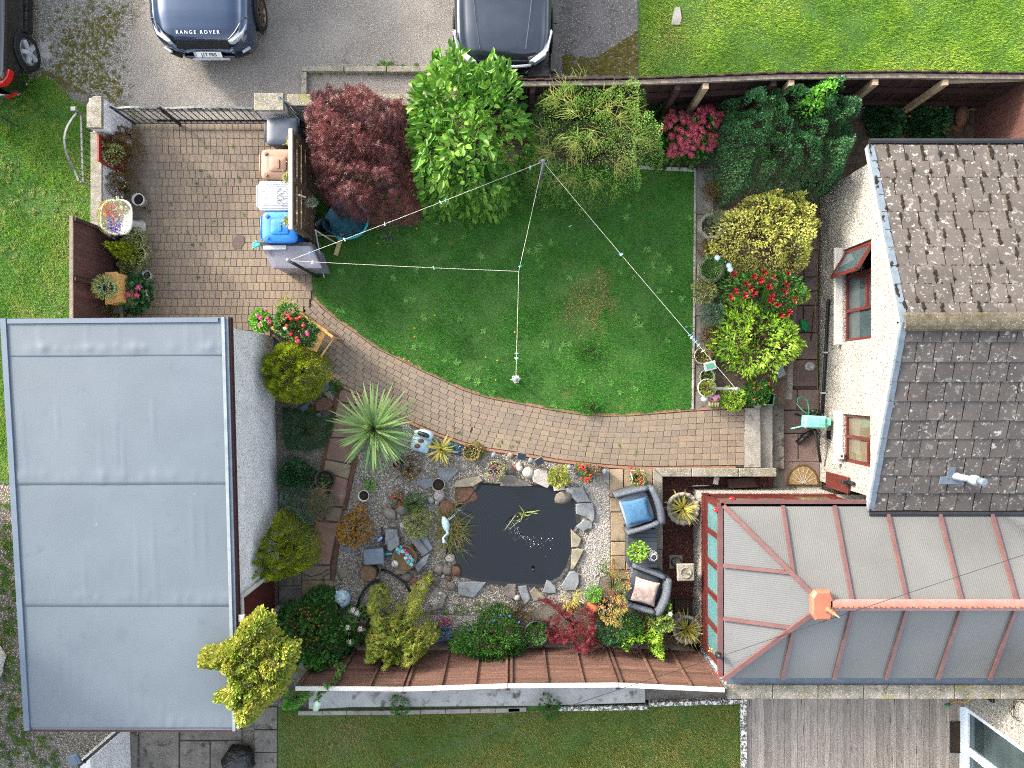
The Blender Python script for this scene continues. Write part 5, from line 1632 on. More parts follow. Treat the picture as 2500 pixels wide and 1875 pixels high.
# ==== shrubs
def PQ(z, *parts):
 o = []
 for r_, c_, pts in parts:
  o += qs(r_, c_, pts, z)
 return o
LM = dict(rough=.45, transl=.28, spec=.35, objrand=False)
def mkl(k, *cols, **kw):
 d = dict(LM); d.update(kw)
 MAT[k] = M(k, None, ramp=list(cols), **d)
mkl('l_maple', '2c1013', '401a1c', '522427', '643230', '74423c')
mkl('l_laurel', '2a5216', '3a661c', '4c7824', '60882e', '74983e', rough=.5, spec=.25)
mkl('l_broom', '2f5a1c', '436f24', '59842e', '749438', '666c30')
mkl('l_hydrangea', '8a2a3c', '9e3a4a', 'b04e5c', 'bd6a74')
mkl('l_dark', '1a3a20', '224828', '2c5630', '386536', '477538', rough=.45)
mkl('l_mid', '1f4416', '2c571b', '3a6a24', '4d7c30', '638c3a')
mkl('l_ivy', '3f7a1e', '55902a', '6ba636', '82b344')
mkl('l_yellow', '5f7a2a', '88923c', 'aaa84e', 'bcb664', '4c6820')
mkl('l_gold', '507222', '70882c', '92983c', 'a8a24a', '628028')
mkl('l_red', '6e1016', '8c151b', 'a8242a', '7a2a22')
mkl('l_lime', '56881e', '709e28', '8cb036', '9eb846', '609224')
mkl('l_conifer', '546a14', '708418', '8e9a22', 'a4a82e', '5c7216')
mkl('l_redmaple', '4a1018', '5f1622', '72222e', '541c1e', '3c1416')
mkl('l_rose', '35561f', '4f6f2c', '6f8038', '9a7a44', 'ad6a4a')
mkl('l_sage', '4a6650', '5a7660', '3f5a44', '6b8468')
mkl('l_brown', '4a3a20', '5f4a28', '755c34', '6a5a2c', '4a4a20')
mkl('l_grey', '5f6a52', '788468', '4a543c', '8c9478')
mkl('l_variegated', '6f7a3a', '8f9650', 'a8ab6a', '566a2c', 'b9b87c')
mkl('l_cordy', '4a6a3a', '5c7c48', '6f8c52', '86985c', '3e5c34', rough=.4)
mkl('l_cordy_y', '8a8a34', 'a49a44', 'b9aa5a', '7f8a3a', 'c4b878', rough=.4)
mkl('l_bronze', '6a4a20', '8a5a26', '9a6f30', '6f6a26', '55602a')
mkl('petal_pink', 'b02a6a', 'c43c7c', 'd4588e', 'a81f5a')
mkl('petal_red', 'b01a22', 'cc2b2a', 'd84a3a', 'a01220')
mkl('petal_white', 'cfcac0', 'd8d4cc', 'c4b8a8', 'b9a68a')
mkl('petal_purple', '4a2a8a', '5c3aa4', '6a4ab4', '7f3aa0')
mkl('petal_blue', '2c3f9c', '3f58b4', '5a72c4')
mkl('petal_orange', 'b85a2a', 'c9703a', 'b8452a', 'd08a5a')
mkl('petal_magenta', '7a1450', '931c5e', 'a83474')
shrub('maple_shrub', 'dark red weeping maple between the bins and the laurel', 'shrub',
      PQ(1.1, (0, 1, [(388, 1040), (395, 900), (430, 740), (560, 695), (700, 685), (800, 640), (870, 640), (930, 700), (1100, 705), (1215, 770), (1250, 900), (1270, 1100), (1290, 1350), (1290, 1560)]), (1, 1, [(1330, 110), (1250, 210), (1050, 245), (900, 240), (740, 190), (600, 160), (520, 60)]), (0, 1, [(470, 1500), (430, 1250), (400, 1130)])),
      1.95, 10000, .085, .009, MAT['l_maple'], clumps=120, kind='star', seed=11, depth=.10, bump=.30, rc=.06, droop=.55, vspread=.55)
shrub('laurel_shrub', 'big glossy light green laurel leaning over the parked grey car', 'shrub',
      PQ(1.5, (0, 1, [(1225, 690), (1330, 610), (1390, 490), (1410, 420), (1480, 390), (1580, 430), (1680, 390), (1830, 430), (1940, 350), (2030, 360), (2040, 440), (2150, 520)]), (0, 2, [(120, 540), (60, 650), (140, 760), (165, 900), (230, 1040), (180, 1190), (110, 1280), (60, 1340), (70, 1450)]), (1, 1, [(2030, 100), (1850, 120), (1650, 180), (1600, 90), (1420, 130), (1290, 80)]), (0, 1, [(1290, 1540), (1290, 1250), (1215, 1080), (1235, 1000), (1225, 850)])),
      2.75, 3300, .150, .085, MAT['l_laurel'], clumps=90, kind='leaf', seed=12, depth=.22, bump=.5, rc=.09, vspread=.6, upb=-.18)
tb = shrub('arching_shrub', 'yellow green arching twiggy shrub right of the laurel', 'shrub',
      PQ(1.1, (0, 2, [(170, 800), (330, 690), (500, 670), (600, 645), (700, 700), (870, 630), (1000, 680), (1065, 660), (1140, 745), (1160, 870), (1240, 1000), (1330, 1110), (1320, 1250), (1130, 1340), (1120, 1480), (980, 1500), (830, 1590), (640, 1640), (480, 1560), (290, 1600), (180, 1500), (140, 1350), (200, 1100)])),
      2.1, 21000, .030, .014, MAT['l_broom'], clumps=110, seed=13, depth=.13, bump=.4, rc=.075, vspread=.6)
r = np.random.default_rng(77)
c = q(0, 2, 620, 1080, 1.2)
n = 620
k_ = 46
ck = scatter(PQ(1.1, (0, 2, [(240, 820), (500, 720), (900, 700), (1080, 900), (1180, 1100), (950, 1400), (600, 1540), (300, 1450), (230, 1150)])), k_)
ki = r.integers(0, k_, n)
base_a = np.arctan2(ck[:, 1] - c.y, ck[:, 0] - c.x)
a = base_a[ki] + r.normal(0, .9, n)
A = np.column_stack([np.cos(a), np.sin(a), r.normal(.25, .35, n)])
dc = np.hypot(ck[:, 0] - c.x, ck[:, 1] - c.y)[ki]
Pp = np.column_stack([ck[ki] + r.normal(0, .05, (n, 2)), 1.95 - .75 * dc ** 2 + r.normal(0, .08, n)])
mkl('l_twig', '5f6a2c', '7a7a36', '6a7a30', '8a8a42')
blades('shoots', Pp, A, .14 + .22 * r.random(n), .009, MAT['l_twig'], tb, r.random(n), .35, 3)
hy = thing('hydrangea', 'pink flowered hydrangea in front of the brown fence', 'flowering shrub', q(0, 2, 1500, 1050, 0))
hp = PQ(.8, (0, 2, [(1210, 1030), (1290, 940), (1330, 870), (1450, 890), (1500, 930), (1590, 830), (1700, 850), (1755, 890), (1715, 1000), (1695, 1180), (1590, 1235), (1540, 1275), (1460, 1230), (1310, 1265), (1340, 1100)]))
P, A, ci, cc = dome(hp, .8, .05, 700, 16, .1, 5)
leaves('foliage', P, A, .12, .07, MAT['l_mid'], hy, r.random(len(P)), 'leaf')
hc = scatter(hp, 125)
d = edge_dist(hc, poly_np(hp))
heads('flowers', np.column_stack([hc, .66 + .22 * np.minimum(1, d / .3) + .06 * r.random(len(hc))]), .068, MAT['l_hydrangea'], hy, 70, .026, vs=.35)
MB().tube([q(0, 2, 1500, 1060, 0), q(0, 2, 1520, 1040, .6)], [.03, .015], 6).build('stem', MAT['bark'], hy)
shrub('dense_evergreen', 'large dense dark green small leaved shrub by the house gable', 'shrub',
      PQ(.9, (0, 2, [(1765, 900), (1705, 800), (1900, 705), (2150, 680)]), (0, 3, [(150, 690), (400, 650), (600, 640), (700, 745), (790, 900), (830, 1040), (760, 1190), (750, 1340), (700, 1480), (560, 1555), (400, 1530), (250, 1500)]), (0, 2, [(1990, 1500), (1830, 1600), (1760, 1450), (1700, 1350), (1690, 1200)])),
      1.65, 34000, .034, .024, MAT['l_dark'], clumps=95, seed=14, depth=.06, bump=.25, rc=.07, vspread=.5, flat=.6)
shrub('bindweed', 'bright green climber spilling over the fence top', 'climber', PQ(1.5, (0, 3, [(350, 870), (380, 740), (500, 680), (540, 615), (650, 640), (640, 760), (560, 880), (450, 920)])), 1.72, 900, .05, .045, MAT['l_ivy'], zb=.9, clumps=14, kind='leaf', seed=15, flat=.5)
shrub('yellow_euonymus', 'yellow leaved euonymus shrub against the white gable', 'shrub',
      PQ(.8, (1, 2, [(1670, 520), (1710, 300), (1800, 150), (1900, 170), (1970, 80), (2050, 30)]), (1, 3, [(60, 40), (200, -10), (400, 10), (515, 60), (505, 200), (560, 330), (495, 420), (480, 560), (430, 680), (290, 690), (150, 640)]), (1, 2, [(2050, 640), (1900, 650), (1760, 580)])),
      1.35, 7000, .050, .030, MAT['l_yellow'], clumps=60, seed=16, depth=.16, bump=.62, rc=.085, vspread=.5)
shrub('photinia_green', 'dark green photinia with red young leaves below the yellow shrub', 'shrub',
      PQ(.6, (1, 2, [(1745, 790), (1830, 700), (2080, 700)]), (1, 3, [(100, 700), (240, 690), (370, 740), (380, 880), (340, 960), (280, 1040), (200, 1100), (60, 1020)]), (1, 2, [(1900, 960), (1780, 930)])),
      1.05, 1900, .075, .030, MAT['l_mid'], clumps=36, kind='leaf', seed=17, bump=.4, rc=.10)
ph = bpy.data.objects['photinia_green']
tips = [q(1, 3, x, y, 1.0) for x, y in ((50, 720), (115, 760), (90, 830), (220, 870), (110, 915), (160, 980), (300, 940), (190, 1060), (250, 1040), (240, 720), (20, 780), (230, 815))] + [q(1, 2, x, y, .95) for x, y in ((1830, 730), (1990, 750), (2080, 720), (1960, 850), (1990, 880), (1840, 870), (1800, 920), (1930, 810), (2110, 830), (2130, 940), (2060, 780), (1920, 900))]
for tp in tips:
 P = np.repeat(np.array([tuple(tp)]), 13, 0); n = len(P)
 a = r.random(n) * 6.283
 leaves('red_shoot', P, np.column_stack([np.cos(a), np.sin(a), .25 + .8 * r.random(n)]), .085, .030, MAT['l_red'], ph, r.random(n), 'leaf')
shrub('lime_shrub', 'lime green shrub in the border below the red tipped photinia', 'shrub',
      PQ(.55, (1, 2, [(1670, 1290), (1770, 1060), (1840, 920), (1900, 880), (2050, 1000)]), (1, 3, [(40, 930), (130, 1030), (340, 1085), (340, 1200), (455, 1300), (330, 1410), (210, 1480), (200, 1590), (130, 1500), (0, 1560)]), (1, 2, [(2010, 1560), (1850, 1490), (1710, 1340)])),
      1.0, 2300, .090, .034, MAT['l_lime'], clumps=44, kind='leaf', seed=18, depth=.24, bump=.75, rc=.08)
shrub('yellow_sprig', 'yellow green sprig of shrub reaching over the house paving', 'shrub', PQ(.5, (1, 3, [(310, 880), (350, 820), (420, 860), (470, 905), (400, 950), (330, 950)])), .62, 200, .05, .025, MAT['l_lime'], zb=.1, clumps=8, kind='leaf', seed=19)
def conifer(name, label, poly, h, seed, n=15000, zb=0.0, group='golden conifers'):
 t = shrub(name, label, 'conifer', poly, h, n, .055, .013, MAT['l_conifer'], zb=zb, clumps=90, seed=seed, depth=.07, bump=.32, rc=.07, vspread=.5, flat=.7, group=group, upb=.25)
 return t
conifer('golden_conifer', 'round golden conifer between the flower trough and the spiky cordyline', PQ(.6, (1, 1, [(70, 1400), (200, 1280), (330, 1265), (470, 1335), (550, 1410), (580, 1540)]), (2, 1, [(545, 70), (480, 150), (330, 225), (180, 185), (95, 80)])), 1.15, 21)
conifer('golden_conifer', 'golden conifer against the grey pebbledash wall beside the white door frame', PQ(.7, (2, 1, [(185, 1095), (350, 1195), (430, 1285), (475, 1420), (440, 1550), (320, 1620), (150, 1655), (0, 1640), (-40, 1500), (0, 1360), (90, 1290), (150, 1160)])), 1.35, 22)
conifer('golden_conifer', 'small lime conifer in front of the brown west fence', PQ(.6, (1, 0, [(865, 480), (960, 455), (1050, 480), (1085, 560), (1040, 615), (960, 610), (900, 540)])), .85, 23, 3000)
shrub('garage_climber', 'yellow climber spilling over the garage roof corner', 'climber',
      PQ(2.75, (3, 0, [(1880, 640), (1940, 500), (2060, 400)]), (3, 1, [(10, 390), (120, 420), (140, 560), (240, 640), (340, 660), (330, 800), (260, 960), (230, 1060), (150, 1110), (60, 1200)]), (3, 0, [(2020, 1310), (1890, 1290), (1890, 1150), (1730, 1120), (1730, 1070), (1850, 1020), (1850, 900), (1700, 860), (1620, 820), (1630, 710), (1740, 700)])),
      3.0, 9500, .055, .045, MAT['l_gold'], zb=2.53, clumps=80, kind='leaf', seed=24, depth=.12, bump=.4, rc=.09, flat=.45, root=tuple(q(3, 1, 60, 760, 2.6)[:2]))
gc = bpy.data.objects['garage_climber']
MB().tube([q(3, 1, 80, 900, .0), q(3, 1, 70, 880, 1.2), q(3, 1, 60, 800, 2.3)], [.06, .045, .02], 7).build('main_stem', MAT['bark'], gc)
shrub('bramble_thicket', 'dark green leafy thicket with orange berries by the flagged path', 'shrub',
      PQ(.7, (3, 1, [(130, 520), (180, 400), (320, 380), (420, 270), (560, 280), (640, 390), (660, 520), (700, 600), (740, 800), (640, 860), (460, 850), (300, 830), (200, 760)])), 1.25, 3600, .065, .055, MAT['l_mid'], clumps=50, kind='leaf', seed=25, bump=.4, rc=.1, depth=.14, vmid=.35)
bt = bpy.data.objects['bramble_thicket']
bp_ = scatter(PQ(1.0, (3, 1, [(250, 480), (420, 320), (600, 380), (560, 560), (480, 720), (360, 760)])), 70)
heads('berries', np.column_stack([bp_, 1.0 + .2 * r.random(70)]), .016, MAT['petal_orange'], bt, 10, .014)['kind'] = 'stuff'
shrub('low_greenery', 'dark leafy ground plants under the climber beside the lap fence', 'shrub', PQ(.2, (3, 1, [(260, 1060), (440, 1030), (450, 1090), (330, 1180), (220, 1190)])), .35, 500, .05, .04, MAT['l_ivy'], clumps=10, kind='leaf', seed=26)
shrub('yellow_maple', 'bright yellow acer leaning over the lap fence', 'shrub',
      PQ(.8, (3, 1, [(860, 700), (920, 560), (880, 450), (895, 300), (950, 250), (1020, 265), (1070, 430), (1180, 430), (1255, 265), (1390, 150), (1415, 200), (1330, 360), (1300, 500), (1370, 540), (1470, 600), (1480, 680), (1380, 720), (1385, 780), (1250, 860), (1100, 880), (920, 870), (880, 770)])),
      1.2, 3000, .066, .015, MAT['l_gold'], clumps=60, kind='star', seed=27, depth=.16, bump=.5, rc=.09)
wh_ = thing('white_hydrangea', 'white flowered plant beside the yellow acer', 'flowering shrub', q(3, 1, 790, 580, 0))
P, A, ci, cc = dome(PQ(.4, (3, 1, [(690, 640), (690, 470), (800, 370), (900, 400), (900, 560), (850, 680), (760, 690)])), .6, .02, 260, 8, .15, 6)
leaves('foliage', P, A, .10, .05, MAT['l_mid'], wh_, r.random(len(P)), 'leaf')
for x, y in ((838, 408), (762, 525), (865, 535), (778, 643), (805, 385)): heads('flower_head', [q(3, 1, x, y, .6)], .062, MAT['petal_white'], wh_, 60, .026)
shrub('leafy_perennial', 'deep green leafy perennial clump in front of the lap fence', 'plant',
      PQ(.4, (3, 1, [(1590, 660), (1680, 540), (1800, 520), (1850, 430), (1950, 380), (2090, 430)]), (3, 2, [(10, 450), (90, 540), (140, 640), (160, 720), (80, 780), (20, 830)]), (3, 1, [(1960, 830), (1850, 780), (1700, 740)])),
      .75, 3400, .070, .024, MAT['l_mid'], clumps=46, kind='leaf', seed=28, bump=.35, rc=.1, vmid=.4)
lp2 = bpy.data.objects['leafy_perennial']
heads('flowers', [q(3, 1, x, y, .7) for x, y in ((2000, 420), (2075, 430), (2145, 480), (1945, 470))] + [q(3, 2, 18, 430, .7), q(3, 2, 92, 478, .7)], .022, MAT['petal_blue'], lp2, 14, .02)
shrub('crimson_maple', 'small crimson cut leaf acer beside the black planter tub', 'shrub',
      PQ(.5, (3, 2, [(250, 350), (330, 335), (440, 370), (560, 370), (680, 400), (740, 500), (720, 620), (770, 680), (700, 730), (560, 745), (520, 650), (380, 670), (300, 650), (290, 560), (270, 520), (380, 500), (420, 420)])),
      .85, 1500, .058, .008, MAT['l_redmaple'], clumps=40, kind='star', seed=29, depth=.16, bump=.5, rc=.09)
shrub('peach_azalea', 'peach and green azalea arching over the lower armchair', 'shrub',
      PQ(.6, (3, 2, [(760, 100), (800, 30), (870, 20), (920, 130), (990, 110), (1010, 180), (960, 250), (1000, 330), (940, 420), (930, 500), (850, 520), (760, 480), (740, 400), (760, 320), (830, 280), (850, 160)])),
      .95, 2600, .040, .020, MAT['l_rose'], clumps=40, kind='dia', seed=30, depth=.15, bump=.5, rc=.09, vspread=.8)
shrub('grey_green_shrub', 'dark grey green shrub between the peach azalea and the lap fence', 'shrub',
      PQ(.5, (3, 2, [(740, 560), (790, 480), (900, 520), (1000, 440), (1090, 480), (1090, 640), (960, 660), (830, 680), (720, 640)])), .75, 2400, .045, .030, MAT['l_dark'], clumps=30, seed=31)
shrub('euphorbia', 'lime green rounded euphorbia heads over the lap fence corner', 'plant',
      PQ(.7, (3, 2, [(910, 640), (960, 560), (1070, 520), (1130, 560), (1200, 560), (1280, 600), (1260, 700), (1310, 760), (1250, 810), (1180, 760), (1150, 690), (1040, 640), (1000, 720), (940, 720)])), .85, 2000, .050, .026, MAT['l_lime'], clumps=18, kind='leaf', seed=32, bump=.5, rc=.13)
shrub('climbing_rose', 'pale green rose with white bloom beside the lower stone urn', 'shrub',
      PQ(.7, (3, 2, [(1150, 450), (1230, 380), (1280, 270), (1330, 300), (1350, 420), (1350, 520), (1270, 560), (1170, 550)])), .95, 1300, .040, .028, MAT['l_rose'], clumps=24, seed=33, vmid=.3)
heads('bloom', [q(3, 2, 1320, 412, .98)], .045, MAT['petal_white'], bpy.data.objects['climbing_rose'], 40, .03)
shrub('lilac_thyme', 'magenta and blue lobelia mat on the gravel beside the yellow acer', 'plant', PQ(.1, (3, 1, [(1480, 440), (1550, 415), (1620, 450), (1620, 540), (1600, 640), (1500, 650), (1480, 560)])), .22, 500, .03, .015, MAT['l_mid'], clumps=8, seed=34)
lt = bpy.data.objects['lilac_thyme']
p_ = scatter(PQ(.15, (3, 1, [(1480, 430), (1600, 430), (1630, 490), (1490, 500)])), 60); heads('magenta_flowers', np.column_stack([p_, np.full(60, .2)]), .018, MAT['petal_magenta'], lt, 8, .018)
p_ = scatter(PQ(.15, (3, 1, [(1510, 510), (1610, 500), (1590, 630), (1490, 640)])), 70); heads('blue_flowers', np.column_stack([p_, np.full(70, .19)]), .016, MAT['petal_blue'], lt, 8, .016)
shrub('bronze_azalea', 'orange and green azalea on the gravel beside the flagged path', 'shrub',
      PQ(.4, (2, 1, [(670, 1290), (690, 1180), (760, 1130), (830, 1060), (890, 1090), (880, 1170), (940, 1230), (945, 1280), (880, 1340), (800, 1390), (720, 1340)])), .7, 800, .065, .035, MAT['l_bronze'], clumps=26, kind='leaf', seed=35, bump=.5)
shrub('lavender_clump', 'grey green lavender clump against the garage wall', 'plant', PQ(.35, (2, 1, [(190, 1000), (240, 900), (380, 870), (500, 900), (600, 960), (640, 1040), (560, 1140), (500, 1160), (440, 1220), (380, 1150), (280, 1080)])), .6, 3600, .055, .008, MAT['l_sage'], clumps=40, seed=36, bump=.4, upb=.3)
lc = q(2, 1, 470, 1020, .3); n = 260
a = r.random(n) * 2.2 - 1.3
blades('dry_stalks', np.column_stack([np.full(n, lc.x) + r.normal(0, .08, n), np.full(n, lc.y) + r.normal(0, .12, n), np.full(n, .3)]), np.column_stack([np.cos(a), np.sin(a), .4 + .4 * r.random(n)]), .25 + .2 * r.random(n), .007, MAT['dry_leaf'], bpy.data.objects['lavender_clump'], r.random(n), .5, 3)
shrub('wall_foot_plants', 'dark green leafy plants at the garage wall foot above the black tub', 'plant', PQ(.25, (2, 1, [(190, 800), (240, 700), (330, 660), (420, 740), (480, 780), (470, 880), (380, 890), (260, 880), (200, 870)])), .45, 1200, .065, .030, MAT['l_dark'], clumps=18, kind='leaf', seed=37)
shrub('creeping_mat', 'dark creeping evergreen mat below the round golden conifer', 'plant', PQ(.15, (2, 1, [(225, 250), (420, 290), (560, 330), (640, 300), (620, 450), (560, 560), (420, 600), (250, 580), (230, 400)])), .28, 5000, .04, .012, MAT['l_dark'], clumps=40, seed=38, bump=.3, depth=.1)
def cordyline(name, label, c, h, n, L, W, mat, seed, trunk_r=.05, zb=0.0, lo=-.35):
 g_ = np.random.default_rng(seed)
 t = thing(name, label, 'cordyline', (c[0], c[1], zb))
 MB().tube([(c[0], c[1], zb), (c[0], c[1], zb + h)], [trunk_r, trunk_r * .8], 8).build('trunk', MAT['bark'], t)
 a = g_.random(n) * 6.283
 e = lo + (1.5 - lo) * g_.random(n) ** 1.5
 A = np.column_stack([np.cos(a) * np.cos(e), np.sin(a) * np.cos(e), np.sin(e)])
 P = np.column_stack([c[0] + np.cos(a) * trunk_r * .6, c[1] + np.sin(a) * trunk_r * .6, zb + h + .06 * np.sin(e) - .05])
 blades('leaves', P, A, L * (.75 + .35 * g_.random(n)) * (1 - .35 * np.clip(e - .6, 0, 1)), W, mat, t, g_.random(n) * .6 + .2, .14, 5)
 return t
cc_ = q(2, 1, 968, 425, .75)
cordyline('cordyline', 'large spiky green cordyline beside the curved path', cc_, .75, 150, .86, .056, MAT['l_cordy'], 41, .06)
cc_ = q(2, 1, 1515, 590, .2)
cordyline('cordyline', 'small straw yellow cordyline in the gravel by the path edge', cc_, .2, 62, .34, .028, MAT['l_cordy_y'], 42, .03)
def clump(name, label, r_, c_, x, y, rad, h, mat, seed, n=350, L=.06, W=.015, kind='dia', z=0.0, cat='plant', flowers=None, up=.2):
 ctr_ = q(r_, c_, x, y, z)
 g_ = random.Random(seed)
 poly = [(ctr_.x + rad * g_.uniform(.75, 1.15) * math.cos(a_), ctr_.y + rad * g_.uniform(.75, 1.15) * math.sin(a_), 0) for a_ in np.linspace(0, 6.283, 13)[:-1]]
 t = shrub(name, label, cat, [Vector(p) for p in poly], z + h, n, L, W, MAT[mat], zb=z, clumps=max(5, n // 60), kind=kind, seed=seed, upb=up)
 if flowers:
  fm, k, fr = flowers
  p_ = scatter([Vector(p) for p in poly], k)
  heads('flowers', np.column_stack([p_, np.full(k, z + h * .9)]), fr, MAT[fm], t, 14, fr, seed=seed)
 return t
clump('dry_perennial', 'brownish straggly perennial on the slab strip below the lawn corner', 0, 2, 1650, 1560, .17, .25, 'l_brown', 51, 700, .07, .008)
clump('tussock', 'green grassy tussock overhanging the upper octagonal planter', 1, 2, 1680, 310, .17, .35, 'l_grey', 52, 600, .10, .008, z=.12)
clump('border_heather', 'brown heather on the slab strip below the upper octagonal planter', 1, 2, 1600, 530, .17, .2, 'l_brown', 53, 700, .05, .008)
clump('border_herb', 'olive herb spilling over the lawn edge beside the slab strip', 1, 2, 1580, 880, .26, .3, 'l_variegated', 54, 1100, .045, .022)
clump('blue_grass_mound', 'blue green needle mound on the slab strip', 1, 2, 1650, 1070, .23, .35, 'l_sage', 55, 1500, .07, .009)
clump('rusty_heather', 'rusty brown heather below the blue green mound', 1, 2, 1620, 1225, .19, .2, 'l_brown', 56, 700, .045, .01)
clump('russet_sedum', 'russet orange sedum in the border beside the white sign', 1, 2, 1620, 1390, .22, .22, 'l_rose', 57, 1100, .03, .018)
clump('golden_box', 'small lime green bush at the border corner by the path', 2, 2, 1810, 180, .26, .4, 'l_lime', 58, 1100, .045, .022)
clump('dark_border_plant', 'dark leafy plant with brown seed heads by the green caddy', 2, 2, 2010, 130, .27, .3, 'l_mid', 59, 900, .06, .03, flowers=('petal_orange', 10, .02))
clump('fence_foot_ground_cover', 'shaded round leaved ground cover in front of the fence posts', 0, 3, 1000, 980, .42, .3, 'l_dark', 60, 1300, .07, .065, 'leaf', .0)
clump('fence_foot_ground_cover', 'shaded round leaved ground cover beside the boulder', 0, 3, 1350, 1010, .48, .28, 'l_dark', 61, 1400, .07, .065, 'leaf', .0, flowers=('petal_orange', 4, .03))
clump('day_lily', 'green lily leaves beside the pink hydrangea', 0, 2, 1200, 920, .22, .5, 'l_mid', 62, 300, .13, .025, 'leaf')
clump('border_foliage', 'low green foliage below the arching shrub by the lawn corner', 0, 2, 1200, 1220, .34, .35, 'l_mid', 63, 1100, .06, .03, 'leaf')
clump('stem_grass', 'pale straw stalks at the slab strip corner below the hydrangea', 0, 2, 1600, 1350, .15, .25, 'l_grey', 64, 300, .10, .006)
clump('gravel_sedum', 'yellow flowered sedum on the gravel right of the big cordyline', 2, 1, 1260, 730, .24, .18, 'l_brown', 65, 900, .035, .012, flowers=('yellow_petal', 8, .015))
clump('gravel_seedling', 'small bright green seedling in the gravel by the flat slate', 2, 1, 945, 880, .11, .12, 'l_ivy', 66, 120, .07, .014)
clump('pond_side_shrub', 'olive feathery shrub on the rockery left of the pond', 2, 1, 1330, 1170, .30, .4, 'l_variegated', 67, 1700, .05, .013)
clump('rockery_fern', 'green feathery plant on the rockery above the olive shrub', 2, 1, 1310, 1020, .22, .3, 'l_mid', 68, 900, .05, .01)
clump('red_heath', 'red flowered small plant on the rockery', 2, 1, 1170, 990, .15, .16, 'l_mid', 69, 300, .03, .012, flowers=('petal_red', 26, .016))
clump('path_edge_succulent', 'rusty succulents along the gravel edge below the path', 2, 1, 1790, 600, .2, .14, 'l_rose', 70, 700, .03, .018)
clump('golden_spirea', 'bright yellow round bush at the pond head', 2, 2, 410, 800, .23, .42, 'l_gold', 71, 1500, .035, .02)
clump('green_topiary', 'small bright green rounded topiary beside the terracotta pot', 3, 2, 690, 240, .17, .4, 'l_ivy', 72, 1500, .03, .012)
clump('fan_fern', 'feathery bamboo like fronds above the crimson acer', 3, 2, 520, 280, .17, .3, 'l_cordy_y', 73, 160, .16, .012)
clump('path_side_herb', 'green herb by the grey grave lantern under the round conifer', 2, 1, 665, 75, .12, .18, 'l_mid', 74, 260, .05, .02)
clump('thin_leaf_plant', 'narrow leaved green plant at the foot of the lap fence', 3, 1, 1680, 640, .2, .35, 'l_ivy', 75, 350, .12, .014)
clump('moss_cushion', 'mossy low mat on the gravel below the pond', 3, 2, 100, 390, .3, .05, 'l_brown', 76, 900, .03, .01, up=.5)
clump('small_lawn_weed', 'bushy weed on the lawn edge above the path', 2, 2, 660, 245, .16, .14, 'l_mid', 77, 420, .05, .015)
clump('shaded_lawn_tuft', 'darker grass tuft standing in the lower lawn', 1, 2, 640, 1350, .22, .06, 'l_mid', 78, 500, .08, .006, up=.6)
clump('white_daisy_weed', 'wispy weed with white heads at the lawn edge below the maple', 1, 1, 1090, 430, .12, .12, 'l_grey', 79, 160, .06, .008)
clump('concrete_weed', 'green weed rooted in the cracked concrete strip', 3, 1, 1190, 1150, .2, .18, 'l_mid', 80, 300, .06, .02)
clump('kerb_weed', 'leafy weed in the kerb gap below the white capping', 3, 2, 330, 1150, .22, .25, 'l_mid', 81, 420, .07, .015)
def reeds(name, label, c, n, L, mat, seed, spread=.12, lo=.15, hi=1.2, W=.007, droop=.5, bias=(0, 0)):
 g_ = np.random.default_rng(seed)
 t = thing(name, label, 'reeds', (c.x, c.y, c.z))
 a = g_.random(n) * 6.283; e = lo + (hi - lo) * g_.random(n)
 A = np.column_stack([np.cos(a) * np.cos(e) + bias[0], np.sin(a) * np.cos(e) + bias[1], np.sin(e)])
 P = np.column_stack([c.x + g_.normal(0, spread, n), c.y + g_.normal(0, spread * 1.6, n), np.full(n, c.z)])
 blades('leaves', P, A, L * (.5 + .7 * g_.random(n)), W, MAT[mat], t, g_.random(n), droop, 4)
 return t
mkl('l_reed', '55602a', '6f6a34', '847a44', '4a5a24', '8f8352')
reeds('pond_reeds', 'tall straw coloured reeds around the heron ornament', q(2, 1, 1590, 1230, -.02), 330, .62, 'l_reed', 91, .12, .3, 1.3, .008, .55, (.08, -.05))
reeds('iris_shoots', 'upright green iris shoots standing in the pond', q(2, 2, 120, 1120, -.02), 16, .5, 'l_variegated', 92, .05, .7, 1.4, .018, .3)
# ==== wheelie bins, chest, screen
mk('bin_slate', '3b4450', '323a45', s=5, rough=.45, spec=.4, lay=(('8a8f86', 7, .66, .74),))
mk('bin_brown', '7f6250', '735846', s=5, rough=.5, spec=.4)
mk('bin_white', 'a9aeb4', '979ca3', s=4, rough=.45, spec=.4, lay=(('c9ccd0', 5, .6, .7),))
mk('bin_blue', '1c6bb8', '185fa6', s=5, rough=.42, spec=.4)
mk('chest_grey', '77757e', '6a6871', s=3, rough=.5, spec=.35, lay=(('5a5860', 4, .6, .75),))
mk('grey_plastic', '6b7076', '5d6268', s=6, rough=.5)
mk('screen_wood', '51402f', '3d3024', s=8, rough=.9, bump=.4, bs=40, lay=(('857a66', 12, .6, .7),))
mk('rail_white', 'a7a297', '8c877b', s=9, rough=.8, bump=.3, bs=40)
mk('blue_handle', '1d5f9e', rough=.4, c2='1a5690')
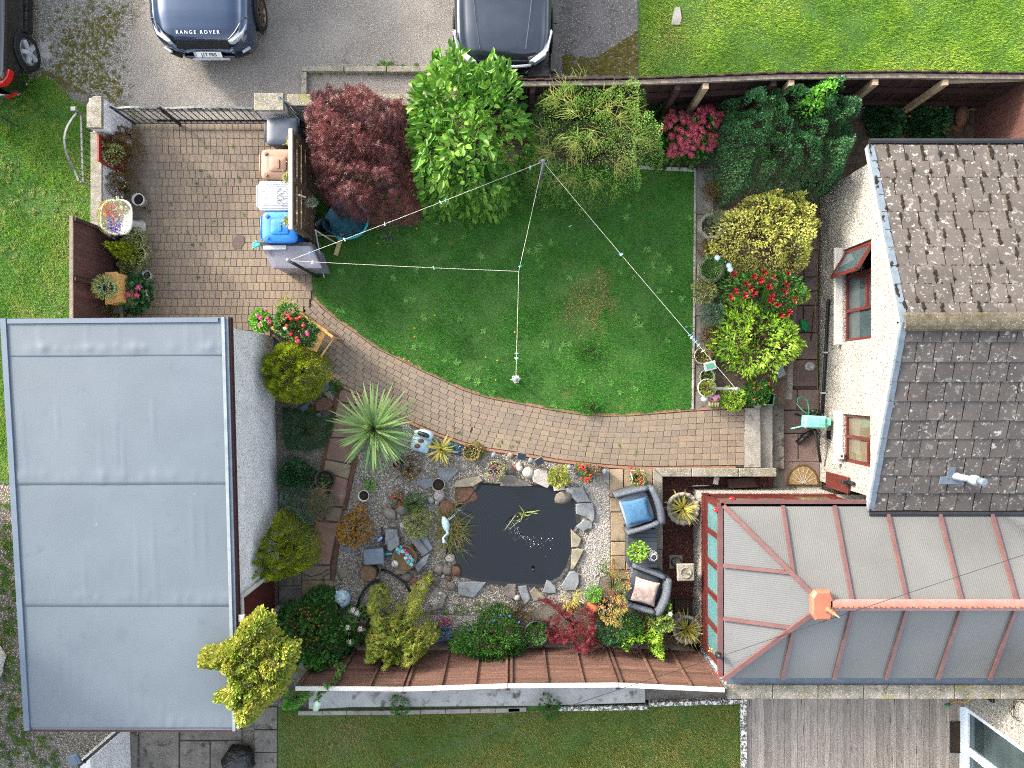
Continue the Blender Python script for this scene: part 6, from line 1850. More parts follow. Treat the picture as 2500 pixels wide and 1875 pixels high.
def bin_(name, label, x0, y0, x1, y1, h, mat, tilt=0.0, panel=True):
 a, b = px(x0, y0, h), px(x1, y1, h)
 cx, cy = (a.x + b.x) / 2, (a.y + b.y) / 2
 lx, ly = abs(a.x - b.x), abs(a.y - b.y)
 t = thing(name, label, 'bin', (cx, cy, 0), 'wheelie bins beside the slatted screen')
 MB().lathe((cx, cy, .06), [(.40, 0), (.42, .05), (.49, h - .14), (.50, h - .10)], 20, sx=lx * 1.0, sy=ly * 1.0, sq=5).build('body', MAT[mat], t, True)
 ld = MB().lathe((cx, cy, h - .10), [(.525, 0), (.53, .03), (.52, .055), (.47, .075), (.25, .085), (.01, .088)], 28, sx=lx, sy=ly, sq=5)
 lid = ld.build('lid', MAT[mat], t, True)
 if panel:
  MB().lathe((cx + lx * .02, cy, h - .03), [(.28, -.02), (.27, .022), (.24, .03), (.01, .03)], 20, sx=lx, sy=ly * .95, sq=5).build('lid_panel', MAT[mat], lid, True)
  MB().box((cx + lx * .03, cy, h + .008), (lx * .08, ly * .30, .014), bev=.004).build('lid_grip', MAT[mat], lid)
  for sy in (-1, 1):
   MB().box((cx - lx * .36, cy + sy * ly * .36, h - .01), (.07, .05, .02), rz=sy * .6, bev=.005).build('lid_lug', MAT[mat], lid)
 MB().tube([(cx - lx * .5, cy - ly * .36, h - .09), (cx - lx * .57, cy - ly * .36, h - .07), (cx - lx * .57, cy + ly * .36, h - .07), (cx - lx * .5, cy + ly * .36, h - .09)], .014, 6).build('handle', MAT[mat], t, True)
 for sy in (-1, 1):
  MB().cyl((cx - lx * .36, cy + sy * (ly * .5 - .02), .10), (cx - lx * .36, cy + sy * (ly * .5 + .03), .10), .10, n=16).build('wheel', MAT['rubber'], t)
 return t
bin_('wheelie_bin', 'slate grey wheelie bin beside the gate pillar', 650, 286, 724, 352, .98, 'bin_slate', panel=False)
bin_('wheelie_bin', 'tan brown wheelie bin between the two grey bins', 637, 364, 716, 436, 1.07, 'bin_brown')
b3 = bin_('wheelie_bin', 'pale grey ribbed wheelie bin next to the blue bin', 630, 441, 712, 513, 1.05, 'bin_white', panel=False)
mk('scribble', '6d727a', rough=.6, c2='62676f')
c3 = px(671, 477, 1.05)
lid3 = [o for o in b3.children if o.name.startswith('lid')][0]
for k in range(13):
 MB().box((c3.x + .0, c3.y - .26 + .043 * k, 1.037), (.56, .006, .006)).build('rib', MAT['bin_white'], lid3)
MB().tube([(c3.x + .12 + .05 * math.sin(i * 1.7), c3.y - .18 + .03 * i, 1.045) for i in range(12)], .004, 4).tube([(c3.x + .05 + .04 * math.cos(i * 2.1), c3.y - .15 + .028 * i, 1.045) for i in range(11)], .004, 4).build('scrawl', MAT['scribble'], lid3)
bin_('wheelie_bin', 'bright blue wheelie bin beside the grey storage chest', 640, 517, 722, 590, 1.07, 'bin_blue')
ch = thing('storage_chest', 'grey plastic storage chest with sloping lid behind the black clothes pole', 'chest', px(705, 630))
C4 = [px(638, 598, .85), px(765, 597, .85), px(786, 655, .75), px(668, 655, .75)]
base = [Vector((p.x, p.y, 0)) for p in C4]
cen = sum(base, Vector()) / 4
MB().prism([p + (cen - p) * .06 for p in base], 0, .74).build('body', MAT['chest_grey'], ch)
n4 = [p + (p - Vector((cen.x, cen.y, p.z))) * .02 for p in C4]
lidm = MB().add([p + Vector((0, 0, .04)) for p in n4] + [p - Vector((0, 0, .06)) for p in n4] + [cen + (Vector((p.x, p.y, 0)) - cen) * .8 + Vector((0, 0, p.z + .06)) for p in n4],
    [(0, 1, 5, 4), (1, 2, 6, 5), (2, 3, 7, 6), (3, 0, 4, 7), (4, 5, 6, 7), (8, 9, 1, 0), (9, 10, 2, 1), (10, 11, 3, 2), (11, 8, 0, 3), (8, 11, 10, 9)])
lo_ = lidm.build('lid', MAT['chest_grey'], ch)
MB().bar(C4[0] + Vector((0, 0, .07)), C4[1] + Vector((0, 0, .07)), .05, .03).bar(C4[1] + Vector((0, 0, .07)), C4[2] + Vector((-.02, .12, .08)), .03, .03).build('lid_trim', MAT['black_plastic'], lo_)
MB().box(C4[0].lerp(C4[1], .28) + Vector((0, -.05, .07)), (.42, .10, .02)).build('label_plate', MAT['bin_white'], lo_)
gl = thing('garden_glove', 'blue and green garden glove on the storage chest corner', 'glove', q(1, 1, 30, 500, .9))
mk('glove', '2f8fb5', '3f9a62', s=25, rough=.7)
cg = q(1, 1, 35, 490, .92)
mb = MB().ball(cg, .055, (1, .8, .4), 10)
for k in range(4): mb.tube([cg + Vector((-.02, -.03 + .02 * k, 0)), cg + Vector((-.09, -.05 + .03 * k, -.01)), cg + Vector((-.12, -.06 + .032 * k, -.03))], [.014, .012, .009], 6)
mb.tube([cg + Vector((.0, .04, 0)), cg + Vector((-.05, .08, 0))], [.014, .01], 6)
mb.build('palm', MAT['glove'], gl, True)
sc_t = thing('slatted_screen', 'dark slatted timber screen with pale top rail behind the bins', 'screen', (-3.85, 3.55, 0))
y0, y1 = 4.42, 2.70
for k in range(12):
 MB().box((-3.84 + .01 * (k % 2), (y0 + y1) / 2, .16 + .128 * k), (.022, y0 - y1, .095)).build('slat', MAT['screen_wood'], sc_t)
for yy in (y0 - .04, 3.56, y1 + .04):
 MB().box((-3.80, yy, .82), (.06, .07, 1.64)).build('post', MAT['screen_wood'], sc_t)
MB().box((-3.845, (y0 + y1) / 2, 1.655), (.07, y0 - y1 + .04, .05), bev=.01).build('top_rail', MAT['rail_white'], sc_t)
for i, (x_, y_) in enumerate(((1, 315),)):
 pass
def hang_basket(label, r_, c_, x, y, z, mat, seed):
 p = q(r_, c_, x, y, z)
 t = thing('hanging_pot', label, 'hanging pot', p, 'hanging pots on the slatted screen')
 MB().lathe((p.x, p.y, p.z - .12), [(.05, 0), (.075, .10), (.08, .12), (.065, .12), (.06, .08)], 14).build('pot', MAT['ceramic'], t, True)
 n = 120; g_ = np.random.default_rng(seed)
 a = g_.random(n) * 6.283
 leaves('foliage', np.column_stack([p.x + g_.normal(0, .04, n), p.y + g_.normal(0, .04, n), np.full(n, p.z)]), np.column_stack([np.cos(a), np.sin(a), g_.random(n) * 1.4]), .09, .014, MAT[mat], t, g_.random(n))
 MB().tube([(p.x, p.y, p.z), (-3.84, p.y + .01, 1.68)], .008, 5).build('hook', MAT['steel'], t)
hang_basket('small pot with dry stems hooked on the screen beside the brown bin', 0, 1, 310, 1150, 1.35, 'l_cordy_y', 1)
hang_basket('small green plant hooked on the screen above the pale grey bin', 0, 1, 275, 1440, 1.35, 'l_variegated', 2)
hang_basket('small green plant hooked on the screen above the blue bin', 1, 1, 275, 300, 1.35, 'l_variegated', 3)
hang_basket('dried up pot hooked on the lawn side of the screen', 1, 1, 470, 150, 1.1, 'l_grey', 4)
MB().tube([q(0, 1, 205, 780, 1.2), q(0, 1, 375, 965, .1)], .012, 6).build('blue_pole', MAT['blue_handle'], label='blue pole leaning on the gate pillar', cat='pole')
bk = thing('bucket', 'black bucket beside the teal garden bag', 'bucket', q(1, 1, 575, 355))
bkc = q(1, 1, 572, 345, .2); bkc.z = 0
MB().lathe(bkc, [(.11, 0), (.14, .30), (.15, .31), (.13, .30), (.10, .02)], 20).build('shell', MAT['black_plastic'], bk, True)
MB().tube([bkc + Vector((.15 * math.cos(a_), .15 * math.sin(a_), .31 - .02 * math.sin(a_))) for a_ in np.linspace(0, math.pi, 12)], .006, 5).build('handle', MAT['steel'], bk)
mk('teal_sheet', '1c5a66', '16444e', s=9, rough=.45, spec=.4, bump=.6, bs=12, dist=.05)
mk('teal_rim', '2a8a90', rough=.5, c2='237a80')
gbg = thing('garden_bag', 'teal pop up garden waste bag on the lawn corner', 'bag', q(1, 1, 740, 290))
cb = q(1, 1, 735, 280, .3); cb.z = 0
rb_ = np.random.default_rng(8)
prof = [(.20, 0), (.36, .03), (.42, .14), (.43, .22), (.41, .21), (.36, .08), (.1, .05)]
mb = MB().lathe(cb, prof, 26, sx=1.0, sy=.85)
mb.v = [(x + .03 * math.sin(9 * y + 7 * z), y + .03 * math.sin(11 * x + 5 * z), z + .05 * math.sin(13 * x + 8 * y) * (z > .02)) for x, y, z in mb.v]
mb.build('sheet', MAT['teal_sheet'], gbg, True)
MB().tube([cb + Vector((.44 * math.cos(a_), .375 * math.sin(a_), .25)) for a_ in np.linspace(-2.0, .9, 22)], .024, 6).build('rim', MAT['teal_rim'], gbg, True)
br = thing('broom', 'pale wooden broom lying at the lawn corner below the bag', 'broom', q(1, 1, 690, 490))
mk('bristle', 'a89a6c', '8f8258', s=40, rough=.9)
MB().bar(q(1, 1, 715, 405, .06), q(1, 1, 662, 575, .06), .075, .05).build('head', MAT['bristle'], br)
MB().tube([q(1, 1, 770, 424, .06), q(1, 1, 395, 405, .25)], .013, 6).build('handle', MAT['wood_pale'], br, True)
MB().tube([q(1, 1, 497, 370, .75), q(1, 1, 568, 755, .02)], .014, 6).build('clothes_prop', MAT['silver_trim'], label='long silver clothes prop leaning from the screen to the lawn', cat='pole')
MB().tube([q(1, 1, 497, 372, .9), q(1, 1, 672, 480, .06)], .014, 6).build('clothes_prop', MAT['rail_white'], label='short white prop pole pointing at the broom head', cat='pole')
MB().tube([q(1, 1, 365, 85, 1.62), q(1, 1, 418, 105, 1.5)], .014, 6).build('peg_bar', MAT['rail_white'], label='short white bar fixed on the lawn side of the screen', cat='bar')
# ==== clothes poles and lines
mk('line_white', 'c9c6bd', rough=.6, c2='bfbbb0')
mk('peg_blue', '4d9ad0', rough=.5, c2='3f8ac0'); mk('peg_mint', '8fd0b8', rough=.5, c2='7fc0a8'); mk('peg_white', 'd8d5c8', rough=.5, c2='ccc8ba')
PA, PB_, PC, PD = Vector((-3.82, 2.11, 0)), px(1326, 393, 2.1), px(1259.6, 926, 2.1), px(1800.5, 950, 2.0)
def cpole(label, p, h, mat, r_=.028):
 t = thing('clothes_pole', label, 'clothes pole', (p.x, p.y, 0), 'clothes poles around the lawn')
 MB().cyl((p.x, p.y, 0), (p.x, p.y, h), r_, n=10).build('post', MAT[mat], t, True)
 MB().cyl((p.x, p.y, h), (p.x, p.y, h + .03), r_ * 1.25, n=12).build('cap', MAT['grey_plastic'], t, True)
 MB().tube([(p.x - .07, p.y, h - .06), (p.x - .05, p.y + .03, h - .03), (p.x + .05, p.y - .03, h - .03), (p.x + .07, p.y, h - .06)], .007, 5).build('hook', MAT['steel'], t)
 return t
cpole('black clothes pole rising through the storage chest corner', PA, 1.88, 'black_plastic')
cpole('grey clothes pole in front of the arching shrub', PB_, 2.08, 'iron_worn')
cpole('clothes pole wound with string in the lower lawn', PC, 2.06, 'steel')
cpole('clothes pole in the border corner above the steps', PD, 1.96, 'steel')
mb = MB()
for k in range(8):
 a_ = k * 1.1
 mb.tube([(PC.x + .035 * math.cos(a_), PC.y + .035 * math.sin(a_), 2.0 - .01 * k), (PC.x + (.06 + .03 * random.random()) * math.cos(a_ + 1), PC.y + .07 * math.sin(a_ + 1), 1.96 - .015 * k), (PC.x + .05 * math.cos(a_ + 2), PC.y + .05 * math.sin(a_ + 2), 1.92 - .012 * k)], .005, 4)
mb.build('spare_string', MAT['line_white'], label='spare white line bundled on the pole in the lower lawn', cat='string')
J = q(1, 2, 88, 705, 1.9)
a_, b_, c_, d_ = Vector((PA.x, PA.y, 1.86)), Vector((PB_.x, PB_.y, 2.06)), Vector((PC.x, PC.y, 2.02)), Vector((PD.x, PD.y, 1.94))
def sag(p, q_, s_=.04, n=12): return [p.lerp(q_, i / n) - Vector((0, 0, s_ * math.sin(math.pi * i / n))) for i in range(n + 1)]
for nm, pts, lb in (('washing_line', sag(a_, b_), 'white washing line from the chest to the pole by the arching shrub'), ('washing_line', sag(b_, J, .03) + sag(J, c_, .03)[1:], 'white washing line from the arching shrub down to the lower lawn pole'), ('washing_line', sag(a_, J, .05), 'white washing line from the chest to the line over mid lawn'), ('washing_line', sag(b_, d_, .05), 'white washing line from the arching shrub to the border corner pole')):
 MB().tube(pts, .0024, 5).build(nm, MAT['line_white'], label=lb, cat='washing line', group='washing lines')
pegpos = [(a_, b_, .22, 'peg_white'), (a_, b_, .38, 'peg_mint'), (a_, b_, .60, 'peg_white'), (a_, b_, .62, 'peg_blue'), (a_, b_, .95, 'peg_mint'), (a_, b_, .08, 'peg_blue'), (a_, J, .10, 'peg_white'), (a_, J, .63, 'peg_mint'), (b_, J, .95, 'peg_blue'), (J, c_, .76, 'peg_mint'), (J, c_, .80, 'peg_white'), (J, c_, .81, 'peg_mint'), (b_, d_, .40, 'peg_blue'), (b_, d_, .405, 'peg_white'), (b_, d_, .76, 'peg_blue'), (b_, d_, .77, 'peg_white'), (b_, d_, .78, 'peg_blue'), (b_, d_, .79, 'peg_blue'), (b_, d_, .805, 'peg_mint'), (b_, d_, .83, 'peg_white')]
nmz = {'peg_blue': 'blue', 'peg_mint': 'mint green', 'peg_white': 'white'}
lines_ = {(0, 1): 'upper', (0, 2): 'middle', (1, 2): 'steep', (2, 3): 'vertical', (1, 3): 'diagonal'}
pme = MB().box((0, 0, -.03), (.010, .015, .075), ry=.3).box((0, 0, -.005), (.06, .012, .012))
PM = {k: pme.mesh('clothes_peg', MAT[k]) for k in nmz}
for p0, p1, t_, m_ in pegpos:
 p = p0.lerp(p1, t_)
 ln_ = 'washing line from the chest' if p0 is a_ else ('washing line slanting to the border pole' if p1 is d_ else 'washing line to the lower lawn pole')
 o = link('clothes_peg', PM[m_], None, p - Vector((0, 0, .03)), math.atan2(p1.y - p0.y, p1.x - p0.x) + 1.57 + random.uniform(-.4, .4))
 tag(o, nmz[m_] + ' clothes peg on the ' + ln_, 'clothes peg', 'clothes pegs on the ' + ln_)
o = link('clothes_peg', PM['peg_mint'], None, q(1, 2, 505, 338, .05), .5); tag(o, 'mint green clothes peg fallen on the lawn', 'clothes peg')
o = link('clothes_peg', PM['peg_blue'], None, q(1, 2, 1448, 1155, .05), .1); tag(o, 'blue clothes peg fallen at the lawn edge', 'clothes peg')
# ==== pots
mk('soil', '2a211b', '1e1814', s=30, rough=1, bump=.8, bs=60)
mk('terracotta', '9a5238', '86452e', s=8, rough=.8)
mk('stone_pot', '878075', '6d675d', s=9, rough=.9, bump=.5, bs=50, lay=(('5f5a4c', 7, .58, .72),))
mk('cobalt', '1f2a5c', rough=.2, spec=.5, c2='1a244f')
mk('pale_blue', '9fb6bd', '7f98a2', s=10, rough=.6, bump=.4, bs=30)
mk('pink_pot', 'a87a70', '9a6c62', s=8, rough=.7)
def pot(label, r_, c_, x, y, rad, h, mat, z=0.0, fol=None, flowers=None, seed=1, name='plant_pot', cat='plant pot', n_side=20, prof=None, spread=1.2, fh=.15, nleaf=200, L=.05, W=.02, lk='dia', up=.3, group=None):
 p = q(r_, c_, x, y, z + h * .7)
 t = thing(name, label, cat, (p.x, p.y, z), group)
 pr = prof or [(.72, 0), (.95, .82), (1.0, .84), (1.02, 1.0), (.90, 1.0), (.86, .80), (.4, .78)]
 MB().lathe((p.x, p.y, z), [(a * rad, b * h) for a, b in pr], n_side).build('pot', MAT[mat], t, n_side > 10)
 MB().lathe((p.x, p.y, z + h * .80), [(rad * .86, 0), (rad * .5, .012), (.01, .02)], 14, cap=False).build('soil', MAT['soil'], t)
 g_ = np.random.default_rng(seed)
 if fol:
  R = rad * spread
  rr_ = R * np.sqrt(g_.random(nleaf)); a = g_.random(nleaf) * 6.283
  zz = z + h * .85 + fh * np.sqrt(np.maximum(0, 1 - (rr_ / (R * 1.1)) ** 2)) * (.6 + .4 * g_.random(nleaf))
  leaves('foliage', np.column_stack([p.x + rr_ * np.cos(a), p.y + rr_ * np.sin(a), zz]), np.column_stack([np.cos(a) + g_.normal(0, .5, nleaf), np.sin(a) + g_.normal(0, .5, nleaf), up + g_.random(nleaf) * .6]), L, W, MAT[fol], t, g_.random(nleaf), lk)
 if flowers:
  for j, (fm, k, fr, np_) in enumerate(flowers):
   rr_ = rad * spread * np.sqrt(g_.random(k)) * .9; a = g_.random(k) * 6.283
   heads('flowers', np.column_stack([p.x + rr_ * np.cos(a), p.y + rr_ * np.sin(a), np.full(k, z + h * .85 + fh * .95)]), fr, MAT[fm], t, np_, fr * .6, seed=seed + j)
 return t
wp_ = thing('wall_trellis', 'red lattice panel leaning on the pebbledash wall', 'trellis', q(0, 0, 960, 1400))
mk('red_metal', '7a2a22', '6a231c', s=6, rough=.6)
X = -7.60
ya, yb = q(0, 0, 745, 1090, .95).y, q(0, 0, 745, 1300, .95).y
mb = MB()
for yy in (ya, yb): mb.box((X, yy, .50), (.035, .03, .95))
for zz in (.06, .5, .95): mb.box((X, (ya + yb) / 2, zz), (.03, ya - yb, .04))
mb.build('frame', MAT['red_metal'], wp_)
MB().box((X - .012, (ya + yb) / 2, .5), (.008, ya - yb - .03, .86)).build('back_panel', MAT['red_metal'], wp_)
mb = MB()
for k in range(4):
 for j in range(2):
  cz, cy2 = .2 + .2 * k, yb + (ya - yb) * (.3 + .4 * j)
  for s1, s2 in ((1, 1), (1, -1)):
   mb.bar((X + .01, cy2 - .05, cz - .06 * s1 * s2), (X + .01, cy2 + .05, cz + .06 * s1 * s2), .012, .012)
mb.build('lattice', MAT['rail_white'], wp_)
clump('wall_variegated', 'cream variegated bush in front of the red lattice panel', 0, 0, 920, 1260, .22, .3, 'l_variegated', 101, 700, .04, .025, z=.55)
clump('dry_fuchsia', 'straggly brown bush beside the red lattice panel', 0, 0, 1080, 1270, .33, .8, 'l_brown', 102, 3000, .05, .012)
clump('dry_bush', 'small dark brown bush at the foot of the gate pillar wall', 0, 0, 1060, 1130, .22, .5, 'l_brown', 103, 1300, .04, .012)
clump('dark_dry_bush', 'dark brown withered bush above the white sink planter', 0, 0, 1040, 1540, .30, .6, 'l_brown', 104, 2400, .05, .010, flowers=('petal_white', 14, .012))
pot('pale grey pot half hidden under the withered bush', 1, 0, 1135, 130, .12, .3, 'ceramic', seed=3)
sk = thing('sink_planter', 'white pedestal sink planted with purple and red flowers', 'planter', q(1, 0, 1100, 350))
pb = q(1, 0, 1115, 350, .0);
MB().lathe((pb.x, pb.y, 0), [(.17, 0), (.17, .03), (.12, .08), (.10, .3), (.11, .55), (.15, .66)], 20, sx=1.0, sy=.85, sq=1.5).build('pedestal', MAT['ceramic'], sk, True)
bc2 = q(1, 0, 925, 270, .8)
MB().lathe((bc2.x + .06, bc2.y, .62), [(.14, 0), (.26, .10), (.31, .19), (.32, .21), (.29, .21), (.25, .12), (.05, .06)], 26, sx=.95, sy=1.05, sq=1.2).build('basin', MAT['ceramic'], sk, True)
P, A, ci, cc = dome([Vector((bc2.x + .30 * math.cos(t_), bc2.y + .36 * math.sin(t_), 0)) for t_ in np.linspace(0, 6.2, 14)], 1.0, .78, 900, 14, .1, 44)
leaves('foliage', P, A, .04, .015, MAT['l_variegated'], sk, RNG.random(len(P)))
for fm, dx, dy, k, sx_ in (('petal_purple', .10, -.20, 110, .13), ('petal_red', .05, .02, 26, .12), ('petal_orange', -.05, .12, 60, .13), ('petal_white', .18, .16, 24, .16)):
 heads('flowers', np.column_stack([bc2.x + dx + RNG.normal(0, sx_ * .6, k), bc2.y + dy + RNG.normal(0, sx_ * .6, k), .93 + .07 * RNG.random(k)]), .018, MAT[fm], sk, 10, .016, seed=k)
pot('white pot of cream variegated ivy below the sink planter', 1, 0, 1120, 460, .13, .3, 'ceramic', fol='l_variegated', spread=1.8, fh=.18, nleaf=420, L=.045, W=.03, seed=5)
pot('round white tub of variegated foliage beside the small lime conifer', 1, 0, 1130, 570, .16, .32, 'ceramic', fol='l_variegated', spread=1.7, fh=.2, nleaf=520, L=.045, W=.03, seed=6)
clump('trailing_variegated', 'trailing variegated plant below the white tub', 1, 0, 1070, 660, .22, .3, 'l_variegated', 105, 600, .045, .028)
pot('small pink rimmed pot with thin stems on the block paving', 1, 0, 1200, 740, .09, .25, 'ceramic', fol='l_grey', spread=1.9, fh=.2, nleaf=260, L=.09, W=.008, seed=7)
cab = thing('timber_cabinet', 'light timber cabinet against the brown west fence', 'cabinet', q(1, 0, 980, 860))
za = .85
ct = [q(1, 0, 848, 712, za), q(1, 0, 948, 708, za), q(1, 0, 960, 955, za), q(1, 0, 850, 975, za)]
MB().prism([Vector((p.x, p.y, 0)) for p in ct], za - .03, za, bev=.006).build('top', MAT['wood_light'], cab)
MB().prism([Vector((p.x, p.y, 0)) + (sum(ct, Vector()) / 4 - p).normalized() * .02 for p in ct], 0, za - .03).build('carcass', MAT['wood_light'], cab)
pot('teal trough of grassy herbs on the timber cabinet', 1, 0, 885, 840, .13, .14, 'teal_rim', z=za, fol='l_variegated', spread=1.6, fh=.2, nleaf=420, L=.09, W=.012, seed=8)
gp = pot('big dark leaved geranium with pink flowers beside the timber cabinet', 1, 0, 1130, 900, .19, .35, 'ceramic', fol='l_dark', spread=1.75, fh=.3, nleaf=260, L=.10, W=.10, lk='leaf', seed=9)
for x, y in ((1120, 840), (1035, 893), (1108, 900)): heads('flower_head', [q(1, 0, x, y, .66)], .055, MAT['petal_pink'], gp, 50, .03)
clump('cabinet_box_bush', 'small olive bush beside the black solar lamp at the garage corner', 1, 0, 920, 1010, .28, .75, 'l_broom', 106, 1500, .035, .018)
sl = thing('solar_lamp', 'black solar lamp head beside the olive bush', 'lamp', q(1, 0, 960, 1030, 0))
cs_ = q(1, 0, 957, 1020, .85)
MB().box(cs_, (.17, .12, .03), rx=.2, bev=.01).build('panel', MAT['black_plastic'], sl); MB().cyl((cs_.x, cs_.y, 0), cs_, .012, n=6).build('stake', MAT['black_plastic'], sl)
tr_ = thing('flower_trough', 'wooden trough of red and pink flowers at the bend of the path', 'planter', q(1, 1, 360, 1190))
zt_ = .55
TA, TB, TC, TD = q(1, 1, 140, 1165, zt_), q(1, 1, 340, 1022, zt_), q(1, 1, 590, 1190, zt_), q(1, 1, 470, 1345, zt_)
for a, b in ((TA, TB), (TB, TC), (TC, TD), (TD, TA)):
 for k in range(2):
  MB().bar((a.x, a.y, zt_ - .06 - .12 * k), (b.x, b.y, zt_ - .06 - .12 * k), .03, .112).build('side_board', MAT['wood_light'], tr_)
for p in (TA, TB, TC, TD):
 c_t = (TA + TB + TC + TD) / 4
 pp = p + (c_t - p) * .05
 MB().box((pp.x, pp.y, zt_ / 2 - .02), (.05, .05, zt_), rz=.6).build('leg', MAT['wood_light'], tr_)
MB().prism([TA.lerp(TC, .05), TB.lerp(TD, .05), TC.lerp(TA, .05), TD.lerp(TB, .05)], zt_ - .3, zt_ - .07).build('soil', MAT['soil'], tr_)
e0, e1 = q(1, 1, 540, 1400, .45), q(1, 1, 650, 1240, .45)
MB().bar(TB + Vector((0, 0, .02)), e1 + Vector((0, 0, .1)), .05, .04).build('side_rail', MAT['wood_light'], tr_)
MB().bar(e0, e1, .03, .03).build('end_rail', MAT['wood_light'], tr_)
pb1, pb2 = q(1, 1, 560, 1190, zt_ - .02), q(1, 1, 480, 1345, zt_ - .02)
MB().bar(pb1, pb2, .14, .02).build('end_shelf', MAT['wood_light'], tr_)
MB().bar((e0.x, e0.y, 0), e0, .03, .03).bar((e1.x, e1.y, 0), (e1.x, e1.y, .5), .03, .03).build('rail_leg', MAT['wood_light'], tr_)
P, A, ci, cc = dome(PQ(.6, (1, 1, [(170, 1130), (200, 1010), (250, 960), (340, 980), (370, 1050), (450, 1100), (530, 1170), (470, 1320), (360, 1290), (240, 1230), (170, 1190)])), .85, .50, 1500, 26, .1, 61)
leaves('foliage', P, A, .05, .03, MAT['l_mid'], tr_, RNG.random(len(P)))
heads('red_flowers', [q(1, 1, x, y, .86) for x, y in ((250, 1050), (285, 1075), (300, 1090), (350, 1090), (375, 1080), (345, 1245), (350, 1280), (300, 1215), (400, 1145), (265, 1145))], .035, MAT['petal_red'], tr_, 34, .026)
heads('pink_flowers', [q(1, 1, x, y, .86) for x, y in ((435, 1215), (430, 1200), (270, 1060), (355, 1270))], .04, MAT['petal_pink'], tr_, 34, .026)
heads('white_flower', [q(1, 1, 255, 1170, .86)], .04, MAT['petal_white'], tr_, 34, .03)
clump('trough_golden_trail', 'yellow trailing plant at the top corner of the flower trough', 1, 1, 270, 1000, .2, .2, 'l_gold', 107, 400, .03, .016, z=.5)
n = 40; a = RNG.random(n) * 6.283; cpt = q(1, 1, 350, 1170, .75)
blades('bronze_spikes', np.column_stack([np.full(n, cpt.x), np.full(n, cpt.y), np.full(n, .72)]), np.column_stack([np.cos(a), np.sin(a), .3 + RNG.random(n)]), .26, .014, MAT['l_maple'], tr_, RNG.random(n), .2, 3)
gp2 = pot('white pot of pink geraniums at the garage corner', 1, 1, 75, 1110, .16, .35, 'ceramic', fol='l_ivy', spread=1.25, fh=.2, nleaf=300, L=.06, W=.05, lk='leaf', seed=10)
heads('flowers', [q(1, 1, x, y, .6) for x, y in ((97, 1018), (55, 1085), (112, 1088), (45, 1140), (30, 1065), (130, 1120))], .042, MAT['petal_pink'], gp2, 44, .026)
# ==== lawn edge strip, border planters
es = MB().prism(pxs([(1699, 408), (1742, 408), (1742, 1002), (1695, 1002)]), -.4, -.012).build('border_strip', MAT['earth'], kind='structure')
for a, b in ((410, 522), (524, 650), (652, 770), (772, 890), (892, 1000)):
 flag(es, pxs([(1700, a), (1741, a), (1741, b), (1697, b)]), 'concrete_dark', .006)
le = thing('lawn_edging', 'narrow concrete edging stones down the right side of the lawn', 'edging', px(1694, 700))
krow([px(1697, 416), px(1695, 700), px(1691, 1000)], 'concrete', z=.03, wd=.045, parent=le, step=.2)
le2 = thing('lawn_edging', 'rough stone edging along the lawn top below the hydrangea', 'edging', px(1630, 413))
krow([px(1560, 409), px(1697, 416)], 'rock_pale', z=.05, wd=.07, parent=le2, step=.16)
OCT = [(.88, 0), (1.0, .9), (1.0, 1.0), (.78, 1.0), (.74, .8), (.3, .78)]
pot('pale octagonal stone planter with dry grass beside the lawn edge', 1, 2, 1640, 345, .26, .28, 'stone_pot', fol='l_grey', n_side=8, prof=OCT, spread=1.0, fh=.2, nleaf=400, L=.10, W=.007, seed=11, up=.6)
pot('octagonal stone planter with clipped green mound beside the lawn edge', 1, 2, 1640, 690, .27, .26, 'stone_pot', fol='l_mid', n_side=8, prof=OCT, spread=.95, fh=.22, nleaf=1800, L=.022, W=.014, seed=12)
pot('white rimmed bowl planter below the rusty heather', 1, 2, 1570, 1390, .16, .18, 'ceramic', fol='l_rose', spread=1.1, fh=.12, nleaf=300, L=.03, W=.016, seed=13)
pot('grey round pot with sparse green stems beside the white sign', 1, 2, 1610, 1560, .15, .25, 'stone_pot', fol='l_ivy', spread=.8, fh=.1, nleaf=70, L=.06, W=.01, seed=14)
pot('white pot with yellow green tuft at the border corner', 2, 2, 1605, 90, .18, .28, 'ceramic', fol='l_gold', spread=.8, fh=.15, nleaf=420, L=.045, W=.014, seed=15)
sg = thing('plant_sign', 'small white picture sign standing in the border', 'sign', q(1, 2, 1640, 1480))
cq = q(1, 2, 1638, 1472, .5)
MB().box(cq, (.23, .17, .02), rz=.25, rx=.25, bev=.006).build('board', MAT['ceramic'], sg)
mk('sign_print', '3f8a7a', '6a9a4a', s=18, rough=.5, lay=(('4a78b0', 12, .55, .6),))
MB().box(cq + Vector((.0, .0, .013)), (.15, .10, .006), rz=.25, rx=.25).build('print', MAT['sign_print'], sg)
MB().cyl((cq.x, cq.y, 0), (cq.x, cq.y, .49), .012, n=6).build('stake', MAT['rail_white'], sg)
do = thing('dandelion_ornament', 'pale blue dandelion clock ornament in the border above the red tipped leaves', 'ornament', q(1, 2, 1725, 660))
b0 = q(1, 2, 1725, 665, .0)
for x, y in ((1695, 595), (1790, 660), (1800, 690)):
 e_ = q(1, 2, x, y, .75)
 MB().tube([b0 + Vector((0, 0, .2)), b0.lerp(e_, .5) + Vector((0, 0, .25)), e_], .008, 5).build('stem', MAT['teal_rim'], do)
 hd = MB().ball(e_, .045, (1, 1, .35), 12)
 for k in range(12):
  a = k * .5236
  hd.bar(e_, e_ + Vector((.055 * math.cos(a), .055 * math.sin(a), .01)), .008, .006)
 hd.build('clock_head', MAT['pale_blue'], do)
MB().cyl(b0, b0 + Vector((0, 0, .22)), .012, n=6).build('stake', MAT['teal_rim'], do)
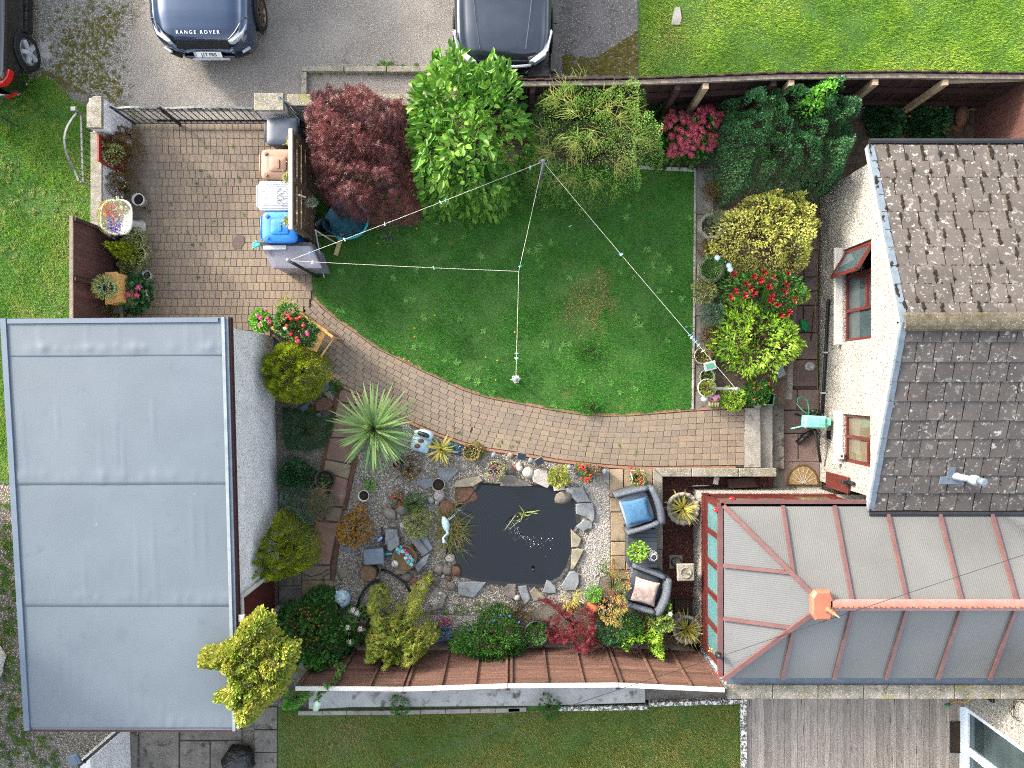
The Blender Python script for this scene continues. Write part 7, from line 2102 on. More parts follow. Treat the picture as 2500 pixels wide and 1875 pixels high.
og = thing('spotted_ornament', 'white and pink spotted animal ornament at the border corner', 'ornament', q(2, 2, 1660, 190))
mk('pink_ornament', 'c48a9a', 'b57c8c', s=10, rough=.5); mk('spot_brown', '5a2a3a', rough=.5, c2='4f2432'); mk('cream_yellow', 'cfcf8a', rough=.6, c2='c4c47c')
h_ = q(2, 2, 1595, 180, .2)
MB().ball(h_, .07, (1.1, .9, .9), 12).tube([h_ + Vector((0, .04, .03)), h_ + Vector((-.02, .09, .06))], [.02, .008], 6).tube([h_ + Vector((.03, .04, .03)), h_ + Vector((.05, .08, .07))], [.02, .008], 6).build('head', MAT['ceramic'], og, True)
b_o = q(2, 2, 1672, 168, .16)
MB().ball(b_o, .11, (1.1, .8, .8), 14).build('body', MAT['pink_ornament'], og, True)
for dx, dy in ((-.03, .03), (.05, -.02), (-.06, -.03), (.02, .06)):
 MB().ball(b_o + Vector((dx, dy, .065)), .028, (1, 1, .5), 10).build('spot', MAT['spot_brown'], og, True)
for dx in (-.07, -.02, .04, .09):
 MB().tube([q(2, 2, 1665, 205, .1) + Vector((dx, 0, 0)), q(2, 2, 1665, 240, .03) + Vector((dx, 0, 0))], [.03, .02], 7).build('leg', MAT['cream_yellow'], og, True)
gc_ = thing('green_caddy', 'green rimmed plastic caddy on a stone by the steps', 'caddy', q(2, 2, 2110, 180))
cq = q(2, 2, 2112, 180, .2)
MB().lathe((cq.x, cq.y, .05), [(.10, 0), (.13, .17), (.12, .17), (.09, .02)], 4, sx=1, sy=1.15, rz=-.1).build('tray', MAT['black_plastic'], gc_)
MB().lathe((cq.x, cq.y, .215), [(.118, 0), (.142, 0), (.142, .015), (.118, .015)], 4, sx=1, sy=1.15, rz=-.1, cap=False).build('rim', MAT['hose_green'], gc_)
# ==== house paving clutter
sp2 = thing('garden_sprayer', 'mint green garden hose reel with black frame beside the house wall', 'hose reel', q(2, 3, 470, 370, ZT))
mk('mint_plastic', '5fae94', '7cc4aa', s=6, rough=.45, spec=.4)
bx_ = q(2, 3, 455, 365, .25)
MB().box(bx_, (.42, .24, .22), rz=-.05, bev=.03).build('drum', MAT['mint_plastic'], sp2)
MB().box(bx_ + Vector((.26, 0, .0)), (.10, .16, .16), bev=.02).build('end_cover', MAT['mint_plastic'], sp2)
MB().box(bx_ + Vector((.10, .01, .115)), (.13, .12, .02), bev=.005).build('lid', MAT['mint_plastic'], sp2)
MB().cyl(bx_ + Vector((-.2, -.08, 0)), q(2, 3, 268, 420, .2), .013, n=6).build('crank', MAT['mint_plastic'], sp2)
mb = MB()
for dx, dy in ((-.12, -.15), (.14, -.15), (-.12, .13), (.14, .13)):
 mb.bar((bx_.x + dx, bx_.y + dy, ZT), (bx_.x + dx * .7, bx_.y + dy * .5, .2), .03, .03)
mb.build('frame', MAT['black_plastic'], sp2)
MB().tube([q(2, 3, 415, 310, .22), q(2, 3, 360, 270, .15), q(2, 3, 318, 220, .1), q(2, 3, 325, 170, .1), q(2, 3, 370, 160, .1), q(2, 3, 405, 200, .1), q(2, 3, 415, 260, .15), q(2, 3, 412, 300, .2)], .011, 6).build('hose', MAT['hose_green'], sp2, True)
MB().cyl(q(2, 3, 445, 262, .1), q(2, 3, 450, 300, .1), .05, n=12).build('black_cap', MAT['black_plastic'], sp2, True)
MB().tube([q(2, 3, 462, 430, .2), q(2, 3, 490, 570, .05), q(2, 3, 508, 690, -.1)], [.035, .03, .028], 8).build('lance_pipe', MAT['black_plastic'], None, True, label='black plastic pipe leaning below the mint hose reel', cat='pipe')
for i, (x, y, rz_) in enumerate(((385, 505, .7), (425, 470, .5))):
 p = q(2, 3, x, y, -.2)
 t = thing('garden_shoe', ('black garden shoe nearest the steps' if i == 0 else 'black garden shoe next to the hose reel frame'), 'shoe', (p.x, p.y, ZT), 'garden shoes')
 d_v = Vector((math.cos(rz_), math.sin(rz_), 0))
 MB().tube([Vector((p.x, p.y, ZT + .05)) - d_v * .13, Vector((p.x, p.y, ZT + .06)), Vector((p.x, p.y, ZT + .05)) + d_v * .12], [.03, .05, .035], 8).build('upper', MAT['black_plastic'], t, True)
 MB().bar(Vector((p.x, p.y, ZT + .012)) - d_v * .14, Vector((p.x, p.y, ZT + .012)) + d_v * .13, .10, .02).build('sole', MAT['rubber'], t)
mk('coir', '8a7350', '77623f', s=30, rough=1, bump=.6, bs=80); mk('coir_edge', '5a4c26', '4a3e1e', s=30, rough=1, bump=.8, bs=80)
cm = q(2, 3, 365, 878, ZT)
hm = thing('half_round_mat', 'half round coir doormat at the conservatory door', 'doormat', (cm.x, cm.y, ZT))
mb = MB().prism([(cm.x + .33 * math.cos(a), cm.y + .42 * math.sin(a)) for a in np.linspace(0, math.pi, 18)], ZT - .02, ZT + .016)
mb.build('mat', MAT['coir_edge'], hm)
mb = MB().prism([(cm.x + .29 * math.cos(a), cm.y + .02 + .36 * math.sin(a)) for a in np.linspace(0, math.pi, 18)], ZT, ZT + .021); mb.build('centre', MAT['coir'], hm)
for k in range(1, 8):
 a = math.pi * k / 8
 MB().bar((cm.x, cm.y + .03, ZT + .024), (cm.x + .28 * math.cos(a), cm.y + .02 + .35 * math.sin(a), ZT + .024), .010, .008).build('ray', MAT['rail_white'], hm)
MB().tube([q(1, 3, 620, -10, -.2), q(1, 3, 510, 70, ZT + .02), q(1, 3, 490, 150, ZT + .02), q(1, 3, 490, 500, ZT + .02), q(1, 3, 480, 800, ZT + .02), q(1, 3, 465, 1050, ZT + .02), q(1, 3, 478, 1350, ZT + .02), q(1, 3, 483, 1650, ZT + .02), q(2, 3, 482, 150, ZT + .02), q(2, 3, 486, 300, ZT + .05)], .009, 6).build('tan_hose', MAT['coir'], None, True, label='thin tan hose along the foot of the white gable', cat='hose')
rosettes('wall_foot_moss', [px(2001, 600, ZT), px(2006, 600, ZT), px(2012, 1010, ZT), px(1998, 1010, ZT)], 60, MAT['weed'], 'moss and weeds along the gable wall foot', 33, (.015, .05), 14, ZT)
gd = thing('dustpan', 'green plastic dustpan on the house paving', 'dustpan', q(1, 3, 375, 1140, ZT))
mk('bright_green', '0f8a4a', rough=.4, c2='0d7a42')
MB().prism(qs(1, 3, [(340, 1105), (375, 1088), (418, 1140), (405, 1185), (365, 1180)], ZT + .05), ZT + .005, ZT + .05, bev=.01).build('pan', MAT['bright_green'], gd)
MB().tube([q(1, 3, 400, 1150, ZT + .04), q(1, 3, 385, 1195, ZT + .05)], .014, 6).build('handle', MAT['bright_green'], gd, True)
MB().tube([q(1, 3, 452, 1030, ZT + .02), q(1, 3, 430, 1265, ZT + .02)], .010, 6).build('cane', MAT['fence_dark'], label='thin dark cane lying on the house paving', cat='cane')
mk('clear_plastic', 'a9a49e', '8f8a84', s=14, rough=.15, spec=.6)
mb = MB().lathe(q(1, 3, 418, 1475, ZT), [(.09, 0), (.10, .03), (.06, .05), (.02, .03)], 9, sx=1.1, sy=.9); mb.build('plastic_bag', MAT['clear_plastic'], label='crumpled clear plastic bag on the house paving', cat='bag')
mb = MB().box(q(1, 3, 185, 1520, .3), (.16, .20, .03), rz=.5, rx=.3, bev=.008).cyl(q(1, 3, 185, 1520, .3), q(1, 3, 185, 1530, .0), .012, n=6)
mb.build('border_solar_panel', MAT['lead'], label='blue grey solar panel half hidden under the lime shrub', cat='solar panel')
# ==== patio furniture
mk('rattan', '50555d', '40454c', s=40, rough=.6, bump=.8, bs=160, dist=.01)
mk('cushion_grey', '7a7f86', '6e737a', s=10, rough=.9, bump=.2, bs=120)
mk('cushion_dark', '383b41', '303338', s=10, rough=.9)
mk('cushion_blue', '3a5f7c', '325470', s=5, rough=.75, bump=.3, bs=18, dist=.03)
mk('cushion_pattern', '9c8d82', '7f6c6b', s=7, rough=.85, lay=(('ada294', 10, .58, .68), ('6d585c', 14, .62, .70)))
def armchair(label, c, rz, pillow, plabel, prz, pdim, seat):
 t = thing('armchair', label, 'armchair', (c.x, c.y, 0), 'rattan armchairs')
 R = Matrix.Rotation(rz, 3, 'Z')
 def L(x, y, z): return R @ Vector((x, y, 0)) + Vector((c.x, c.y, z))
 def shell(pts, z0, z1, th, nm):
  m_ = MB(); n = len(pts)
  vs = []
  for i, (x, y) in enumerate(pts):
   a = pts[max(0, i - 1)]; b = pts[min(n - 1, i + 1)]
   d_ = Vector((b[0] - a[0], b[1] - a[1])).normalized(); nn_ = Vector((-d_.y, d_.x))
   zz1 = z1[i] if isinstance(z1, list) else z1
   for s_, z_ in ((-1, z0), (-1, zz1 - .02), (-.6, zz1), (.6, zz1), (1, zz1 - .02), (1, z0)):
    vs.append(L(x + nn_.x * s_ * th / 2, y + nn_.y * s_ * th / 2, z_))
  fs = [(i * 6 + k, i * 6 + (k + 1) % 6, i * 6 + 6 + (k + 1) % 6, i * 6 + 6 + k) for i in range(n - 1) for k in range(6)]
  fs += [tuple(range(5, -1, -1)), tuple((n - 1) * 6 + k for k in range(6))]
  m_.add(vs, fs)
  return m_.build(nm, MAT['rattan'], t, True)
 for sy in (-1, 1):
  ps = [(-.38 + .07 * i, sy * (.37 - .025 * (i / 9) ** 2)) for i in range(10)]
  shell(ps, .08, [.56 + .012 * i for i in range(10)], .075, 'arm')
 ps = [(.30 + .05 * math.cos(math.pi * (i / 10 - .5)), -.36 + .072 * i) for i in range(11)]
 shell(ps, .08, [.74 + .05 * math.sin(math.pi * i / 10) for i in range(11)], .10, 'backrest')
 m_ = MB().box((c.x, c.y, .27), (.66, .68, .20), rz=rz, bev=.02); m_.build('seat_base', MAT['rattan'], t)
 cs2 = L(-.05, 0, .43)
 soft(MB().box(cs2, (.58, .62, .12), rz=rz, bev=.04).build('seat_cushion', MAT[seat], t, True), 1)
 for sx in (-.32, .30):
  for sy in (-.33, .33):
   p = L(sx, sy, .04)
   MB().box((p.x, p.y, .04), (.05, .05, .08), rz=rz).build('leg', MAT['black_plastic'], t)
 pc = L(*pdim[:2], .54)
 n = 12
 V, Fq = [], []
 for s_ in (1, -1):
  for j in range(n + 1):
   for i in range(n + 1):
    u, v = i / n * 2 - 1, j / n * 2 - 1
    k = (1 - u * u) ** .45 * (1 - v * v) ** .45
    pin = 1 - .07 * (1 - (u * v) ** 2) * (abs(u) > .99 or abs(v) > .99)
    pnt = Matrix.Rotation(prz, 3, 'Z') @ Vector((u * pdim[2] * pin, v * pdim[2] * pin, 0))
    V.append((pc.x + pnt.x, pc.y + pnt.y, pc.z + s_ * .06 * k + .025 * u + .006 * math.sin(9 * u + 4 * v) * k))
 N1 = (n + 1) ** 2
 for j in range(n):
  for i in range(n):
   a = j * (n + 1) + i
   Fq.append((a, a + 1, a + n + 2, a + n + 1)); Fq.append((N1 + a + n + 1, N1 + a + n + 2, N1 + a + 1, N1 + a))
 o = npmesh('scatter_cushion', np.array(V), np.array(Fq), MAT[pillow], None, smooth=True)
 tag(o, plabel, 'cushion')
 return t
armchair('grey rattan armchair with blue cushion at the head of the patio', q(2, 2, 1068, 1068, .5), math.radians(18), 'cushion_blue', 'square blue cushion on the upper rattan armchair', math.radians(14), (-.08, -.02, .24), 'cushion_grey')
armchair('grey rattan armchair with pale patterned cushion behind the peach azalea', q(3, 2, 1120, 215, .5), math.radians(-17), 'cushion_pattern', 'pale mottled cushion on the lower rattan armchair', math.radians(-14), (-.02, -.03, .23), 'cushion_dark')
tbx = thing('storage_table', 'dark plank topped storage table between the two rattan armchairs', 'table', q(2, 2, 1090, 1390))
tc = [q(2, 2, 968, 1238, .45), q(2, 2, 1208, 1232, .45), q(2, 2, 1210, 1548, .45), q(2, 2, 975, 1545, .45)]
mk('graphite', '383d45', '30353c', s=6, rough=.5)
ctc = sum(tc, Vector()) / 4
MB().prism([Vector((p.x, p.y, 0)) + (ctc - p) * .05 for p in tc], 0, .41).build('body', MAT['graphite'], tbx)
for k in range(9):
 a0, a1 = k / 9, (k + .93) / 9
 MB().prism([tc[0].lerp(tc[3], a0), tc[1].lerp(tc[2], a0), tc[1].lerp(tc[2], a1), tc[0].lerp(tc[3], a1)], .41, .45, bev=.004).build('top_plank', MAT['graphite'], tbx)
pot('small pot with lime leaved plant on the storage table', 2, 2, 1040, 1400, .09, .14, 'stone_pot', z=.45, fol='l_lime', spread=2.1, fh=.25, nleaf=260, L=.05, W=.035, lk='leaf', seed=17)
wl_ = thing('wire_lantern', 'white wire candle lantern on the storage table', 'lantern', q(2, 2, 1180, 1460, .45))
lc_ = q(2, 2, 1165, 1440, .52); lc_.z = .45
mb = MB()
for k in range(22):
 a = 2 * math.pi * k / 22
 mb.tube([(lc_.x + .04 * math.cos(a), lc_.y + .04 * math.sin(a), .455), (lc_.x + .10 * math.cos(a), lc_.y + .10 * math.sin(a), .58), (lc_.x + .09 * math.cos(a), lc_.y + .09 * math.sin(a), .68), (lc_.x + .055 * math.cos(a), lc_.y + .055 * math.sin(a), .74)], .004, 4)
mb.tube([(lc_.x + .055 * math.cos(a), lc_.y + .055 * math.sin(a), .74) for a in np.linspace(0, 6.283, 20)], .005, 4)
mb.build('wire_body', MAT['ceramic'], wl_)
MB().lathe((lc_.x, lc_.y, .46), [(.05, 0), (.05, .2), (.02, .2)], 14).build('candle', MAT['lead'], wl_, True)
MB().tube([(lc_.x - .10, lc_.y + .04, .68), (lc_.x - .16, lc_.y + .12, .70), (lc_.x - .06, lc_.y + .16, .72), (lc_.x, lc_.y + .10, .68)], .005, 4).build('handle', MAT['ceramic'], wl_)
def urn(label, r_, c_, x, y, rad, seed):
 p = q(r_, c_, x, y, .3)
 t = thing('stone_urn', label, 'urn', (p.x, p.y, -.30), 'stone urns by the conservatory')
 MB().lathe((p.x, p.y, -.30), [(rad * .6, 0), (rad * .6, .05), (rad * .38, .12), (rad * .45, .2), (rad * .9, .42), (rad, .55), (rad * 1.02, .62), (rad * .80, .62), (rad * .74, .5), (rad * .4, .48)], 26).build('bowl', MAT['stone_pot'], t, True)
 for k in range(16):
  a = 2 * math.pi * k / 16
  MB().ball((p.x + rad * .93 * math.cos(a), p.y + rad * .93 * math.sin(a), .315), rad * .13, (1, 1, .5), 8).build('rim_boss', MAT['stone_pot'], t, True)
 MB().lathe((p.x, p.y, .17), [(rad * .78, 0), (.01, .03)], 18, cap=False).build('soil', MAT['soil'], t)
 n = 62; g_ = np.random.default_rng(seed)
 a = g_.random(n) * 6.283; e = .05 + 1.4 * g_.random(n) ** 1.4
 blades('leaves', np.column_stack([p.x + .02 * np.cos(a), p.y + .02 * np.sin(a), np.full(n, .27)]), np.column_stack([np.cos(a) * np.cos(e), np.sin(a) * np.cos(e), np.sin(e)]), .40 * (.7 + .4 * g_.random(n)), .024, MAT['l_cordy_y'], t, g_.random(n), .15, 4)
 return t
urn('carved stone urn with spiky yellow green plant above the sundial', 2, 2, 1420, 1068, .31, 5)
urn('carved stone urn with spiky yellow green plant at the lap fence corner', 3, 2, 1450, 540, .27, 6)
sd_ = thing('sundial', 'stone pedestal sundial on the red chippings', 'sundial', q(2, 2, 1358, 1495, -.28))
sb = q(2, 2, 1358, 1495, -.28)
MB().box((sb.x, sb.y, -.26), (.27, .27, .08), bev=.01).build('base', MAT['stone_pot'], sd_)
MB().lathe((sb.x, sb.y, -.22), [(.11, 0), (.08, .06), (.065, .2), (.075, .5), (.09, .62), (.12, .72)], 18).build('pillar', MAT['stone_pot'], sd_, True)
MB().box((sb.x, sb.y, .54), (.32, .32, .09), rz=.03, bev=.015).build('top', MAT['stone_pot'], sd_)
MB().lathe((sb.x, sb.y, .585), [(.11, 0), (.11, .012), (.095, .012), (.09, .004), (.01, .004)], 22).build('dial', MAT['stone_pot'], sd_, True)
MB().add([(sb.x - .05, sb.y - .003, .59), (sb.x + .05, sb.y - .003, .59), (sb.x + .04, sb.y, .66), (sb.x - .05, sb.y + .003, .59), (sb.x + .05, sb.y + .003, .59)], [(0, 1, 2), (3, 2, 4), (0, 2, 3), (1, 4, 2)]).build('gnomon', MAT['brass'], sd_)
fc = thing('planter_chair', 'small white metal chair planter with red flowers above the blue cushioned armchair', 'planter', q(2, 2, 1050, 820))
cp_ = q(2, 2, 1050, 820, .25)
mb = MB()
mb.tube([q(2, 2, 990, 760, .3), q(2, 2, 1010, 830, .45), q(2, 2, 1022, 885, .2), q(2, 2, 1022, 885, .0)], .008, 5); mb.tube([q(2, 2, 1098, 760, .3), q(2, 2, 1115, 800, .3), q(2, 2, 1112, 825, .2), q(2, 2, 1112, 825, .0)], .010, 5)
mb.tube([q(2, 2, 990, 760, .3), q(2, 2, 1098, 760, .3), q(2, 2, 1112, 825, .28), q(2, 2, 1022, 885, .28), q(2, 2, 990, 760, .3)], .008, 5)
mb.tube([q(2, 2, 990, 760, .3), q(2, 2, 992, 765, 0)], .008, 5); mb.tube([q(2, 2, 1098, 760, .3), q(2, 2, 1098, 765, 0)], .008, 5)
mb.build('frame', MAT['ceramic'], fc)
MB().lathe((cp_.x, cp_.y, .12), [(.08, 0), (.11, .16), (.10, .16), (.05, .1)], 12).build('pot', MAT['black_plastic'], fc, True)
P, A, ci, cc = dome([Vector((cp_.x + .15 * math.cos(t_), cp_.y + .17 * math.sin(t_), 0)) for t_ in np.linspace(0, 6.2, 12)], .42, .26, 240, 8, .1, 45)
leaves('foliage', P, A, .045, .025, MAT['l_rose'], fc, RNG.random(len(P)))
heads('flowers', [q(2, 2, 990, 765, .42), q(2, 2, 1075, 850, .42), q(2, 2, 1000, 735, .4), q(2, 2, 1070, 830, .42)], .028, MAT['petal_red'], fc, 24, .022)
ft = thing('flower_trough_small', 'low brown trough of orange red flowers at the path edge', 'planter', q(2, 2, 650, 770))
tp = qs(2, 2, [(545, 712), (750, 722), (745, 785), (545, 780)], .14)
MB().prism(tp, -.03, .14).build('box', MAT['flag_pink'], ft)
for poly, sd2 in (([(555, 705), (640, 700), (650, 780), (560, 770)], 3), ([(640, 720), (750, 720), (750, 800), (650, 790)], 4), ([(590, 790), (680, 785), (680, 850), (595, 840)], 5)):
 P, A, ci, cc = dome(qs(2, 2, poly, .2), .28, .12, 220, 8, .1, sd2)
 leaves('foliage', P, A, .04, .022, MAT['l_brown' if sd2 == 4 else 'l_mid'], ft, RNG.random(len(P)))
heads('flowers', [q(2, 2, x + RNG.normal(0, 14), y + RNG.normal(0, 12), .28) for x, y in ((580, 735), (600, 710), (625, 730), (610, 755), (640, 820), (615, 825), (665, 805), (650, 840)) for _ in range(3)], .024, MAT['petal_red'], ft, 20, .022)
for i, (r_, c_, x, y, lb) in enumerate(((2, 2, 500, 735, 'grey solar stake light right of the bright yellow bush'), (2, 2, 785, 770, 'grey solar stake light beside the red flower trough'), (2, 2, 185, 680, 'grey solar stake light between two black solar panels'), (2, 1, 1945, 635, 'grey solar stake light beside the rusty succulents'))):
 p = q(r_, c_, x, y, .2)
 t = thing('stake_light', lb, 'garden light', (p.x, p.y, -.03), 'solar stake lights along the path')
 MB().lathe((p.x, p.y, .05), [(.045, 0), (.05, .02), (.05, .15), (.045, .16), (.01, .165)], 14).build('head', MAT['grey_plastic'], t, True)
 MB().cyl((p.x, p.y, -.03), (p.x, p.y, .05), .012, n=6).build('stake', MAT['black_plastic'], t)
for x, y, rz_, lb in ((110, 645, -.2, 'black solar panel at the path edge above the white rock'), (255, 685, .5, 'black solar panel beside the bright yellow bush')):
 p = q(2, 2, x, y, .15)
 t = thing('solar_light', lb, 'solar light', (p.x, p.y, -.03))
 MB().box(p, (.17, .15, .02), rz=rz_, rx=.3, bev=.005).build('frame', MAT['grey_plastic'], t)
 MB().box(p + Vector((0, 0, .008)), (.15, .13, .012), rz=rz_, rx=.3).build('cell', MAT['car_glass'], t)
 MB().cyl((p.x, p.y, -.03), p, .01, n=6).build('stake', MAT['black_plastic'], t)
tl_ = thing('edging_tool', 'black and white garden tool lying against the red chip bed wall', 'tool', q(2, 2, 1600, 880, -.2))
MB().tube([q(2, 2, 1445, 890, -.2), q(2, 2, 1785, 876, -.2)], .014, 6).build('shaft', MAT['black_plastic'], tl_, True)
MB().tube([q(2, 2, 1495, 884, -.18), q(2, 2, 1630, 880, -.18)], .012, 6).build('sleeve', MAT['ceramic'], tl_, True)
MB().box(q(2, 2, 1688, 840, -.1), (.10, .16, .04), rz=-.2, bev=.015).build('white_trowel', MAT['ceramic'], label='white plastic scoop in the red chip bed', cat='scoop')
MB().prism(qs(2, 2, [(1780, 830), (1990, 815), (2040, 895), (1800, 905)], -.1), -.26, -.12, bev=.01).build('dark_plank', MAT['fence_dark'], label='dark board lying in the red chip bed by the house', cat='board')
# ==== the pond
mk('water', '0a0d10', rough=.04, spec=.6, c2='0c1013', wave=None)
m = MAT['water']
nt = m.node_tree
wv = nt.nodes.new('ShaderNodeTexWave'); wv.wave_type = 'RINGS'; wv.rings_direction = 'Z'
mp_ = nt.nodes.new('ShaderNodeMapping'); ge = nt.nodes.new('ShaderNodeNewGeometry')
fpos = q(2, 2, 105, 1280, -.02)
mp_.inputs['Location'].default_value = (-fpos.x, -fpos.y, 0)
nt.links.new(ge.outputs['Position'], mp_.inputs['Vector']); nt.links.new(mp_.outputs[0], wv.inputs['Vector'])
wv.inputs['Scale'].default_value = 5.0; wv.inputs['Distortion'].default_value = 3.5; wv.inputs['Detail Scale'].default_value = .8
bp2 = nt.nodes.new('ShaderNodeBump'); bp2.inputs['Strength'].default_value = .10; bp2.inputs['Distance'].default_value = .02
nt.links.new(wv.outputs['Fac'], bp2.inputs['Height']); nt.links.new(bp2.outputs[0], nt.nodes['Principled BSDF'].inputs['Normal'])
POND = [(1114, 1242), (1150, 1222), (1165, 1200), (1177, 1184), (1240, 1188), (1294, 1188), (1340, 1193), (1360, 1204), (1394, 1224), (1404, 1251), (1408, 1281), (1396, 1300), (1394, 1342), (1382, 1384), (1366, 1408), (1327, 1426), (1300, 1425), (1258, 1424), (1187, 1416), (1129, 1402), (1095, 1348), (1104, 1290)]
PW = pxs(POND, -.02)
MB().prism(PW, -.06, -.018).build('pond_water', MAT['water'], kind='structure')
mk('liner', '131416', '1c1d20', s=10, rough=.4, bump=.5, bs=20)
mb = MB()
cpd = sum(PW, Vector()) / len(PW)
for a, b in zip(PW, PW[1:] + PW[:1]):
 oa, ob = a + (a - cpd).normalized() * .06, b + (b - cpd).normalized() * .06
 mb.add([(a.x, a.y, -.017), (b.x, b.y, -.017), (ob.x, ob.y, .012), (oa.x, oa.y, .012)], [(0, 1, 2, 3)])
mb.build('pond_liner', MAT['liner'], kind='structure')
fo = thing('pond_fountain', 'small fountain spraying droplets in the pond', 'fountain', (fpos.x, fpos.y, -.02))
MB().cyl((fpos.x, fpos.y, -.02), (fpos.x, fpos.y, .06), .018, .012, 8).build('nozzle', MAT['black_plastic'], fo, True)
mk('droplet', 'dfe6ea', rough=.05, spec=.9, c2='d0d8dd')
mb = MB(); g_ = random.Random(3)
for ang, L_, n in ((2.4, .42, 40), (-.25, .70, 55), (-.62, .40, 28), (2.0, .40, 28), (3.5, .2, 16)):
 for i in range(n):
  t_ = g_.random()
  ang2 = ang + g_.gauss(0, .10 + .12 * t_)
  z_ = .06 + 1.1 * t_ * (1 - t_) * .5
  mb.ball((fpos.x + math.cos(ang2) * L_ * t_, fpos.y + math.sin(ang2) * L_ * t_, z_ * (1 - .2 * t_) if t_ < .95 else -.01), g_.uniform(.002, .0042), (1, 1, 1), 4)
o = mb.build('droplets', MAT['droplet'], fo); o['kind'] = 'stuff'
f2 = q(2, 2, 205, 1555, .0)
ft2 = thing('pond_spout', 'black mushroom shaped pond spout near the lower pond edge', 'fountain', (f2.x, f2.y, -.02))
MB().cyl((f2.x, f2.y, -.02), (f2.x, f2.y, .10), .008, n=6).build('stem', MAT['black_plastic'], ft2)
MB().lathe((f2.x, f2.y, .10), [(.035, 0), (.03, .012), (.01, .02)], 10).build('cap', MAT['black_plastic'], ft2, True)
def slab(label, r_, c_, pts, mat='slate', z=.03, th=.05, group='flat stones round the pond'):
 o = MB().prism(qs(r_, c_, pts, z), z - th, z, bev=.012).build('flat_stone', MAT[mat], None, label=label, cat='stone', group=group)
 o.rotation_euler = (random.uniform(-.03, .03), random.uniform(-.03, .03), 0)
 return o
slab('large grey slate at the top right pond corner', 2, 2, [(455, 905), (520, 895), (610, 897), (640, 955), (670, 1012), (565, 1020), (500, 960)], z=.05)
slab('pale grey slate on the right pond edge below the large slate', 2, 2, [(550, 1035), (600, 1022), (690, 1027), (706, 1100), (700, 1165), (688, 1178), (630, 1138), (552, 1110)], z=.045)
slab('rough grey slate on the right pond edge below the pale slate', 2, 2, [(555, 1212), (620, 1155), (685, 1187), (682, 1230), (640, 1235), (610, 1258)])
slab('tall buff stone on the right pond edge', 2, 2, [(510, 1232), (595, 1310), (588, 1345), (570, 1380), (515, 1385)], 'slate_buff', .04)
slab('tapering buff stone on the right pond edge above the corner', 2, 2, [(520, 1398), (570, 1392), (615, 1402), (580, 1480), (530, 1563), (508, 1560)], 'slate_buff', .04)
slab('broad grey stone at the lower right pond corner', 3, 2, [(430, 190), (500, 72), (540, 65), (575, 90), (580, 160), (550, 220), (460, 226)], z=.045)
slab('triangular pale stone at the pond foot', 3, 2, [(315, 137), (345, 150), (390, 200), (390, 243), (330, 245), (280, 238)], 'slate')
slab('tilted buff stone below the pond', 3, 2, [(215, 192), (260, 235), (315, 285), (260, 300), (210, 313), (175, 232)], 'slate_buff')
slab('narrow grey stone below the pond', 3, 2, [(80, 192), (150, 180), (165, 235), (185, 290), (135, 340), (100, 260)], 'slate')
slab('square stone at the pond foot beside the white pebble', 3, 2, [(0, 172), (65, 180), (60, 280), (20, 292), (-15, 240)], 'rock')
slab('large pale slate below the pond liner edge', 3, 1, [(1655, 157), (1770, 150), (1880, 157), (1830, 225), (1780, 283), (1710, 268), (1655, 258)], 'slate', .04)
slab('roundish stone between the slates below the pond', 3, 1, [(2030, 200), (2060, 170), (2120, 172), (2118, 240), (2095, 288), (2025, 262)], 'rock')
slab('grey slate above the pond near the grey bucket', 2, 1, [(1490, 737), (1580, 735), (1670, 747), (1620, 805), (1560, 862), (1495, 868)], 'slate', .01)
slab('pale triangular slate left of the grey bucket', 2, 1, [(1305, 852), (1370, 828), (1440, 822), (1462, 880), (1420, 900), (1380, 918)], 'slate', .01)
slab('long pale slate along the top left pond edge', 2, 1, [(1612, 870), (1650, 845), (1720, 822), (1828, 806), (1855, 838), (1780, 888), (1700, 895), (1615, 892)], 'slate_buff', .04)
slab('flat brown stone dipping into the pond corner', 2, 1, [(1630, 905), (1700, 895), (1780, 897), (1815, 985), (1790, 1005), (1655, 1048), (1625, 990)], 'rock_brown', .0)
slab('dark flat stone at the head of the pond', 2, 2, [(-60, 800), (20, 790), (100, 832), (205, 885), (60, 890), (-60, 885)], 'rock', .04)
slab('grey boulder slab left of the bright yellow bush', 2, 2, [(190, 795), (215, 760), (255, 745), (320, 762), (345, 870), (322, 905), (205, 852)], 'rock_pale', .07, .08)
slab('small pale stone under the bright yellow bush', 2, 2, [(365, 885), (460, 872), (466, 918), (375, 926)], 'rock_pale', .05)
slab('triangular slate on the gravel under the small pot', 2, 1, [(815, 872), (860, 890), (902, 922), (862, 1008), (800, 1020)], 'slate_buff', .0)
slab('small slate on the gravel below the orange azalea', 2, 1, [(725, 1372), (800, 1370), (782, 1436), (722, 1402)], 'slate', .0)
slab('mossy slate beside the flagged path end', 2, 1, [(668, 1552), (720, 1545), (762, 1540), (752, 1620), (690, 1652)], 'slate_buff', .0)
slab('upper slate of the rockery cascade', 2, 1, [(1062, 1238), (1160, 1238), (1165, 1300), (1090, 1362), (1062, 1360)], 'slate', .12, .16)
slab('curved slate of the rockery cascade', 2, 1, [(1080, 1340), (1140, 1300), (1172, 1300), (1175, 1370), (1100, 1420), (1078, 1400)], 'slate', .16, .2)
slab('dark slate step beside the reeds', 2, 1, [(1250, 1300), (1300, 1265), (1420, 1420), (1370, 1455)], 'slate', .12, .16)
slab('second dark slate step nearer the pond', 2, 1, [(1310, 1265), (1370, 1240), (1450, 1390), (1425, 1418)], 'slate', .06, .1)
slab('pointed slate below the flower bowl', 2, 1, [(1290, 1530), (1410, 1432), (1420, 1440), (1390, 1520), (1330, 1580)], 'slate', .12, .16)
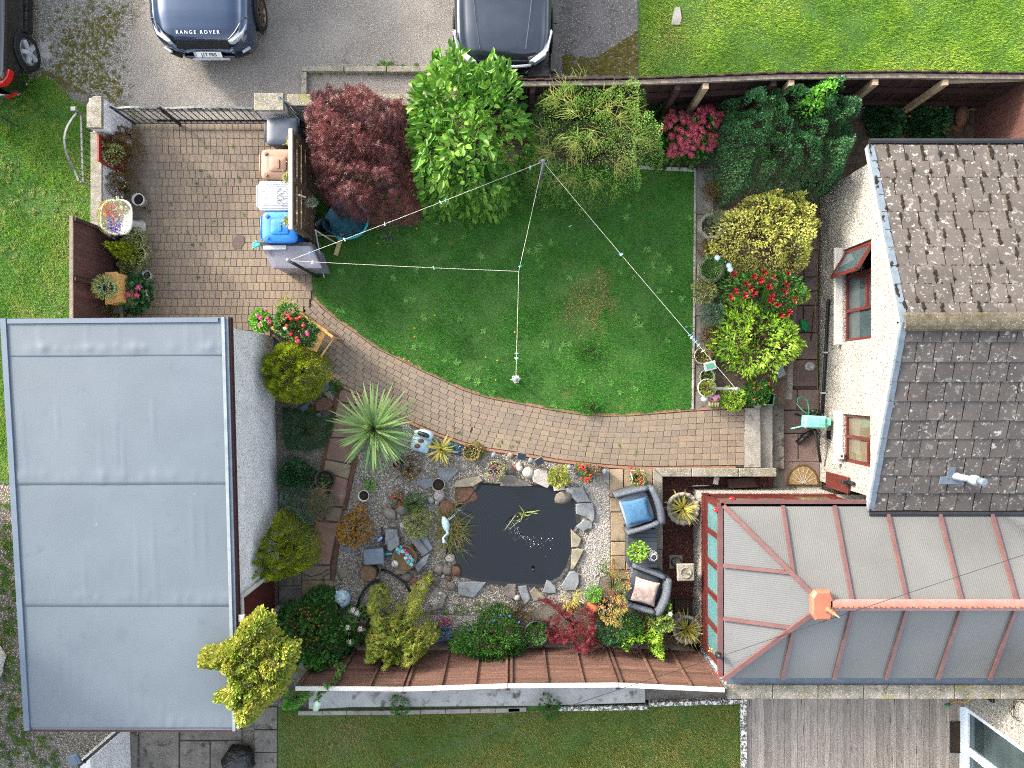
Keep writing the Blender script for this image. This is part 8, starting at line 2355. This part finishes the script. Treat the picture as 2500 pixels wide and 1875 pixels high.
slab('flat stone under the flower bowl edge', 2, 1, [(1130, 1560), (1180, 1530), (1280, 1560), (1210, 1600), (1150, 1598)], 'slate_buff', .06, .1)
slab('buff stone beside the grave lantern under the conifer', 2, 1, [(560, 130), (620, 110), (645, 190), (630, 210), (590, 170)], 'slate_buff', .02)
slab('big pink brown boulder slab below the round conifer', 2, 1, [(500, 200), (560, 165), (605, 175), (640, 225), (600, 270), (500, 275)], 'rock_brown', .12, .15)
slab('mossy flat stone below the round conifer', 2, 1, [(420, 235), (500, 240), (505, 300), (430, 305)], 'moss', .04)
def cobble(label, r_, c_, x, y, rad, mat='rock', sq=(1, .85, .6), group=None, z=-.03, sd=0):
 p = q(r_, c_, x, y, .04)
 g_ = random.Random(sd * 7 + int(x))
 mb_ = MB().ball((p.x, p.y, z + rad * sq[2] * .75), rad, sq, 10, .09, g_.uniform(0, 3), g_)
 return mb_.build('cobble', MAT[mat], None, True, label=label, cat='cobble', group=group)
GP = 'cobbles piled at the pond corner below the reeds'
for x, y, rd, m_ in ((1240, 115, .11, 'rock'), (1290, 150, .09, 'rock_brown'), (1375, 175, .12, 'rock_pale'), (1375, 95, .085, 'rock'), (1430, 85, .075, 'rock'), (1500, 60, .11, 'rock'), (1562, 60, .11, 'rock'), (1640, 68, .11, 'rock_brown'), (1580, 125, .06, 'rock_brown'), (1470, 150, .09, 'rock'), (1600, 190, .10, 'rock'), (1330, 60, .07, 'rock'), (1410, 140, .06, 'rock'), (1530, 110, .05, 'rock_pale')):
 cobble('rounded cobble in the pile at the pond corner below the reeds', 3, 1, x, y, rd, m_, group=GP, sd=y)
for x, y, rd, m_ in ((1495, 1558, .11, 'rock'), (1590, 1470, .10, 'rock_pale'), (1615, 1510, .06, 'rock'), (1545, 1500, .05, 'rock')):
 cobble('rounded cobble in the pile at the pond corner below the reeds', 2, 1, x, y, rd, m_, group=GP, sd=y)
GR = 'rocks of the rockery left of the pond'
for x, y, rd, m_ in ((1210, 1075, .15, 'rock'), (1095, 1110, .15, 'rock'), (1500, 960, .14, 'rock_pale'), (1560, 1065, .18, 'rock_brown'), (1130, 1205, .08, 'rock'), (1205, 1205, .08, 'rock_pale'), (1170, 1130, .05, 'rock_pale'), (1275, 1390, .09, 'rock_brown'), (1095, 1055, .06, 'rock'), (1140, 1060, .05, 'rock'), (1420, 915, .05, 'rock'), (1230, 940, .04, 'rock_pale')):
 cobble('weathered rock in the rockery left of the pond', 2, 1, x, y, rd, m_, (1, .8, .5), GR, sd=y)
cobble('pale blue round cobble in the rockery beside the pond corner', 2, 1, 1430, 1002, .08, 'slate'); cobble('cream cobble in the rockery beside the pond corner', 2, 1, 1485, 1018, .06, 'rock_pale')
cobble('white rough rock at the head of the pond', 2, 2, 165, 780, .13, 'rock_pale', (1, .9, .6)); cobble('rounded rock standing in the top right pond corner', 2, 2, 450, 980, .19, 'rock', (1, .7, .35))
cobble('smooth white pebble below the pond foot', 3, 2, 70, 285, .07, 'ceramic'); cobble('smooth cream pebble below the pond between slates', 3, 1, 2130, 285, .07, 'ceramic')
GE = 'edge stones along the path by the pond head'
for r_, c_, x, y, rd, m_ in ((2, 1, 2070, 740, .10, 'rock'), (2, 1, 2145, 720, .07, 'rock_pale'), (2, 1, 2080, 640, .07, 'rock'), (2, 2, 15, 760, .09, 'rock'), (2, 2, 95, 740, .08, 'rock_pale'), (2, 2, 85, 715, .06, 'rock')):
 cobble('grey edge stone along the gravel by the path above the pond', r_, c_, x, y, rd, m_, group=GE)
cobble('peach coloured pebble by the path beside the flower pot', 2, 1, 2110, 735, .06, 'terracotta_plastic'); cobble('peach coloured ball beside the rusty succulents', 2, 1, 1850, 590, .07, 'terracotta_plastic'); cobble('peach coloured pebble left of the white rock', 2, 2, 55, 735, .06, 'terracotta_plastic')
cobble('mossy boulder in the shaded bed below the north fence', 0, 3, 1650, 940, .25, 'rock_brown', (1, .55, .5)); cobble('pale stone at the caddy by the steps', 2, 2, 2020, 215, .12, 'rock_pale'); cobble('flat brown stone in the shaded bed below the boulder', 0, 3, 1620, 1040, .16, 'rock_brown', (1, .4, .3))
cobble('stone slab at the tiled roof corner in the shaded bed', 0, 3, 1190, 1120, .2, 'rock_brown', (1, .5, .2))
HOLES = [PW]
GA = qs(2, 1, [(830, 640), (1000, 560), (1300, 420), (1600, 520), (1900, 600), (2150, 650)]) + qs(2, 2, [(300, 690), (820, 740), (830, 1560), (600, 1640)]) + qs(3, 2, [(430, 240), (100, 440)]) + qs(3, 1, [(1800, 420), (1300, 390), (830, 520), (650, 380), (650, 0)]) + qs(2, 1, [(640, 1480), (740, 1060)])
pebbles('garden_gravel', GA, 30000, .007, .019, MAT['gravel_fine'], 'mixed grey brown gravel around the pond', -.03, HOLES, 51)
GBp = qs(2, 2, [(480, 740), (820, 745), (835, 1600), (700, 1640)]) + qs(3, 2, [(760, 60), (700, 330), (400, 330), (200, 330), (400, 240), (580, 200), (610, 60)]) + qs(2, 2, [(590, 1540), (620, 1380), (690, 1230), (710, 1100), (660, 960), (600, 880), (480, 850)])
pebbles('pale_pebbles', GBp, 12000, .010, .024, MAT['gravel_pale'], 'pale rounded pebbles between the pond and the patio', -.03, HOLES, 52, flat=.8)
pebbles('cream_gravel', qs(3, 1, [(1280, 440), (1480, 420), (1640, 430), (1850, 430), (1830, 520), (1640, 620), (1480, 640), (1400, 580), (1300, 520)]), 5500, .007, .014, MAT['gravel_pale'], 'cream gravel around the lobelia below the pond', -.018, (), 53)
pebbles('border_gravel', qs(2, 1, [(240, 580), (420, 600), (560, 560), (600, 500), (540, 760), (480, 790), (380, 700)]), 2600, .007, .014, MAT['gravel_pale'], 'cream gravel beside the flagged path below the creeping mat', -.03, (), 54)
pebbles('white_gravel', qs(2, 1, [(590, 0), (640, 60), (650, 180), (620, 280), (590, 240), (620, 130)]) , 900, .010, .022, MAT['gravel_pale'], 'white gravel between conifer and flagged path', -.03, (), 55)
mk('glass_stone', None, ramp=['1a2430', '2c4a66', '141a22', '3f6a86', '22303c'], rough=.15)
pebbles('glass_stones', qs(2, 1, [(1570, 490), (1640, 520), (1700, 540), (1690, 640), (1600, 620), (1560, 560)]), 420, .014, .030, MAT['glass_stone'], 'dark blue glass stones at the path edge beside the small cordyline', -.025, (), 56)
pebbles('white_stones', qs(2, 1, [(1190, 350), (1270, 350), (1280, 520), (1210, 500)]), 260, .014, .028, MAT['gravel_pale'], 'white stones beside the pale blue ornament', -.03, (), 57)
rosettes('gravel_weeds', qs(3, 1, [(1500, 330), (2100, 300), (2150, 420), (1800, 430), (1400, 400)]), 34, MAT['weed'], 'small weeds in the gravel below the pond', 35, (.02, .07), 16, -.02)
rosettes('paver_weeds', pxs([(360, 330), (620, 330), (680, 640), (420, 780), (340, 600)]), 22, MAT['weed'], 'small weeds in the driveway block joints', 36, (.02, .06), 14, 0)
rosettes('path_weeds', pxs([(1000, 1000), (1240, 1060), (1700, 1100), (1700, 1130), (1240, 1100), (1000, 1030)]), 14, MAT['weed'], 'small weeds in the path block joints', 37, (.02, .05), 12, 0)
he = thing('heron_ornament', 'pale blue heron ornament standing in the reeds by the pond', 'ornament', q(2, 1, 1570, 1200, 0))
hb = q(2, 1, 1552, 1195, .55)
def hq(x, y, z): return q(2, 1, x, y, z)
soft(MB().tube([hq(1528, 1128, .50), hq(1540, 1150, .53), hq(1552, 1185, .56), hq(1560, 1225, .57), hq(1566, 1255, .60)], [.012, .05, .085, .07, .035], 10).build('body', MAT['pale_blue'], he, True), 1)
MB().tube([hq(1566, 1250, .60), hq(1568, 1275, .68), hq(1548, 1290, .76), hq(1532, 1308, .84), hq(1536, 1330, .90)], [.032, .026, .022, .020, .018], 8).build('neck', MAT['pale_blue'], he, True)
MB().ball(hq(1540, 1334, .91), .03, (1, 1.2, 1), 10).tube([hq(1545, 1338, .91), hq(1565, 1352, .89)], [.014, .003], 6).build('head', MAT['pale_blue'], he, True)
for dx in (0, 14):
 MB().tube([hq(1566 + dx, 1160, .52), hq(1600 + dx, 1135, .28), hq(1640 + dx, 1090, -.01)], .008, 5).build('leg', MAT['pale_blue'], he, True)
 MB().tube([hq(1640 + dx, 1090, -.01), hq(1668 + dx, 1083, -.01)], .007, 5).tube([hq(1640 + dx, 1090, -.01), hq(1660 + dx, 1072, -.01)], .007, 5).build('foot', MAT['pale_blue'], he, True)
lo2 = thing('stone_pillow_ornament', 'pale blue lumpy stone ornament with two hollows at the path edge', 'ornament', q(2, 1, 1350, 540))
pc_ = q(2, 1, 1350, 540, .15)
soft(MB().box((pc_.x, pc_.y, .08), (.40, .36, .22), rz=-.3, bev=.06).build('block', MAT['pale_blue'], lo2, True), 1)
for x, y in ((1325, 560), (1352, 520)):
 p = q(2, 1, x, y, .19)
 MB().ball((p.x, p.y, .175), .06, (1.1, .8, .35), 12).build('hollow', MAT['rock_brown'], lo2, True)
bt_ = thing('boot_planter', 'black and pale blue boot shaped planter behind the lumpy stone', 'planter', q(2, 1, 1385, 470))
p = q(2, 1, 1385, 470, .2)
soft(MB().tube([q(2, 1, 1300, 450, .10), q(2, 1, 1360, 455, .14), q(2, 1, 1430, 480, .18), q(2, 1, 1450, 500, .16)], [.06, .10, .11, .06], 10).build('shell', MAT['pale_blue'], bt_, True), 1)
soft(MB().tube([q(2, 1, 1320, 452, .21), q(2, 1, 1370, 462, .24), q(2, 1, 1425, 488, .26)], [.04, .055, .045], 10).build('opening', MAT['black_plastic'], bt_, True), 1)
pot('large black tub of dark soil beside the flagged path', 2, 1, 580, 833, .20, .30, 'black_plastic', fol='l_mid', spread=.5, fh=.05, nleaf=50, L=.05, W=.02, seed=21)
pot('small white rimmed pot on the triangular slate', 2, 1, 893, 960, .11, .22, 'ceramic', seed=22)
pot('grey ribbed bucket pot on the slates above the pond', 2, 1, 1497, 872, .13, .26, 'stone_pot', seed=23)
pot('tiny brown pot beside the yellow flowered sedum', 2, 1, 1150, 710, .075, .12, 'pink_pot', seed=24)
pot('tiny blue pot beside the brown pot', 2, 1, 1192, 700, .05, .10, 'cobalt', seed=25)
pot('stone pot of pink and purple flowers at the pond head', 2, 1, 1958, 750, .17, .22, 'stone_pot', fol='l_variegated', spread=1.15, fh=.15, nleaf=420, L=.035, W=.018, seed=26, flowers=[('petal_pink', 10, .024, 18), ('petal_purple', 34, .018, 10)])
pot('long pink trough of rusty succulents at the path edge', 2, 1, 1760, 610, .16, .14, 'pink_pot', fol='l_rose', spread=1.1, fh=.08, nleaf=300, L=.035, W=.02, seed=27)
pot('large round black tub with green shoots beside the crimson acer', 3, 2, 235, 560, .25, .30, 'black_plastic', fol='l_mid', spread=.85, fh=.15, nleaf=600, L=.05, W=.012, seed=28)
pot('glazed cobalt blue pot beside the terracotta pot', 3, 2, 775, 325, .14, .25, 'cobalt', seed=29)
tp_ = thing('fallen_pot', 'terracotta pot tipped over beside the green topiary', 'plant pot', q(3, 2, 685, 348))
MB().tube([q(3, 2, 640, 330, .09), q(3, 2, 700, 360, .09), q(3, 2, 722, 368, .09), q(3, 2, 728, 371, .09)], [.075, .10, .11, .095], 16).build('pot', MAT['terracotta'], tp_, True)
pu = thing('filter_box', 'dark grey pond filter box beside the rockery', 'box', q(2, 1, 975, 1455))
pbx = q(2, 1, 972, 1455, .3)
MB().box((pbx.x, pbx.y, .14), (.34, .26, .34), rz=.06).build('body', MAT['grey_plastic'], pu)
MB().box((pbx.x, pbx.y, .325), (.39, .30, .045), rz=.06, bev=.015).build('lid', MAT['lead'], pu)
MB().tube([q(2, 1, 1050, 1440, .2), q(2, 1, 1120, 1432, .2)], .022, 8).build('outlet', MAT['teal_rim'], pu, True)
stp = thing('log_stool', 'round sawn log section below the pond filter', 'log', q(2, 1, 925, 1590))
lg = q(2, 1, 925, 1590, .2)
MB().lathe((lg.x, lg.y, -.03), [(.17, 0), (.175, .1), (.17, .24), (.165, .25)], 18).build('bark', MAT['bark'], stp, True)
mk('cut_wood', '6b5340', '55412f', s=14, rough=.9, bump=.3, bs=40)
MB().lathe((lg.x, lg.y, .222), [(.155, 0), (.01, .006)], 18, cap=False).build('cut_face', MAT['cut_wood'], stp)
for i, (pts, lb) in enumerate(((qs(3, 1, [(1030, 50), (1090, 72), (1150, 105), (1230, 165), (1268, 240)], .02), 'black ribbed pond hose running below the filter to the yellow acer'), (qs(3, 1, [(835, 360), (855, 280), (900, 205), (960, 155), (1015, 140), (1045, 170), (1045, 210), (1030, 255)], .03), 'looped black ribbed hose behind the yellow acer'))):
 MB().tube(pts, .022, 8).build('pond_hose', MAT['black_plastic'], None, True, label=lb, cat='hose', group='black pond hoses')
MB().tube([q(2, 1, 1035, 1215, .05), q(2, 1, 1045, 1300, .05), q(2, 1, 1050, 1400, .2)], .018, 6).build('filter_pipe', MAT['black_plastic'], None, True, label='black pipe rising to the pond filter box', cat='pipe')
MB().tube(qs(2, 1, [(390, 1590), (460, 1620), (540, 1600), (600, 1560), (660, 1560), (690, 1620)], .02) + qs(3, 1, [(700, 160), (640, 200), (570, 170), (560, 110), (610, 80)], .02), .006, 5).build('power_cable', MAT['black_plastic'], label='thin black cable looping over the flagged path end', cat='cable')
fb_ = thing('flower_bowl', 'wicker bowl with teal and pink artificial flowers on the rockery', 'planter', q(2, 1, 1210, 1470))
fbc = q(2, 1, 1215, 1475, .25)
mk('wicker', '6f5a40', '5a4832', s=20, rough=.9, bump=.5, bs=60)
MB().lathe((fbc.x, fbc.y, .05), [(.18, 0), (.235, .13), (.245, .15), (.22, .15), (.19, .10), (.02, .09)], 22, sx=1, sy=1.0).build('bowl', MAT['wicker'], fb_, True)
mkl('petal_teal', '2a8a94', '4ab0b8', 'a8d0d4', 'd8dcdc')
heads('teal_flowers', [q(2, 1, x, y, .27) for x, y in ((1165, 1400), (1190, 1385), (1205, 1415), (1240, 1440), (1265, 1465), (1285, 1490), (1250, 1500), (1230, 1470), (1275, 1520), (1175, 1420))], .045, MAT['petal_teal'], fb_, 26, .035)
heads('pink_flowers', [q(2, 1, x, y, .28) for x, y in ((1225, 1405), (1240, 1425), (1255, 1475))], .03, MAT['petal_pink'], fb_, 22, .026)
MB().tube([q(2, 1, 1130, 1430, .25), q(2, 1, 1120, 1480, .42), q(2, 1, 1150, 1545, .42), q(2, 1, 1200, 1565, .25)], .008, 5).build('handle', MAT['wicker'], fb_)
p = q(2, 1, 1142, 1515, .2)
MB().ball((p.x, p.y, .2), .075, (1, .95, .8), 12).build('white_ball', MAT['ceramic'], None, True, label='white ball on the rim of the artificial flower bowl', cat='ball')
p = q(2, 1, 1020, 1320, .15)
bo = thing('blue_bird_ornament', 'tiny bright blue bird ornament beside the orange azalea', 'ornament', (p.x, p.y, -.03))
mk('bright_blue', '2a4fb8', '8aa4d0', s=30, rough=.4)
MB().tube([p + Vector((-.06, -.05, 0)), p + Vector((-.02, -.01, .01)), p + Vector((.03, .04, .02)), p + Vector((.05, .06, .03))], [.008, .028, .026, .012], 8).build('body', MAT['bright_blue'], bo, True)
MB().cyl((p.x, p.y, -.03), (p.x, p.y, p.z), .006, n=5).build('stake', MAT['steel'], bo)
fg = thing('face_globe', 'blue grey laughing face globe ornament on the gravel', 'ornament', q(3, 1, 712, 290))
c = q(3, 1, 712, 290, .15); c.z = .13
MB().ball(c, .17, (1, 1.05, .95), 18).build('globe', MAT['pale_blue'], fg, True)
for dx in (-.035, .055):
 MB().ball(c + Vector((dx, .03, .15)), .035, (1.2, .8, .5), 10).build('eye', MAT['ceramic'], fg, True)
MB().box(c + Vector((-.03, -.10, .125)), (.06, .085, .02), rz=.4, rx=.5).build('solar_cell', MAT['car_glass'], fg)
MB().tube([c + Vector((-.09, -.02, .135)), c + Vector((-.03, -.055, .158)), c + Vector((.06, -.03, .150)), c + Vector((.10, .02, .128))], .012, 6).build('mouth', MAT['grey_plastic'], fg, True)
for s_ in (-1, 1):
 MB().tube([c + Vector((s_ * .08, .12, .08)), c + Vector((s_ * .09, .18, .08))], [.03, .012], 7).build('ear', MAT['pale_blue'], fg, True)
lt_ = thing('relief_plaque', 'pale stone plaque with carved flower relief and white lamp on the gravel', 'ornament', q(3, 1, 1485, 285))
pq_ = qs(3, 1, [(1480, 192), (1562, 262), (1525, 360), (1450, 380), (1408, 280)], .03)
MB().prism(pq_, -.03, .05, bev=.012).build('plaque', MAT['stone_pot'], lt_)
c = q(3, 1, 1468, 310, .06)
mb = MB()
for k in range(18):
 a = k * 2.4; rr_ = .018 + .0052 * k
 mb.ball((c.x + rr_ * math.cos(a), c.y + rr_ * math.sin(a), .058 + .02 * (1 - k / 18)), .030, (1.1, .7, .5), 8, 0, a)
mb.build('relief', MAT['rock_pale'], lt_, True)
c = q(3, 1, 1508, 247, .08)
MB().lathe((c.x, c.y, .05), [(.034, 0), (.034, .03), (.01, .035)], 14).build('lamp', MAT['ceramic'], lt_, True)
for x, y, rd, h_, lb in ((385, 240, .095, .35, 'grey conical lantern below the round golden conifer'), (255, 712, .10, .3, 'dark hexagonal lantern at the garage wall foot')):
 p = q(2, 1, x, y, h_ * .8)
 t = thing('garden_lantern', lb, 'lantern', (p.x, p.y, -.03), 'garden lanterns by the garage wall')
 MB().lathe((p.x, p.y, -.03), [(rd * .8, 0), (rd * .8, .04), (rd * .55, .06), (rd * .6, h_ * .6)], 6).build('body', MAT['grey_plastic'], t)
 MB().lathe((p.x, p.y, h_ * .55), [(rd * 1.15, 0), (rd * .5, .08), (rd * .15, .13), (.01, .15)], 6).build('roof', MAT['bin_slate'], t)
p = q(2, 1, 530, 312, .0)
MB().ball((p.x, p.y, .05), .055, (1, 1, .8), 12).build('glass_float', MAT['felt_blue'], None, True, label='lilac glass ball below the mossy flat stone', cat='ball')
tb_ = thing('leaning_slate', 'grey slate plaque with green edge leaning at the conifer foot', 'plaque', q(2, 1, 565, 85))
sp4 = [q(2, 1, 512, 85, .28), q(2, 1, 600, 42, .30), q(2, 1, 620, 90, .05), q(2, 1, 545, 135, .04)]
nrm_ = (sp4[1] - sp4[0]).cross(sp4[3] - sp4[0]).normalized() * .02
MB().add([p + nrm_ for p in sp4] + [p - nrm_ for p in sp4], [(0, 1, 2, 3), (7, 6, 5, 4), (0, 4, 5, 1), (1, 5, 6, 2), (2, 6, 7, 3), (3, 7, 4, 0)]).build('plaque', MAT['lead'], tb_)
MB().bar(sp4[3], sp4[2], .02, .02).build('edge_strip', MAT['hose_green'], tb_)
# ==== odds and ends
bb = MB().lathe(q(3, 0, 1950, 1580, .0), [(.22, 0), (.30, .10), (.28, .25), (.18, .36), (.06, .42), (.02, .44)], 18, sx=1.0, sy=1.15)
bb.v = [(x + .035 * math.sin(21 * y + 9 * z), y + .035 * math.sin(17 * x + 11 * z), z + .02 * math.sin(25 * x)) for x, y, z in bb.v]
mk('bin_bag', '121215', '1a1a1e', s=9, rough=.25, spec=.5, bump=.9, bs=14, dist=.05)
bb.build('bin_bag', MAT['bin_bag'], None, True, label='shiny black bin bag on the concrete yard by the garage', cat='bag')
mk('white_sack', 'b9b9b4', 'a5a5a0', s=9, rough=.6, bump=.6, bs=14, dist=.04)
ws = MB().lathe(q(3, 0, -30, 770, .0), [(.22, 0), (.30, .12), (.26, .3), (.12, .38), (.02, .4)], 16, sx=.85, sy=1.35)
ws.v = [(x + .02 * math.sin(15 * y), y, z + .02 * math.sin(19 * y + 7 * x)) for x, y, z in ws.v]
ws.build('white_sack', MAT['white_sack'], None, True, label='white sack in the weeds left of the garage', cat='sack')
pb_ = thing('plastic_bottle', 'clear plastic bottle hung on the south fence by a vine', 'bottle', q(3, 1, 515, 1140, .4))
a, b = q(3, 1, 525, 1085, .75), q(3, 1, 500, 1180, .45)
mk('bottle', '9fb39a', 'b5c4b5', s=6, rough=.1, spec=.7)
MB().tube([a, a.lerp(b, .15), a.lerp(b, .35), a.lerp(b, .85), b], [.02, .03, .075, .075, .06], 14).build('body', MAT['bottle'], pb_, True)
MB().tube([a + (a - b).normalized() * .04, a], .022, 10).build('neck', MAT['bottle'], pb_, True)
fv = thing('fence_vine', 'thin green vine trailing over the south fence to the bottle', 'climber', q(3, 1, 650, 900, .5))
vp = qs(3, 1, [(640, 800), (720, 850), (650, 960), (590, 1000), (545, 1050), (520, 1090)], 1.5)
zz_ = [1.0, 1.3, 1.6, 1.82, 1.5, .85]
vp = [q(3, 1, x, y, z) for (x, y), z in zip([(640, 800), (720, 850), (650, 960), (590, 1000), (545, 1050), (520, 1090)], zz_)]
MB().tube(vp, .008, 5).build('stem', MAT['weed'], fv)
P = []
for a, b in zip(vp[:-1], vp[1:]):
 for k in range(26): P.append(tuple(a.lerp(b, random.random()) + Vector((random.gauss(0, .03), random.gauss(0, .03), random.gauss(0, .02)))))
P = np.array(P); n = len(P)
leaves('leaves', P, RNG.normal(0, 1, (n, 3)) + np.array((0, 0, .3)), .055, .045, MAT['l_mid'], fv, RNG.random(n), 'leaf')
mk('cable_dark', '1a1b1d', rough=.6, c2='202123')
ins = q(3, 2, 1715, 758, 1.95)
for lb, pts in (('thin dark overhead cable crossing the conservatory roof', sag(ins, px(2560, 1335, 3.4), .02)), ('thin dark overhead cable slanting over the south lawn', sag(ins, px(880, 1900, 4.2), .05))):
 MB().tube(pts, .0045, 5).build('overhead_cable', MAT['cable_dark'], label=lb, cat='cable', group='overhead cables')
it = thing('cable_insulator', 'black cable insulator at the conservatory corner', 'insulator', (ins.x, ins.y, 1.8))
MB().lathe((ins.x, ins.y, 1.84), [(.05, 0), (.06, .04), (.03, .08), (.03, .12)], 12).build('cup', MAT['black_plastic'], it, True)
MB().tube([(ins.x, ins.y, 1.86), (CX + .05, CYS + .22, 1.7)], .012, 6).build('bracket', MAT['iron'], it)
for x, y, r_, c_, lb in ((1815, 990, 2, 2, 'small red butterfly ornament on the conservatory gutter by the house'), (1690, 1080, 2, 2, 'small red ladybird ornament at the conservatory corner'), (1712, 895, 3, 2, 'small red ladybird ornament above the lap fence corner')):
 p = q(r_, c_, x, y, 1.75)
 t = thing('insect_ornament', lb, 'ornament', (p.x, p.y, 1.7), 'red insect ornaments on the conservatory')
 MB().ball(p, .055, (1, .75, .6), 12).build('shell', MAT['lamp_red'], t, True)
 MB().ball(p + Vector((.05, -.01, .0)), .025, (1, 1, 1), 8).build('head', MAT['black_plastic'], t, True)
 for dx, dy in ((-.02, .02), (.0, -.02), (.02, .015)):
  MB().ball(p + Vector((dx, dy, .028)), .010, (1, 1, .5), 6).build('spot', MAT['black_plastic'], t, True)
p = q(3, 2, 1640, 700, 1.3)
wm = thing('wind_spinner', 'small cream wind spinner on the conservatory corner frame', 'ornament', (p.x, p.y, 1.2))
for k in range(4):
 a = k * 1.57 + .5
 MB().ball(p + Vector((.03 * math.cos(a), .03 * math.sin(a), .02)), .022, (1, .6, .4), 8, 0, a).build('petal', MAT['wood_light'], wm, True)
MB().tube([p, q(3, 2, 1680, 730, 1.3)], .006, 5).build('stick', MAT['wood_light'], wm)
mk('oil', '4a3f3c', '55463f', s=14, rough=.7)
tag(MB().prism(qs(1, 0, [(1895, 440), (1935, 405), (1975, 420), (1980, 470), (1950, 520), (1900, 530), (1880, 500)]), .0062, .0066).build('oil_stain', MAT['oil']), kind='structure')
# ==== things that share a label are told apart by their order in the row
ORD = ['first', 'second', 'third', 'fourth', 'fifth', 'sixth', 'seventh', 'eighth', 'ninth', 'tenth', 'eleventh', 'twelfth', 'thirteenth', 'fourteenth', 'fifteenth', 'sixteenth', 'seventeenth', 'eighteenth', 'nineteenth', 'twentieth']
same = {}
for o in bpy.data.objects:
 if o.parent is None and o.get('label') and o.get('group'):
  same.setdefault(o['label'], []).append(o)
for lb, os_ in same.items():
 if 1 < len(os_) <= 20:
  for k, o in enumerate(sorted(os_, key=lambda o: o.location.x)):
   o['label'] = lb + ', ' + ORD[k] + ' from left'
